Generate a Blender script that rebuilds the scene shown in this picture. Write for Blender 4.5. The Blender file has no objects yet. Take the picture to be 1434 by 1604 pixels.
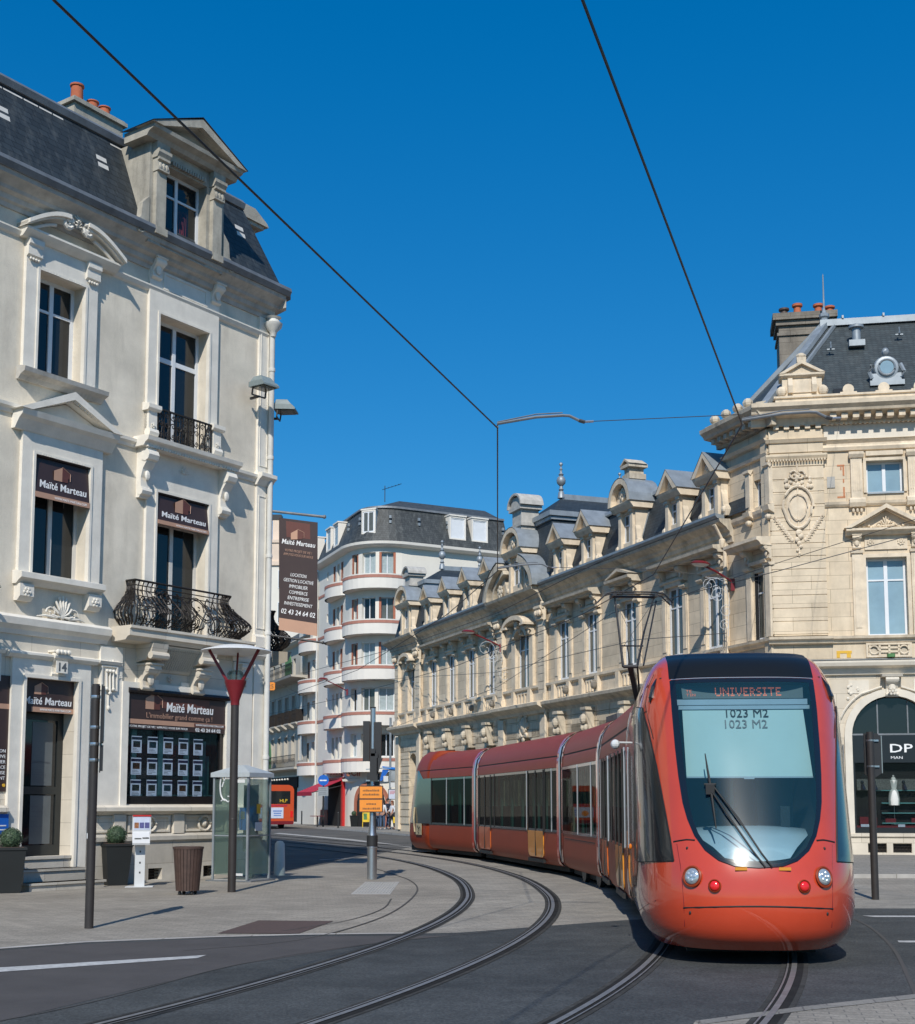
import bpy, bmesh, math, random
from mathutils import Vector, Matrix
R = math.radians
PI = math.pi
random.seed(11)
scene = bpy.context.scene
COL = scene.collection

# ---------------------------------------------------------------- camera
cam_d = bpy.data.cameras.new("camera")
cam = bpy.data.objects.new("camera", cam_d)
COL.objects.link(cam)
cam.location = (0, 0, 1.6)
cam.rotation_euler = (R(90 + 6.304), 0, 0)
cam_d.sensor_fit = 'HORIZONTAL'
cam_d.sensor_width = 36
cam_d.lens = 36 * 2100 / 1434
cam_d.shift_y = 226 / 1434
cam_d.clip_start = .1
cam_d.clip_end = 5000
scene.camera = cam

# ---------------------------------------------------------------- world, sun, exposure
SUN_AZ, SUN_EL = 6.0, 41.0          # light travels towards +Y, a little to the right
world = bpy.data.worlds.new("World")
scene.world = world
world.use_nodes = True
wn = world.node_tree.nodes
wl = world.node_tree.links
wn.clear()
wo = wn.new('ShaderNodeOutputWorld')
bg = wn.new('ShaderNodeBackground')
sky = wn.new('ShaderNodeTexSky')
sky.sky_type = 'NISHITA'
sky.sun_disc = False
sky.sun_elevation = R(SUN_EL)
sky.sun_rotation = R(180 + SUN_AZ)
sky.altitude = 300
sky.air_density = 1.0
sky.dust_density = 0.3
sky.ozone_density = 3.0
hs = wn.new('ShaderNodeHueSaturation')
hs.inputs['Saturation'].default_value = 1.9
hs.inputs['Hue'].default_value = 0.495
sg_ = wn.new('ShaderNodeGamma')
sg_.inputs['Gamma'].default_value = .62
wl.new(sky.outputs[0], sg_.inputs['Color'])
wl.new(sg_.outputs[0], hs.inputs['Color'])
sk = wn.new('ShaderNodeMix'); sk.data_type = 'RGBA'; sk.blend_type = 'MULTIPLY'
sk.inputs['Factor'].default_value = 1
sk.inputs['B'].default_value = (.60, .98, 1.20, 1)
wl.new(hs.outputs[0], sk.inputs['A'])
wl.new(sk.outputs['Result'], bg.inputs[0])
bg.inputs[1].default_value = 0.15
wl.new(bg.outputs[0], wo.inputs[0])
sun_d = bpy.data.lights.new("sun", 'SUN')
sun_d.energy = 3.45
sun_d.angle = R(0.5)
sun_d.color = (1.0, 0.95, 0.87)
sun = bpy.data.objects.new("sun", sun_d)
COL.objects.link(sun)
_d = Vector((math.sin(R(SUN_AZ)) * math.cos(R(SUN_EL)), math.cos(R(SUN_AZ)) * math.cos(R(SUN_EL)), -math.sin(R(SUN_EL))))
sun.rotation_euler = _d.to_track_quat('-Z', 'Y').to_euler()
scene.view_settings.view_transform = 'Standard'
scene.view_settings.look = 'None'
scene.view_settings.exposure = 0.28
scene.view_settings.gamma = 1.0
scene.cycles.max_bounces = 8
scene.cycles.transparent_max_bounces = 16
scene.cycles.caustics_reflective = False
scene.cycles.caustics_refractive = False

# ---------------------------------------------------------------- materials
MATS = {}
def _new(name):
    m = bpy.data.materials.new(name)
    m.use_nodes = True
    MATS[name] = m
    nt = m.node_tree
    return m, nt, nt.nodes, nt.links, nt.nodes['Principled BSDF']

def mat(name, col, rough=.7, var=.12, scale=3.0, bump=0., metal=0., spec=.5, streak=0., stain=None, fine=40., coat=0., joints=None):
    """noise-varied paint/stone; streak = vertical weather streaks; joints = (width,height) masonry joints in local x,z"""
    m, nt, n, l, b = _new(name)
    b.inputs['Roughness'].default_value = rough
    b.inputs['Metallic'].default_value = metal
    b.inputs['Specular IOR Level'].default_value = spec
    if coat:
        b.inputs['Coat Weight'].default_value = coat
        b.inputs['Coat Roughness'].default_value = .04
    if var == 0 and not joints:
        b.inputs['Base Color'].default_value = (*col, 1)
        return m
    tc = n.new('ShaderNodeTexCoord')
    no = n.new('ShaderNodeTexNoise')
    no.inputs['Scale'].default_value = scale
    no.inputs['Detail'].default_value = 8
    no.inputs['Roughness'].default_value = .65
    l.new(tc.outputs['Object'], no.inputs['Vector'])
    mr = n.new('ShaderNodeMapRange')
    mr.inputs['From Min'].default_value = .3
    mr.inputs['From Max'].default_value = .7
    mr.inputs['To Min'].default_value = 1 - var
    mr.inputs['To Max'].default_value = 1 + var
    l.new(no.outputs['Fac'], mr.inputs['Value'])
    mx = n.new('ShaderNodeMix'); mx.data_type = 'RGBA'; mx.blend_type = 'MULTIPLY'
    mx.inputs['Factor'].default_value = 1
    mx.inputs['A'].default_value = (*col, 1)
    l.new(mr.outputs[0], mx.inputs['B'])
    out = mx.outputs['Result']
    hgt = no.outputs['Fac']
    if streak:
        mp = n.new('ShaderNodeMapping'); mp.inputs['Scale'].default_value = (1.9, 1.9, .34)
        l.new(tc.outputs['Object'], mp.inputs['Vector'])
        n2 = n.new('ShaderNodeTexNoise'); n2.inputs['Scale'].default_value = 1.5; n2.inputs['Detail'].default_value = 10; n2.inputs['Roughness'].default_value = .68
        l.new(mp.outputs[0], n2.inputs['Vector'])
        r2 = n.new('ShaderNodeMapRange'); r2.inputs['From Min'].default_value = .5; r2.inputs['From Max'].default_value = .75
        r2.inputs['To Min'].default_value = 0; r2.inputs['To Max'].default_value = streak
        l.new(n2.outputs['Fac'], r2.inputs['Value'])
        m2 = n.new('ShaderNodeMix'); m2.data_type = 'RGBA'
        l.new(r2.outputs[0], m2.inputs['Factor']); l.new(out, m2.inputs['A'])
        m2.inputs['B'].default_value = (*(stain or tuple(c * .35 for c in col)), 1)
        out = m2.outputs['Result']
    if joints:
        sx = n.new('ShaderNodeSeparateXYZ'); cx = n.new('ShaderNodeCombineXYZ')
        l.new(tc.outputs['Object'], sx.inputs[0]); l.new(sx.outputs[0], cx.inputs[0]); l.new(sx.outputs[2], cx.inputs[1])
        br = n.new('ShaderNodeTexBrick')
        br.inputs['Scale'].default_value = 1
        br.inputs['Brick Width'].default_value = joints[0]; br.inputs['Row Height'].default_value = joints[1]
        br.inputs['Mortar Size'].default_value = joints[2] if len(joints) > 2 else .006
        br.inputs['Mortar Smooth'].default_value = .2
        br.inputs['Color1'].default_value = (1, 1, 1, 1); br.inputs['Color2'].default_value = (.88, .87, .86, 1)
        br.inputs['Mortar'].default_value = (.5, .48, .45, 1)
        l.new(cx.outputs[0], br.inputs['Vector'])
        m3 = n.new('ShaderNodeMix'); m3.data_type = 'RGBA'; m3.blend_type = 'MULTIPLY'; m3.inputs['Factor'].default_value = 1
        l.new(out, m3.inputs['A']); l.new(br.outputs['Color'], m3.inputs['B'])
        out = m3.outputs['Result']
    l.new(out, b.inputs['Base Color'])
    if bump:
        nb = n.new('ShaderNodeTexNoise'); nb.inputs['Scale'].default_value = fine; nb.inputs['Detail'].default_value = 5
        l.new(tc.outputs['Object'], nb.inputs['Vector'])
        bp = n.new('ShaderNodeBump'); bp.inputs['Strength'].default_value = bump; bp.inputs['Distance'].default_value = .02
        l.new(nb.outputs['Fac'], bp.inputs['Height']); l.new(bp.outputs[0], b.inputs['Normal'])
    return m

def glass(name, tint=(.5, .6, .58), alpha=.5, rough=.02, body=(.02, .03, .035), fk=1.0, sp=.8):
    """tinted see-through pane: part transparent, part dark glossy body"""
    m, nt, n, l, b = _new(name)
    b.inputs['Base Color'].default_value = (*body, 1)
    b.inputs['Roughness'].default_value = rough
    b.inputs['Specular IOR Level'].default_value = sp
    tr = n.new('ShaderNodeBsdfTransparent'); tr.inputs[0].default_value = (*tint, 1)
    fr = n.new('ShaderNodeFresnel'); fr.inputs[0].default_value = 1.5
    ma = n.new('ShaderNodeMath'); ma.operation = 'MULTIPLY_ADD'; ma.inputs[1].default_value = fk; ma.inputs[2].default_value = 1 - alpha
    ma.use_clamp = True
    l.new(fr.outputs[0], ma.inputs[0])
    mx = n.new('ShaderNodeMixShader')
    l.new(ma.outputs[0], mx.inputs[0]); l.new(tr.outputs[0], mx.inputs[1]); l.new(b.outputs[0], mx.inputs[2])
    l.new(mx.outputs[0], n['Material Output'].inputs[0])
    return m

def slate(name, col=(.026, .034, .040), w=.22, h=.13, lichen=.30, axis='z'):
    m, nt, n, l, b = _new(name)
    tc = n.new('ShaderNodeTexCoord'); sx = n.new('ShaderNodeSeparateXYZ'); cx = n.new('ShaderNodeCombineXYZ')
    l.new(tc.outputs['Object'], sx.inputs[0])
    ad = n.new('ShaderNodeMath'); ad.operation = 'ADD'
    l.new(sx.outputs[0], ad.inputs[0]); l.new(sx.outputs[1], ad.inputs[1])
    l.new(ad.outputs[0], cx.inputs[0]); l.new(sx.outputs[2], cx.inputs[1])
    br = n.new('ShaderNodeTexBrick'); br.inputs['Scale'].default_value = 1
    br.inputs['Brick Width'].default_value = w; br.inputs['Row Height'].default_value = h; br.inputs['Mortar Size'].default_value = .008
    br.inputs['Color1'].default_value = (*[c * 1.25 for c in col], 1); br.inputs['Color2'].default_value = (*[c * .8 for c in col], 1)
    br.inputs['Mortar'].default_value = (*[c * .3 for c in col], 1)
    l.new(cx.outputs[0], br.inputs['Vector'])
    mp = n.new('ShaderNodeMapping'); mp.inputs['Scale'].default_value = (2.2, 2.2, .3)
    l.new(tc.outputs['Object'], mp.inputs[0])
    no = n.new('ShaderNodeTexNoise'); no.inputs['Scale'].default_value = 2.4; no.inputs['Detail'].default_value = 9; no.inputs['Roughness'].default_value = .7
    l.new(mp.outputs[0], no.inputs['Vector'])
    r = n.new('ShaderNodeMapRange'); r.inputs['From Min'].default_value = .5; r.inputs['From Max'].default_value = .8; r.inputs['To Max'].default_value = lichen
    l.new(no.outputs['Fac'], r.inputs['Value'])
    mx = n.new('ShaderNodeMix'); mx.data_type = 'RGBA'
    l.new(r.outputs[0], mx.inputs['Factor']); l.new(br.outputs['Color'], mx.inputs['A']); mx.inputs['B'].default_value = (.22, .23, .22, 1)
    l.new(mx.outputs['Result'], b.inputs['Base Color'])
    b.inputs['Roughness'].default_value = .62
    bp = n.new('ShaderNodeBump'); bp.inputs['Strength'].default_value = .5; bp.inputs['Distance'].default_value = .01
    l.new(br.outputs['Color'], bp.inputs['Height']); l.new(bp.outputs[0], b.inputs['Normal'])
    return m

def ground(name, c1, c2, mortar, w, h, ms, rot=0., rough=.85, patch=.25, grain=.25, spec=.3):
    m, nt, n, l, b = _new(name)
    tc = n.new('ShaderNodeTexCoord'); mp = n.new('ShaderNodeMapping'); mp.inputs['Rotation'].default_value = (0, 0, R(rot))
    l.new(tc.outputs['Object'], mp.inputs[0])
    br = n.new('ShaderNodeTexBrick'); br.inputs['Scale'].default_value = 1
    br.inputs['Brick Width'].default_value = w; br.inputs['Row Height'].default_value = h; br.inputs['Mortar Size'].default_value = ms
    br.inputs['Color1'].default_value = (*c1, 1); br.inputs['Color2'].default_value = (*c2, 1); br.inputs['Mortar'].default_value = (*mortar, 1)
    l.new(mp.outputs[0], br.inputs['Vector'])
    out = br.outputs['Color']
    for sc, am, det in ((.35, patch, 6), (2.1, patch * .7, 6), (45., grain, 3)):
        no = n.new('ShaderNodeTexNoise'); no.inputs['Scale'].default_value = sc; no.inputs['Detail'].default_value = det
        no.inputs['Roughness'].default_value = .6
        l.new(tc.outputs['Object'], no.inputs['Vector'])
        r = n.new('ShaderNodeMapRange'); r.inputs['From Min'].default_value = .3; r.inputs['From Max'].default_value = .7
        r.inputs['To Min'].default_value = 1 - am; r.inputs['To Max'].default_value = 1 + am
        l.new(no.outputs['Fac'], r.inputs['Value'])
        mx = n.new('ShaderNodeMix'); mx.data_type = 'RGBA'; mx.blend_type = 'MULTIPLY'; mx.inputs['Factor'].default_value = 1
        l.new(out, mx.inputs['A']); l.new(r.outputs[0], mx.inputs['B'])
        out = mx.outputs['Result']
    l.new(out, b.inputs['Base Color'])
    b.inputs['Roughness'].default_value = rough
    b.inputs['Specular IOR Level'].default_value = spec
    bp = n.new('ShaderNodeBump'); bp.inputs['Strength'].default_value = .35; bp.inputs['Distance'].default_value = .006
    l.new(no.outputs['Fac'], bp.inputs['Height']); l.new(bp.outputs[0], b.inputs['Normal'])
    return m

def emit(name, col, st):
    m, nt, n, l, b = _new(name)
    b.inputs['Base Color'].default_value = (*col, 1)
    b.inputs['Emission Color'].default_value = (*col, 1)
    b.inputs['Emission Strength'].default_value = st
    return m

mat('plaster', (.715, .645, .53), .9, .20, .9, .3, streak=.42, stain=(.37, .325, .26))
mat('pale_stone', (.77, .725, .64), .85, .10, 2.5, .2, streak=.18, stain=(.33, .30, .26))
mat('ground_stone', (.70, .635, .53), .85, .10, 2.0, .2, streak=.15, stain=(.33, .29, .24), joints=(1.1, .42, .004))
mat('plinth_stone', (.54, .50, .43), .9, .16, 1.6, .3, streak=.25, joints=(1.3, .45, .005))
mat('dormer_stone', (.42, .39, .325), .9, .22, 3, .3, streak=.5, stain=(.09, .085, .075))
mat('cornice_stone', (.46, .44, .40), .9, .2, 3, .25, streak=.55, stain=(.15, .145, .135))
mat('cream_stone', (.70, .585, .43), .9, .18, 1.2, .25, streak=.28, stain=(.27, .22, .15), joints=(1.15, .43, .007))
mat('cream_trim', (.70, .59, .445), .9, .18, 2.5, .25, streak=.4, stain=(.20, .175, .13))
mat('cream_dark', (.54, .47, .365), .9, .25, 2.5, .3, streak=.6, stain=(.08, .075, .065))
mat('soot_stone', (.24, .215, .18), .95, .3, 2, .4, streak=.5, stain=(.05, .045, .04), joints=(1.0, .42, .008))
mat('white_render', (.74, .70, .62), .9, .05, .8, .1, streak=.10, stain=(.5, .48, .44))
mat('shop_stone', (.66, .59, .48), .85, .12, 1.5, .2, streak=.2, stain=(.33, .29, .24), joints=(1.2, .45, .006))
mat('shop_trim', (.70, .64, .54), .85, .08, 2, .15, streak=.2)
mat('white_trim', (.76, .72, .65), .9, .05, 1, .1)
mat('grey_render', (.50, .46, .39), .9, .10, 1, .1, streak=.25)
mat('pink_render', (.72, .58, .46), .9, .08, 1, .1)
mat('red_band', (.43, .19, .14), .8, .1, 4)
mat('white_frame', (.72, .74, .76), .45, .04, 3)
mat('old_white_paint', (.62, .60, .56), .6, .1, 3)
mat('brown_shutter', (.40, .14, .08), .7, .1, 6)
mat('pane_dark', (.012, .015, .017), .06, 0, spec=.6)
mat('pane_pale_reflect', (.11, .115, .10), .08, .25, 1.2, spec=.6)  # pale reflections on the glass are put into this base colour
mat('pane_sky_reflect', (.25, .37, .44), .08, .15, 1.0, spec=.6)  # blue of the mirrored sky painted in as base colour
mat('pane_curtain', (.36, .42, .43), .25, .18, 6)
mat('curtain_red', (.13, .012, .03), .8, .3, 9)
mat('iron', (.026, .021, .018), .55, .3, 9, metal=.3)
mat('zinc', (.30, .335, .36), .5, .18, 2.5, metal=.35, streak=.25)
mat('zinc_dark', (.17, .185, .20), .55, .25, 3, metal=.2, streak=.3)
mat('terracotta', (.46, .13, .06), .85, .15, 5)
mat('pipe_paint', (.64, .63, .59), .55, .1, 3, streak=.3, stain=(.3, .22, .15))
mat('black_gloss', (.014, .013, .014), .25, 0)
mat('sign_brown', (.045, .026, .024), .45, .12, 2)
mat('sign_warm', (.12, .04, .03), .45, .12, 2)
mat('sign_tan', (.48, .28, .19), .5, .05, 3)
mat('letter_white', (.80, .80, .80), .5, 0)
mat('letter_tan', (.42, .25, .18), .5, 0)
mat('letter_grey', (.10, .11, .12), .5, 0)
mat('door_frame', (.022, .026, .026), .4, .1, 4)
mat('frosted', (.11, .125, .13), .35, .1, 3)
mat('room_dark', (.010, .010, .011), .9, 0)
mat('brass', (.45, .33, .14), .3, 0, metal=.8)
mat('poster', (.55, .60, .72), .4, .1, 12)
mat('poster_blue', (.10, .10, .25), .4, .2, 20)
mat('photo', (.12, .12, .11), .4, .6, 30)
mat('photo_warm', (.30, .13, .06), .4, .6, 30)
mat('photo_cool', (.07, .16, .22), .4, .6, 30)
mat('steel', (.52, .54, .56), .3, .06, 4, metal=.9)
mat('pole_brown', (.034, .029, .027), .5, .15, 6)
mat('pole_black', (.025, .025, .026), .45, .1, 6)
mat('dark_red', (.17, .012, .018), .4, .1, 4)
mat('lamp_white', (.62, .63, .63), .4, .05, 4)
mat('lamp_grey', (.20, .245, .25), .55, .15, 8)
mat('planter', (.008, .0105, .011), .65, .2, 3)
mat('wood_brown', (.075, .045, .035), .6, .25, 10)
mat('leaf', (.040, .075, .038), .6, .4, 30)
mat('leaf_light', (.075, .12, .055), .6, .4, 30)
mat('orange_sign', (.80, .27, .03), .5, .04, 6)
mat('sign_ink', (.20, .09, .03), .6, 0)
mat('blue_sign', (.01, .12, .50), .4, .03, 4)
mat('yellow_sign', (.72, .42, .04), .4, .05, 4)
mat('green_cloth', (.10, .24, .09), .8, .15, 5)
mat('red_cloth', (.42, .02, .05), .8, .1, 5)
mat('red_paint', (.50, .02, .02), .5, .1, 5)
mat('phone_blue', (.01, .17, .60), .4, .05, 4)
mat('bus_orange', (.55, .075, .02), .35, .05, 3, coat=.4)
mat('rubber', (.02, .02, .02), .8, .1, 5)
mat('wire', (.018, .018, .02), .5, 0)
mat('wire_grey', (.05, .052, .055), .5, 0)
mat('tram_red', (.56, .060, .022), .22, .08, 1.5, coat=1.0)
mat('tram_red_shaded', (.27, .042, .014), .42, .06, 1.5, spec=.22)  # tram red darkened in colour for the dimly lit flank
mat('tram_door_orange', (.62, .14, .025), .3, .03, 2, coat=.6)
mat('tram_door_amber', (.70, .28, .03), .3, .03, 2, coat=.6)
mat('tram_black', (.010, .012, .014), .16, 0, spec=.6, coat=.5)
mat('cap_black', (.010, .011, .012), .35, 0, spec=.25)
mat('tram_seal', (.012, .012, .012), .6, 0)
mat('tram_roof', (.10, .105, .11), .6, .2, 3)
mat('silver', (.62, .65, .68), .3, .08, 3, metal=.6)
mat('tram_seat', (.14, .035, .03), .8, .2, 6)
mat('tram_interior', (.10, .12, .12), .7, .1, 3)
mat('teal_post', (.22, .50, .44), .4, .05, 3)
mat('blind', (.40, .54, .53), .6, .03, 3)
mat('dash', (.50, .62, .70), .2, .04, 2, coat=.8)  # pale colour imitates the glare low in the windscreen
mat('lens', (.55, .60, .62), .12, .2, 30, metal=.6)
mat('red_lens', (.75, .02, .02), .15, .1, 20, coat=.5)
mat('amber_lens', (.75, .20, .02), .2, .1, 20)
mat('beige_panel', (.50, .42, .27), .4, .05, 3)
mat('skin', (.45, .26, .19), .6, .05, 5)
mat('hair', (.03, .02, .015), .8, .1, 9)
mat('cloth_white', (.62, .64, .68), .85, .08, 9)
mat('cloth_black', (.014, .014, .018), .85, .1, 9)
mat('denim', (.06, .10, .18), .85, .2, 9)
mat('yellow_bag', (.75, .50, .03), .6, .05, 9)
mat('rail_steel', (.22, .215, .21), .55, .2, 8, metal=.35)
mat('rail_dark', (.028, .028, .028), .95, .25, 3, spec=.05)
mat('rail_side', (.058, .058, .056), .95, .3, 6, spec=.05)
mat('road_paint', (.44, .44, .43), .8, .3, 12)
mat('kerb_stone', (.42, .40, .37), .85, .15, 3, joints=(1, 1, .01))
mat('brown_plate', (.085, .055, .047), .8, .2, 20)
mat('grey_concrete', (.36, .35, .33), .85, .12, 3)
mat('crack', (.07, .065, .06), .9, 0)
mat('dress', (.66, .66, .62), .8, .1, 20)
mat('mosaic', (.50, .20, .09), .7, .35, 60)
mat('shop_black', (.016, .018, .022), .2, 0)
mat('teal_fitting', (.10, .30, .30), .5, .2, 3)  # plain teal for display posts and shelves
ground('asphalt', (.060, .064, .064), (.054, .058, .058), (.057, .061, .061), 3, 3, .0, grain=.5, patch=.30, rough=.8)
ground('asphalt_old', (.105, .100, .092), (.095, .092, .085), (.10, .096, .09), 3, 3, .0, grain=.3, patch=.2, rough=.85)
ground('pavers', (.31, .28, .236), (.255, .232, .196), (.17, .158, .14), .24, .12, .006, rot=12, patch=.17, grain=.25)
ground('track_pavers', (.30, .277, .238), (.25, .234, .205), (.17, .16, .145), .36, .18, .007, rot=-20, patch=.20, grain=.25)
ground('pavement_grey', (.25, .235, .21), (.22, .21, .19), (.15, .14, .13), .4, .4, .008, rot=10, patch=.15, grain=.2)
glass('glass_shop', (.92, .95, .95), .93, fk=.5, sp=.5)
glass('glass_booth', (.84, .92, .89), .88, body=(.26, .34, .32), fk=.5)
glass('glass_tram', (.24, .33, .31), .70, body=(.006, .010, .011), fk=.16, sp=.10)
glass('glass_windscreen', (.80, .94, .98), .84, rough=.20, body=(.03, .12, .18), sp=1.0, fk=1.4)  # teal body colour stands for the reflected sky
emit('sunlit_card_glow', (.50, .60, .80), .85)  # emission stands in for sun falling on the cards
emit('led', (1.0, .22, .10), .38)
emit('shop_lamp', (1.0, .65, .2), 3)

# ---------------------------------------------------------------- mesh builder
class MB:
    def __init__(s):
        s.v = []; s.f = []; s.m = []
    def add(s, vs, fs, mi=0):
        n = len(s.v)
        s.v += [tuple(v) for v in vs]
        s.f += [tuple(i + n for i in f) for f in fs]
        s.m += [mi] * len(fs)
        return s
    def box(s, x0, x1, y0, y1, z0, z1, mi=0):
        return s.add([(x0, y0, z0), (x1, y0, z0), (x1, y1, z0), (x0, y1, z0), (x0, y0, z1), (x1, y0, z1), (x1, y1, z1), (x0, y1, z1)],
                     [(0, 3, 2, 1), (4, 5, 6, 7), (0, 1, 5, 4), (1, 2, 6, 5), (2, 3, 7, 6), (3, 0, 4, 7)], mi)
    def ob(s, x0, x1, o0, o1, z0, z1, mi=0):     # facade box, o = outwards
        return s.box(x0, x1, -o1, -o0, z0, z1, mi)
    def prism(s, poly, a, b, ax='y', mi=0):
        def P(p, t):
            return (p[0], t, p[1]) if ax == 'y' else ((t, p[0], p[1]) if ax == 'x' else (p[0], p[1], t))
        n = len(poly)
        vs = [P(p, a) for p in poly] + [P(p, b) for p in poly]
        fs = [tuple(range(n)), tuple(range(2 * n - 1, n - 1, -1))] + [(i, (i + 1) % n, n + (i + 1) % n, n + i) for i in range(n)]
        return s.add(vs, fs, mi)
    def mould(s, prof, x0, x1, mi=0):            # prof: (outwards, z)
        return s.prism([(-o, z) for o, z in prof], x0, x1, 'x', mi)
    def relief(s, poly, o0, o1, mi=0):           # poly (x,z) standing out from o0 to o1
        return s.prism(poly, -o0, -o1, 'y', mi)
    def tube(s, pts, r, n=6, mi=0, cap=True):
        pts = [Vector(p) for p in pts]
        k = len(pts)
        rr = r if isinstance(r, (list, tuple)) else [r] * k
        vs = []; up = Vector((0, 0, 1))
        for i, p in enumerate(pts):
            d = (pts[min(i + 1, k - 1)] - pts[max(i - 1, 0)])
            if d.length < 1e-9: d = Vector((0, 0, 1))
            d.normalize()
            a = d.cross(up if abs(d.z) < .95 else Vector((1, 0, 0)))
            a.normalize(); b = d.cross(a)
            for j in range(n):
                t = 2 * PI * j / n
                vs.append(p + a * (math.cos(t) * rr[i]) + b * (math.sin(t) * rr[i]))
        fs = []
        for i in range(k - 1):
            for j in range(n):
                fs.append((i * n + j, i * n + (j + 1) % n, (i + 1) * n + (j + 1) % n, (i + 1) * n + j))
        if cap:
            fs.append(tuple(range(n))); fs.append(tuple((k - 1) * n + j for j in range(n)))
        return s.add(vs, fs, mi)
    def bar(s, a, b, w, h, mi=0):                # rectangular bar from a to b
        a = Vector(a); b = Vector(b); d = (b - a).normalized()
        u = d.cross(Vector((0, 0, 1)) if abs(d.z) < .95 else Vector((1, 0, 0))).normalized(); v = d.cross(u)
        vs = []
        for p in (a, b):
            for i, j in ((-1, -1), (1, -1), (1, 1), (-1, 1)):
                vs.append(p + u * (i * w / 2) + v * (j * h / 2))
        return s.add(vs, [(0, 1, 2, 3), (7, 6, 5, 4), (0, 1, 5, 4), (1, 2, 6, 5), (2, 3, 7, 6), (3, 0, 4, 7)], mi)
    def lathe(s, prof, cx=0, cy=0, z0=0, n=12, mi=0, ax='z'):
        vs = []; k = len(prof)
        for r, z in prof:
            for j in range(n):
                t = 2 * PI * j / n
                if ax == 'z': vs.append((cx + r * math.cos(t), cy + r * math.sin(t), z0 + z))
                else: vs.append((cx + r * math.cos(t), cy + z, z0 + r * math.sin(t)))
        fs = [(i * n + j, i * n + (j + 1) % n, (i + 1) * n + (j + 1) % n, (i + 1) * n + j) for i in range(k - 1) for j in range(n)]
        fs.append(tuple(range(n))); fs.append(tuple((k - 1) * n + j for j in range(n)))
        return s.add(vs, fs, mi)
    def ball(s, c, r, sx=1, sy=1, sz=1, n=8, mi=0):
        prof = [(max(r * math.sin(PI * i / n), .0005), -r * math.cos(PI * i / n)) for i in range(n + 1)]
        vs = []; 
        for q, z in prof:
            for j in range(n):
                t = 2 * PI * j / n
                vs.append((c[0] + q * math.cos(t) * sx, c[1] + q * math.sin(t) * sy, c[2] + z * sz))
        fs = [(i * n + j, i * n + (j + 1) % n, (i + 1) * n + (j + 1) % n, (i + 1) * n + j) for i in range(n) for j in range(n)]
        return s.add(vs, fs, mi)
    def wall(s, x0, x1, z0, z1, holes, y=0., depth=.35, mi=0, rmi=None):
        """wall face with openings and their reveals. hole: (x0,x1,z0,z1[,arch_rise])"""
        xs = sorted(set([x0, x1] + [h[i] for h in holes for i in (0, 1) if x0 < h[i] < x1]))
        zs = sorted(set([z0, z1] + [h[i] for h in holes for i in (2, 3) if z0 < h[i] < z1]))
        for a, b in zip(xs, xs[1:]):
            for c, d in zip(zs, zs[1:]):
                mx, mz = (a + b) / 2, (c + d) / 2
                if any(h[0] < mx < h[1] and h[2] < mz < h[3] for h in holes): continue
                s.add([(a, y, c), (b, y, c), (b, y, d), (a, y, d)], [(0, 1, 2, 3)], mi)
        rm = mi if rmi is None else rmi
        for h in holes:
            a, b, c, d = max(h[0], x0), min(h[1], x1), max(h[2], z0), min(h[3], z1); Y = y + depth
            ar = h[4] if len(h) > 4 else 0
            s.add([(a, y, c), (a, Y, c), (a, Y, d - ar), (a, y, d - ar)], [(0, 1, 2, 3)], rm)
            s.add([(b, y, c), (b, Y, c), (b, Y, d - ar), (b, y, d - ar)], [(0, 1, 2, 3)], rm)
            s.add([(a, y, c), (b, y, c), (b, Y, c), (a, Y, c)], [(0, 1, 2, 3)], rm)
            if not ar:
                s.add([(a, y, d), (b, y, d), (b, Y, d), (a, Y, d)], [(0, 1, 2, 3)], rm)
            else:
                w = (b - a) / 2; cx = (a + b) / 2; N = 16
                arc = [(cx - w * math.cos(PI * i / N), d - ar + ar * math.sin(PI * i / N)) for i in range(N + 1)]
                for p, q in zip(arc, arc[1:]):
                    s.add([(p[0], y, p[1]), (q[0], y, q[1]), (q[0], y, d), (p[0], y, d)], [(0, 1, 2, 3)], mi)
                    s.add([(p[0], y, p[1]), (q[0], y, q[1]), (q[0], Y, q[1]), (p[0], Y, p[1])], [(0, 1, 2, 3)], rm)
        return s
    def frame(s, hx0, hx1, hz0, hz1, w, o0, o1, top=None, bottom=False, mi=0):
        t = top or w
        s.ob(hx0 - w, hx0, o0, o1, hz0, hz1 + t, mi); s.ob(hx1, hx1 + w, o0, o1, hz0, hz1 + t, mi)
        s.ob(hx0, hx1, o0, o1, hz1, hz1 + t, mi)
        if bottom: s.ob(hx0 - w, hx1 + w, o0, o1, hz0 - w, hz0, mi)
        return s
    def clusters(s, gap=.08):
        par = list(range(len(s.v)))
        def find(i):
            while par[i] != i: par[i] = par[par[i]]; i = par[i]
            return i
        for f in s.f:
            a = find(f[0])
            for j in f[1:]:
                b = find(j)
                if a != b: par[b] = a
        box = {}
        for i, v in enumerate(s.v):
            r = find(i); q = box.get(r)
            if q is None: box[r] = [v[0], v[1], v[2], v[0], v[1], v[2]]
            else:
                for k in range(3):
                    if v[k] < q[k]: q[k] = v[k]
                    if v[k] > q[k + 3]: q[k + 3] = v[k]
        ks = sorted(box, key=lambda r: box[r][0]); g = {r: r for r in ks}
        def gf(r):
            while g[r] != r: g[r] = g[g[r]]; r = g[r]
            return r
        for i, a in enumerate(ks):
            A_ = box[a]
            for b in ks[i + 1:]:
                B_ = box[b]
                if B_[0] > A_[3] + gap: break
                if A_[1] - gap <= B_[4] and B_[1] - gap <= A_[4] and A_[2] - gap <= B_[5] and B_[2] - gap <= A_[5]:
                    x, y = gf(a), gf(b)
                    if x != y: g[y] = x
        out = {}
        for f, m in zip(s.f, s.m): out.setdefault(gf(find(f[0])), []).append((f, m))
        return list(out.values())
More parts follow.
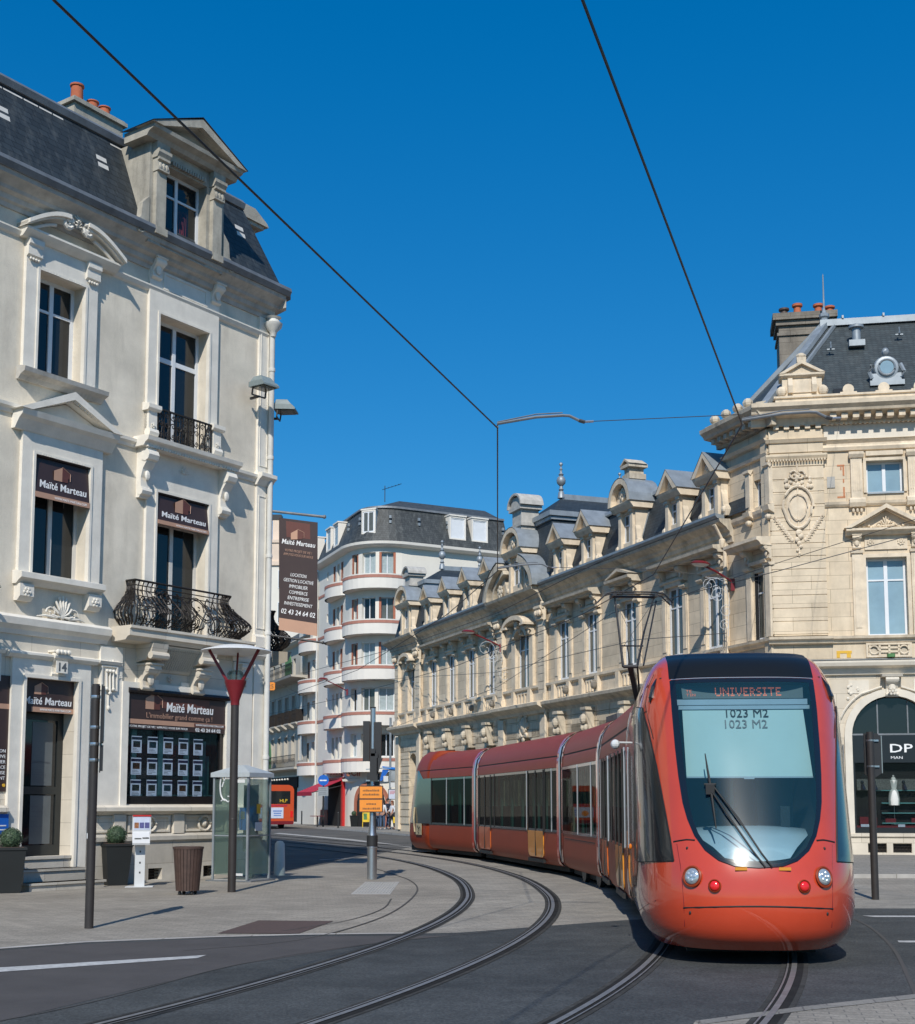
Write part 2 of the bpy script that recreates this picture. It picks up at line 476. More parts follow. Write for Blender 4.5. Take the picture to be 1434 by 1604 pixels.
    def build(s, name, mats, parent=None, fm=None, smooth=False, sm_angle=None, recalc=True, split=True, gap=.08):
        if split and name not in ('lettering', 'rail', 'tram_track') and len(s.v) < 30000:
            cl = s.clusters(gap)
            if 1 < len(cl) <= 40:
                first = None
                for c in cl:
                    m = MB(); idx = {}
                    for f, mi in c:
                        nf = []
                        for i in f:
                            if i not in idx: idx[i] = len(m.v); m.v.append(s.v[i])
                            nf.append(idx[i])
                        m.f.append(tuple(nf)); m.m.append(mi)
                    o = m.build(name, mats, parent, fm, smooth, sm_angle, recalc, split=False)
                    first = first or o
                return first
        me = bpy.data.meshes.new(name)
        vs = [fm(*v) for v in s.v] if fm else s.v
        me.from_pydata([tuple(v) for v in vs], [], s.f)
        if isinstance(mats, str): mats = [mats]
        for q in mats: me.materials.append(MATS[q])
        me.polygons.foreach_set('material_index', s.m)
        if recalc:
            bm = bmesh.new(); bm.from_mesh(me)
            bmesh.ops.recalc_face_normals(bm, faces=bm.faces)
            bm.to_mesh(me); bm.free()
        if smooth: me.polygons.foreach_set('use_smooth', [True] * len(me.polygons))
        if sm_angle: me.set_sharp_from_angle(angle=R(sm_angle))
        me.update()
        o = bpy.data.objects.new(name, me)
        COL.objects.link(o)
        if parent: o.parent = parent
        return o

def tag(o, label=None, cat=None, group=None, kind=None):
    if label: o['label'] = label
    if cat: o['category'] = cat
    if group: o['group'] = group
    if kind: o['kind'] = kind
    return o

def thing(name, loc, rz, label, cat, group=None):
    o = bpy.data.objects.new(name, None)
    COL.objects.link(o)
    o.location = loc; o.rotation_euler = (0, 0, rz); o.empty_display_size = .3
    return tag(o, label, cat, group)

def copy_tree(o, parent=None):
    c = o.copy(); COL.objects.link(c)
    if parent: c.parent = parent
    for ch in list(o.children): copy_tree(ch, c)
    return c

def text(body, size, mt, parent, loc, rot=(PI / 2, 0, 0), width=None, bold=0., shear=0., ext=.002, align='LEFT', name='lettering', spacing=1.):
    cu = bpy.data.curves.new('tmp', 'FONT')
    cu.body = body; cu.size = size; cu.offset = bold * size; cu.shear = shear; cu.extrude = ext
    cu.align_x = align; cu.resolution_u = 2; cu.space_character = spacing
    to = bpy.data.objects.new('tmp', cu); COL.objects.link(to)
    dg = bpy.context.evaluated_depsgraph_get()
    me = bpy.data.meshes.new_from_object(to.evaluated_get(dg))
    bpy.data.objects.remove(to)
    if width:
        xs = [v.co.x for v in me.vertices]; w = max(xs) - min(xs)
        k = width / w
        for v in me.vertices: v.co.x *= k
    me.materials.clear(); me.materials.append(MATS[mt])
    o = bpy.data.objects.new(name, me); COL.objects.link(o)
    o.location = loc; o.rotation_euler = rot
    if parent: o.parent = parent
    return o

def window(par, x0, x1, z0, z1, y, fmat='white_frame', pmat='pane_dark', fw=.07, mull=1, mw=.09, trans=None, fm=None, d=.06, tw=.05, name='window', pt=.01):
    m = MB()
    m.box(x0, x0 + fw, y, y + d, z0, z1).box(x1 - fw, x1, y, y + d, z0, z1)
    m.box(x0 + fw, x1 - fw, y, y + d, z1 - fw, z1).box(x0 + fw, x1 - fw, y, y + d, z0, z0 + fw)
    for i in range(mull):
        cx = x0 + (x1 - x0) * (i + 1) / (mull + 1)
        m.box(cx - mw / 2, cx + mw / 2, y - .004, y + d - .002, z0 + fw, z1 - fw)
    for t in (trans or []):
        zt = z0 + (z1 - z0) * t
        m.box(x0 + fw, x1 - fw, y + .003, y + d - .005, zt - tw / 2, zt + tw / 2)
    w = m.build(name, fmat, par, fm)
    MB().box(x0 + fw * .5, x1 - fw * .5, y + d * .5, y + d * .5 + pt, z0 + fw * .5, z1 - fw * .5).build('pane', pmat, w, fm)
    return w

def console(m, x, z, w, h, o, mi=0):
    """scroll bracket: top at z, height h, projecting o"""
    prof = [(0, z), (o, z), (o * 1.02, z - h * .16), (o * .9, z - h * .30), (o * .6, z - h * .42), (o * .42, z - h * .6),
            (o * .45, z - h * .78), (o * .5, z - h * .9), (o * .3, z - h), (0, z - h)]
    m.mould(prof, x - w / 2, x + w / 2, mi)
    m.ob(x - w * .62, x + w * .62, 0, o * 1.1, z, z + h * .07, mi)
    m.tube([(x - w * .56, -o * .82, z - h * .15), (x + w * .56, -o * .82, z - h * .15)], h * .13, 8, mi)
    m.tube([(x - w * .54, -o * .38, z - h * .87), (x + w * .54, -o * .38, z - h * .87)], h * .09, 8, mi)
    m.ball((x, -o * .62, z - h * .55), w * .3, 1, .5, 1.4, 6, mi)
    return m

def rosette(m, x, z, r, o=.0, n=8, mi=0):
    for i in range(n):
        t = 2 * PI * i / n
        m.ball((x + math.cos(t) * r * .62, -o - .02, z + math.sin(t) * r * .62), r * .3, 1, .5, 1, 6, mi)
    m.ball((x, -o - .03, z), r * .35, 1, .6, 1, 6, mi)
    return m

def shell(m, x, z, w, h, o=.05, n=9, mi=0):
    """fan shell with side scrolls standing on z"""
    for i in range(n):
        t = PI * (i + .5) / n
        p = (x - math.cos(t) * w * .5, z + math.sin(t) * h)
        m.tube([(x, -o, z + h * .12), (x * .45 + p[0] * .55, -o * 1.3, z * .45 + p[1] * .55), (p[0], -o, p[1])], [w * .03, w * .055, w * .05], 6, mi)
    m.ball((x, -o, z + h * .15), w * .12, 1, .5, 1, 6, mi)
    for sg in (-1, 1):
        pts = []
        for k in range(12):
            a = k / 11 * 2 * PI * 1.1; r = h * .28 * (1 - k / 14)
            pts.append((x + sg * (w * .52 + r * math.cos(a)), -o, z + h * .25 + r * math.sin(a)))
        m.tube(pts, w * .035, 6, mi)
        m.tube([(x + sg * w * .3, -o, z + .03), (x + sg * w * .8, -o, z + .05), (x + sg * w * 1.15, -o * .6, z + .02)], [w * .06, w * .045, w * .02], 6, mi)
    return m

def dentils(m, x0, x1, step, w, o0, o1, z0, z1, mi=0):
    n = int((x1 - x0) / step)
    for i in range(n):
        x = x0 + (i + .5) * (x1 - x0) / n
        m.ob(x - w / 2, x + w / 2, o0, o1, z0, z1, mi)
    return m

def spiral(cx, cz, r, turns=1.6, a0=0, sg=1, n=14):
    return [(cx + r * (1 - .85 * i / n) * math.cos(a0 + sg * 2 * PI * turns * i / n), cz + r * (1 - .85 * i / n) * math.sin(a0 + sg * 2 * PI * turns * i / n)) for i in range(n + 1)]

def spline(pts, step=.5):
    """Catmull-Rom through pts, resampled about every step"""
    P = [Vector(p) for p in pts]; P = [2 * P[0] - P[1]] + P + [2 * P[-1] - P[-2]]
    out = []
    for i in range(1, len(P) - 2):
        n = max(2, int((P[i + 1] - P[i]).length / step))
        for k in range(n):
            t = k / n
            a, b, c, d = P[i - 1], P[i], P[i + 1], P[i + 2]
            out.append(.5 * ((2 * b) + (c - a) * t + (2 * a - 5 * b + 4 * c - d) * t * t + (3 * b - a - 3 * c + d) * t ** 3))
    out.append(P[-2])
    return out

def strip(m, path, off0, off1, z, mi=0):
    """flat ribbon following a 2D path, between two lateral offsets (positive = right)"""
    n = len(path); vs = []
    for i, p in enumerate(path):
        d = (path[min(i + 1, n - 1)] - path[max(i - 1, 0)]).normalized(); r = Vector((d.y, -d.x))
        a = p + r * off0; b = p + r * off1
        vs += [(a.x, a.y, z), (b.x, b.y, z)]
    return m.add(vs, [(2 * i, 2 * i + 1, 2 * i + 3, 2 * i + 2) for i in range(n - 1)], mi)

# ================================================================ THE SETTING: ground, roads, tracks
mat('asphalt_brown', (.066, .060, .058), .85, .18, 1.5, .3, fine=60)
def sheet(name, pts, z, m, label=None):
    o = MB().add([(x, y, z) for x, y in pts], [tuple(range(len(pts)))]).build(name, m, recalc=False)
    return tag(o, kind='structure')
def slab(name, pts, z0, z1, mts):
    n = len(pts)
    m = MB().add([(x, y, z1) for x, y in pts], [tuple(range(n))], 0)
    m.add([(x, y, z0) for x, y in pts] + [(x, y, z1) for x, y in pts], [(i, (i + 1) % n, n + (i + 1) % n, n + i) for i in range(n)], 1)
    return tag(m.build(name, mts), kind='structure')
sheet('ground', [(-1500, -1500), (1500, -1500), (1500, 1500), (-1500, 1500)], 0, 'asphalt_old')
sheet('pavement', [(-60, 2), (-14, 10), (-5, 14.5), (60, 14.5), (60, 75), (10, 75), (-1.0, 52), (-1.9, 49.6), (-2.4, 45), (-3.4, 37.5), (-4.0, 32.5), (-4.3, 30.5), (-60, 32)], .004, 'pavers')
sheet('track_bed', [(-.9, 13), (3, 13), (8, 22), (8, 32), (2, 47), (-1.0, 51.5), (-2.2, 46), (-1.1, 38), (-.2, 30), (.05, 24), (-.35, 18.5)], .006, 'track_pavers')
sheet('road', [(-60, -40), (60, -40), (60, 21.6), (7, 20.92), (6.1, 20.9), (2.37, 18.86), (.02, 17.0), (-.61, 16.85), (-1.85, 16.69), (-2.97, 16.37), (-4.3, 15.78), (-5.06, 15.09), (-12, 11.2), (-60, -6)], .008, 'asphalt')
sheet('road_lane', [(-60, -8), (-60, -6.4), (-12, 10.9), (-5.0, 14.9), (-4.3, 15.6), (-2.97, 16.2), (-1.85, 16.5), (-.1, 16.6), (-1.0, 15.6), (-2.2, 13.6), (-3.4, 10), (-5, 6), (-12, -4)], .010, 'asphalt_brown')
sheet('paved_island', [(1.2, 8.2), (1.75, 10.1), (2.68, 10.78), (3.85, 11.5), (8.5, 14.2), (20, 17), (20, 2), (2, 2)], .012, 'pavers')
sheet('island_kerb_strip', [(1.75, 10.1), (2.68, 10.78), (3.85, 11.5), (8.5, 14.2), (8.5, 14.0), (3.9, 11.33), (2.72, 10.62), (1.78, 9.95)], .016, 'pavement_grey')
sheet('pavement_edge_strip', [(-5.06, 15.09), (-4.3, 15.78), (-2.97, 16.37), (-1.85, 16.69), (-.61, 16.85), (-.61, 16.98), (-1.85, 16.83), (-2.99, 16.52), (-4.34, 15.93), (-5.1, 15.24), (-12, 11.4), (-12, 11.2)], .012, 'kerb_stone')
slab('far_pavement', [(-1.6, 64), (-2.6, 68.5), (-5.9, 79.5), (-11.4, 95), (-26, 136), (30, 136), (30, 76), (4, 66)], 0, .1, ['pavement_grey', 'kerb_stone'])
slab('corner_pavement', [(5, 29.4), (60, 28.6), (60, 48), (12, 60), (4, 74), (-.5, 64), (1.5, 52)], 0, .1, ['pavement_grey', 'kerb_stone'])
sheet('lane_strip', [(-10.1, 74.1), (-5.09, 60.9), (-1.75, 50.2), (-1.6, 51), (-4.9, 62.2), (-9.95, 75.6)], .008, 'grey_concrete')
sheet('far_lane_marking', [(-4.0, 39.2), (-3.1, 40.5), (-3.05, 40.3), (-3.95, 39.0)], .008, 'road_paint')
sheet('lane_marking', [(-9, 9.8), (-4.36, 13.01), (-2.70, 14.17), (-2.66, 14.45), (-4.49, 13.35), (-9, 10.2)], .014, 'road_paint')
sheet('stop_line', [(5.9, 19.25), (12, 19.15), (12, 19.4), (5.8, 19.5)], .014, 'road_paint')
sheet('stop_line', [(5.1, 15.75), (9, 15.7), (9, 15.95), (5.15, 15.95)], .014, 'road_paint')
sheet('brown_ground_plate', [(-2.98, 16.9), (-2.74, 18.76), (-1.7, 18.66), (-1.97, 16.85)], .010, 'brown_plate')
m = MB().box(-1.9, -1.2, 24.2, 28.0, .005, .009)
for i in range(12):
    for j in range(9):
        m.box(-1.86 + i * .055, -1.84 + i * .055, 24.5 + j * .38, 24.75 + j * .38, .009, .016)
tag(m.build('tactile_paving', 'grey_concrete'), kind='structure')
cr = spline([Vector(p) for p in [(-3.0, 14.9), (-1.9, 16.0), (-1.2, 18.5), (-.86, 21.5), (-.75, 25.4), (-1.0, 28.5), (-1.5, 31.1), (-2.3, 35)]], .4)
tag(strip(MB(), cr, -.015, .015, .0125).build('paving_joint', 'crack'), kind='structure')
cr = spline([Vector(p) for p in [(-2.2, 17.2), (-1.5, 18.8), (-1.15, 20.8), (-1.12, 23.0)]], .4)
tag(strip(MB(), cr, -.012, .012, .0125).build('paving_joint', 'crack'), kind='structure')
cr = spline([Vector(p) for p in [(5.6, 19.6), (5.35, 17.6), (4.8, 15), (4.1, 12.4), (3.85, 11.5)]], .3)
tag(strip(MB(), cr, -.02, .02, .0125).build('road_joint', 'crack'), kind='structure')
cr = spline([Vector(p) for p in [(-6, 7.5), (-3.4, 10.1), (-2.2, 13.6), (-1, 15.6), (-.05, 16.6), (.6, 17.3)]], .4)
tag(strip(MB(), cr, -.01, .01, .0125).build('road_joint', 'crack'), kind='structure')

def bend(x0, y0, r0, r1, k3, far):
    pts = [(x0 - (y - y0) ** 2 / (2 * r0) - k3 * (y0 - y) ** 3, y) for y in (-1, 3, 6, 8, 10, 12, 14, 16, 18, 20, 22, 24)] + [(x0 - (y - y0) ** 2 / (2 * r1), y) for y in (27, 30, 34, 38, 42, 46)]
    return spline([Vector(p) for p in pts + far], .35)
TRAM_TRACK = bend(3.87, 23.4, 41, 56, 8.5e-5, [(-3.2, 53), (-9.2, 67), (-20, 92), (-33, 124)])
SIDE_TRACK = bend(.90, 24.4, 41, 56, 6e-5, [(-6.2, 53), (-12.4, 67), (-23.5, 92), (-36, 123)])
def track(path, label):
    t = thing('tram_track', (path[20].x, path[20].y, 0), 0, label, 'tram track', 'grooved tram tracks in the street')
    ox, oy = path[20]
    fm = lambda x, y, z: (x - ox, y - oy, z)
    for sg in (-1, 1):
        m = MB(); c = sg * .7175
        strip(m, path, c - .13, c + .13, .0125, 2)
        strip(m, path, c - .085, c + .085, .0145, 0)
        strip(m, path, c - .030, c + .022, .020, 1)
        strip(m, path, c + sg * -.066 - .008, c + sg * -.066 + .008, .018, 1)
        m.build('rail', ['rail_dark', 'rail_steel', 'rail_side'], t, fm, recalc=False)
track(TRAM_TRACK, 'curving grooved track that runs out from under the front of the tram')
track(SIDE_TRACK, 'empty grooved track curving between the tram and the signal pole with the orange sign')

# ================================================================ LEFT CORNER BUILDING (local x = along the front, -y = outwards)
A_S = 1.065
A_LOC = (-4.256 * A_S, 28.999 * A_S, 1.6 - 1.6 * A_S); A_RZ = R(90 - 34.5)
A = thing('stone_building', A_LOC, A_RZ, 'cream plaster corner building with slate mansard roof, number 14 and estate agency below', 'building')
A.scale = (A_S,) * 3
def facade_point(loc, rz, x, o, z):
    c, s = math.cos(rz), math.sin(rz)
    return (loc[0] + c * x + s * o, loc[1] + s * x - c * o, loc[2] + z)
def build_a():
    H2L = (-6.22, -5.16, 9.49, 11.42); H2R = (-3.25, -1.86, 8.82, 11.5)
    H1L = (-6.17, -4.91, 5.76, 7.95); H1R = (-3.2, -1.77, 5.0, 7.82)
    HD = (-6.2, -5.04, 0.0, 3.86); HS = (-3.80, -1.12, 1.60, 3.84)
    HV1 = (-3.22, -2.86, .14, .36); HV2 = (-1.74, -1.40, .14, .36)
    HL2 = (-9.9, -8.6, 8.82, 11.5); HL1 = (-9.85, -8.65, 5.0, 7.82); HSL = (-10.6, -7.2, 1.6, 3.84)
    m = MB().wall(-14, 0, 4.9, 12.6, [H2L, H2R, H1L, H1R, HL2, HL1])
    # side walls and back: real volume behind the front
    bk = [(0, 0), (9.5, 14.5), (-14, 22), (-14, 0)]
    for (a, b) in ((0, 1), (1, 2), (2, 3)):
        p, q = bk[a], bk[b]
        m.add([(p[0], p[1], 0), (q[0], q[1], 0), (q[0], q[1], 12.9), (p[0], p[1], 12.9)], [(0, 1, 2, 3)])
    m.build('wall', 'plaster', A)
    MB().wall(-14, 0, 0, 4.9, [HD, HS, HV1, HV2, HSL], depth=.4).build('wall', 'ground_stone', A)
    MB().box(-13.9, -.2, .5, .55, .2, 12.7).build('partition', 'room_dark', A)
    # plinth
    m = MB()
    for a, b in ((-14, -6.62), (-4.62, -3.22), (-2.86, -1.74), (-1.40, 0.02)):
        m.mould([(0, .003), (.10, .003), (.10, .86), (.14, .90), (.14, .98), (.05, 1.03), (0, 1.03)], a, b)
    for a, b in ((-3.22, -2.86), (-1.74, -1.40)):
        m.mould([(0, .36), (.10, .36), (.10, .86), (.14, .90), (.14, .98), (.05, 1.03), (0, 1.03)], a, b)
        m.ob(a, b, 0, .10, .003, .14)
    m.build('plinth', 'plinth_stone', A)
    for a in (-3.22, -1.74):
        m = MB(); m.box(a, a + .36, .12, .14, .14, .36)
        for k in range(3): m.box(a, a + .36, .0, .03, .18 + k * .06, .20 + k * .06)
        m.build('cellar_grille', 'iron', A)
    # stall riser below the shop window: sill, pilasters, rosette panels
    m = MB()
    m.mould([(0, 1.40), (.06, 1.40), (.12, 1.45), (.20, 1.47), (.20, 1.54), (.10, 1.58), (0, 1.58)], -4.62, -.32)
    m.mould([(0, 1.40), (.06, 1.40), (.12, 1.45), (.18, 1.47), (.18, 1.54), (.10, 1.58), (0, 1.58)], -14, -6.55)
    for x in (-3.95, -2.42, -.95): m.ob(x - .14, x + .14, .02, .09, 1.03, 1.40)
    for x in (-3.17, -1.68):
        m.frame(x - .50, x + .50, 1.10, 1.34, .04, .0, .05, bottom=True)
        ring = [(x + .17 * math.cos(t * PI / 8), -.05, 1.22 + .15 * math.sin(t * PI / 8)) for t in range(17)]
        m.tube(ring, .028, 6); m.ball((x, -.04, 1.22), .07, 1, .7, 1, 8)
    for a, b in ((-4.6, -4.05),): m.frame(a + .06, b - .06, 1.10, 1.34, .03, .0, .035, bottom=True)
    m.build('stall_riser', 'ground_stone', A)
    # ground-floor piers and surrounds
    m = MB()
    m.frame(-6.2, -5.04, .0, 3.86, .30, 0, .07, top=.34)
    m.frame(-6.2, -5.04, .0, 3.86, .06, .07, .10, top=.06)
    m.mould([(0, 4.20), (.10, 4.20), (.16, 4.26), (.16, 4.30), (0, 4.34)], -6.62, -4.62)
    m.frame(-3.80, -1.12, 1.58, 3.84, .16, 0, .08, top=.12)
    m.ob(-4.5, -3.96, .0, .05, 1.58, 4.6); m.ob(-.9, -.34, .0, .05, 1.58, 4.6)
    for x in (-3.3, -2.1):
        m.ob(x - .3, x + .3, 0, .03, 3.96, 4.05)
    m.build('ground_floor_surround', 'pale_stone', A)
    # keystone with the house number
    m = MB(); console(m, -5.5, 4.36, .30, .46, .17)
    m.ob(-5.63, -5.37, .16, .175, 3.98, 4.20)
    for k in range(4): m.ball((-5.62 + k * .08, -.2, 4.36), .05, 1, 1, 1, 6)
    k = m.build('keystone', 'pale_stone', A)
    text('14', .21, 'letter_grey', k, (-5.61, -.178, 4.02), bold=.03)
    # hanging-garland capitals on the piers
    m = MB()
    for x in (-4.30, -6.95):
        m.frame(x - .17, x + .17, 3.78, 4.20, .03, .05, .09, bottom=True)
        for q in (-.08, 0, .08):
            m.tube([(x + q, -.08, 4.15), (x + q, -.10, 3.72 + abs(q))], .022, 6)
            m.ball((x + q, -.1, 3.70 + abs(q)), .035, 1, 1, 1, 6); m.ball((x + q, -.1, 4.12), .035, 1, 1, 1, 6)
        m.tube([(x, -.06, 3.66), (x, -.06, 3.45)], .018, 6); m.ball((x, -.07, 3.42), .03, 1, 1, 1.6, 6)
        m.mould([(0, 4.24), (.10, 4.24), (.14, 4.30), (0, 4.34)], x - .27, x + .27)
    m.build('pier_capital', 'pale_stone', A)
    # first-floor string course, thickened under the balcony
    pr = [(0, 4.62), (.04, 4.62), (.07, 4.70), (.16, 4.78), (.18, 4.90), (.10, 4.96), (0, 4.97)]
    m = MB().mould(pr, -14, -4.35).mould(pr, -.95, .12)
    m.build('string_course', 'pale_stone', A)
    m = MB().mould([(0, 8.60), (.03, 8.60), (.05, 8.66), (.10, 8.70), (.11, 8.76), (0, 8.80)], -14, 0)
    m.mould([(0, 8.55), (.08, 8.55), (.16, 8.66), (.24, 8.72), (.24, 8.80), (0, 8.84)], -.34, .14)
    m.build('string_course', 'pale_stone', A)
    # balcony on scroll brackets
    bal = bpy.data.objects.new('balcony', None); COL.objects.link(bal); bal.parent = A
    m = MB().mould([(0, 4.70), (.40, 4.72), (.46, 4.78), (.52, 4.80), (.52, 4.92), (.56, 4.94), (.56, 4.99), (0, 4.99)], -4.22, -.80)
    m.mould([(0, 4.20), (.04, 4.22), (.08, 4.30), (.16, 4.44), (.28, 4.60), (.38, 4.70), (0, 4.70)], -3.45, -1.95)
    for k in range(26): m.tube([(-3.42 + k * .058, -.08, 4.26), (-3.42 + k * .058, -.18, 4.42), (-3.42 + k * .058, -.36, 4.66)], .016, 4)
    for x in (-3.38, -2.02): m.mould([(0, 4.36), (.26, 4.40), (.42, 4.52), (.48, 4.71), (0, 4.71)], x - .20, x + .20)
    for x in (-3.38, -2.02):
        m.tube([(x - .22, -.42, 4.48), (x + .22, -.42, 4.48)], .075, 8)
        console(m, x, 4.30, .30, .50, .34)
    rosette(m, -2.7, 3.98 + .12, .09, .02, 5)
    m.build('slab', 'ground_stone', bal)
    build_bombe(bal, -3.90, -1.24, 4.99, 5.93, .27)
    m = MB()
    console(m, -.62, 4.55, .25, .30, .15)
    shell(m, -4.10, 3.98, .18, .16, .05, 5)
    m.tube([(-4.2 + .06 * p[0], -.05, 4.25 + p[1]) for p in spiral(0, 0, .12, 1.3)], .02, 5)
    m.build('carved_scroll', 'pale_stone', A)
    # shell crest on the string course
    m = MB(); shell(m, -5.45, 4.97, .48, .44, .07, 9); m.build('shell_crest', 'pale_stone', A)
    # windows of the two upper floors
    window(A, -6.22, -5.16, 9.49, 11.42, .24, trans=[.68], pmat='pane_dark')
    window(A, -3.25, -1.86, 8.82, 11.5, .24, trans=[.70], pmat='pane_dark', tw=.10)
    window(A, -6.17, -4.91, 5.76, 7.95, .26, fmat='old_white_paint', pmat='pane_dark')
    window(A, -3.2, -1.77, 5.0, 7.82, .26, fmat='old_white_paint', pmat='pane_dark', trans=[.80])
    window(A, -9.9, -8.6, 8.82, 11.5, .24, trans=[.7]); window(A, -9.85, -8.65, 5.0, 7.82, .26)
    # surrounds
    def dent(m, x0, x1, z, o=.09): dentils(m, x0, x1, .055, .03, o - .02, o + .015, z, z + .04)
    m = MB().frame(*H2L, .30, 0, .08, top=.50); m.frame(*H2L, .05, .08, .10)
    for x in (-6.37, -5.01):
        m.mould([(.08, 11.58), (.14, 11.62), (.14, 11.78), (.18, 11.82), (.18, 11.92), (.08, 11.92)], x - .16, x + .16)
        for q in range(4): m.ball((x - .09 + q * .06, -.12, 11.55), .028, 1, 1, 1, 6)
    dent(m, -6.1, -5.78, 11.42); dent(m, -5.6, -5.26, 11.42)
    m.build('window_surround', 'pale_stone', A)
    m = MB().frame(*H2R, .28, 0, .07, top=.44); m.frame(*H2R, .05, .07, .09)
    dent(m, -3.1, -2.7, 11.5, .07); dent(m, -2.4, -2.0, 11.5, .07)
    m.ob(-3.52, -1.56, 0, .055, 12.02, 12.5); m.frame(-3.12, -1.98, 12.10, 12.36, .05, .055, .075, bottom=True)
    for x in (-3.38, -1.7): console(m, x, 12.58, .24, .40, .24)
    m.build('window_surround', 'pale_stone', A)
    m = MB().frame(*H1L, .29, 0, .08, top=.38); m.frame(*H1L, .05, .08, .10)
    dent(m, -6.05, -5.72, 7.95); dent(m, -5.4, -5.05, 7.95)
    m.build('window_surround', 'pale_stone', A)
    m = MB().frame(*H1R, .28, 0, .07, top=.36); m.frame(*H1R, .05, .07, .09)
    m.ob(-3.48, -1.49, 0, .06, 8.18, 8.62)
    dent(m, -3.05, -2.65, 7.82, .07); dent(m, -2.35, -1.95, 7.82, .07)
    for x in (-3.58, -1.37): console(m, x, 8.60, .24, .98, .30)
    rosette(m, -2.48, 8.40, .10, .06, 6); shell(m, -2.48, 8.32, .18, .1, .07, 5)
    m.build('window_surround', 'pale_stone', A)
    # sills, hoods, pediments
    m = MB().mould([(0, 9.26), (.06, 9.26), (.12, 9.33), (.24, 9.38), (.26, 9.46), (.10, 9.50), (0, 9.50)], -6.60, -4.66)
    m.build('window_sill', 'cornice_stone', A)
    m = MB().mould([(0, 5.52), (.10, 5.52), (.18, 5.58), (.26, 5.62), (.26, 5.72), (.10, 5.76), (0, 5.76)], -6.52, -4.60)
    for x in (-6.33, -4.78):
        m.mould([(0, 5.22), (.10, 5.22), (.18, 5.30), (.18, 5.52), (0, 5.52)], x - .15, x + .15)
        rosette(m, x, 5.37, .10, .17, 6)
    m.build('window_sill', 'pale_stone', A)
    # hood and little iron balcony of the upper right window
    m = MB().mould([(0, 8.62), (.30, 8.62), (.34, 8.68), (.42, 8.72), (.44, 8.80), (.30, 8.83), (0, 8.83)], -3.80, -1.15)
    dentils(m, -3.75, -1.2, .07, .035, .30, .345, 8.60, 8.64)
    for x in (-3.42, -1.62):
        m.mould([(0, 9.42), (.16, 9.42), (.20, 9.46), (.20, 9.54), (0, 9.58)], x - .17, x + .17)
        m.mould([(0, 8.83), (.13, 8.83), (.13, 9.42), (0, 9.42)], x - .11, x + .11)
        m.tube([(x - .12, -.10, 8.98), (x + .12, -.10, 8.98)], .09, 8); rosette(m, x, 9.12, .07, .13, 5)
    m.build('window_hood', 'pale_stone', A)
    r = MB(); x0, x1, z0, z1, o = -3.28, -1.80, 8.84, 9.52, .12
    r.ob(x0, x1, o - .02, o + .03, z1 - .03, z1); r.ob(x0, x1, o - .01, o + .02, z0 + .04, z0 + .07)
    n = 9
    for i in range(n + 1):
        x = x0 + (x1 - x0) * i / n; r.ob(x - .011, x + .011, o - .01, o + .012, z0, z1)
        if i < n:
            cx = x + (x1 - x0) / n / 2
            for zc, sg in ((z0 + .17, 1), (z0 + .38, -1), (z1 - .12, 1)):
                r.tube([(px, -o, pz) for px, pz in spiral(cx, zc, .07, 1.2, 0 if i % 2 else PI, sg, 10)], .012, 4)
            r.tube([(cx, -o, z0), (cx + .03, -o, (z0 + z1) / 2), (cx, -o, z1)], .009, 4)
    r.build('window_railing', 'iron', A)
    # triangular pediment, first floor left
    def raking(m, x0, x1, zb, zt, t, o, oi=.0):
        cx = (x0 + x1) / 2
        m.relief([(x0, zb), (cx, zt), (cx, zt - t), (x0 + t * 1.6, zb)], oi, o)
        m.relief([(x1, zb), (x1 - t * 1.6, zb), (cx, zt - t), (cx, zt)], oi, o)
    m = MB().mould([(0, 8.33), (.10, 8.33), (.16, 8.42), (.22, 8.50), (.30, 8.56), (.34, 8.66), (0, 8.66)], -6.66, -4.42)
    raking(m, -6.72, -4.36, 8.66, 9.22, .15, .36); raking(m, -6.60, -4.48, 8.66, 9.10, .06, .26)
    m.relief([(-6.5, 8.66), (-4.6, 8.66), (-5.54, 9.02)], 0, .10)
    for i in range(17):
        t = (i + .5) / 17
        for sg in (-1, 1): m.ball((-5.54 + sg * 1.05 * t, -.30, 9.055 - .42 * t), .022, 1, 1, 1, 5)
    m.build('pediment', 'pale_stone', A)
    # broken segmental pediment with scrolls and shell, second floor left
    m = MB().mould([(0, 11.92), (.12, 11.92), (.20, 11.98), (.26, 12.04), (.26, 12.08), (0, 12.10)], -6.66, -4.46)
    cx = -5.56
    for sg in (-1, 1):
        outer = []; inner = []
        for k in range(9):
            t = k / 8; x = cx + sg * (1.14 - .93 * t); z = 12.10 + .40 * math.sin(t * PI / 2)
            outer.append((x, z + .05)); inner.append((x, z - .05 if k else z - .02))
        m.relief(outer + inner[::-1], 0, .32)
        m.relief([(x, z + .02) for x, z in outer] + [(x, z - .06) for x, z in outer[::-1]], 0, .38)
        m.tube([(cx + sg * .24 + p[0], -.30, 12.42 + p[1]) for p in spiral(0, 0, .13, 1.5, PI / 2, sg)], .045, 6)
        m.tube([(x, -.22, z - .10) for x, z in inner[1:7]], .03, 6)
    shell(m, cx, 12.40, .22, .26, .26, 7)
    m.build('pediment', 'pale_stone', A)
    # thin frieze string and the main cornice
    MB().mould([(0, 11.90), (.05, 11.93), (.09, 12.0), (.09, 12.03), (0, 12.06)], -4.46, 0).mould([(0, 11.90), (.05, 11.93), (.09, 12.0), (.09, 12.03), (0, 12.06)], -14, -6.66).build('string_course', 'pale_stone', A)
    cp = [(0, 12.36), (.04, 12.36), (.06, 12.44), (.12, 12.47), (.14, 12.56), (.24, 12.60), (.26, 12.66), (.34, 12.72), (.44, 12.78), (.46, 12.86), (0, 12.86)]
    m = MB().mould(cp, -14, .10)
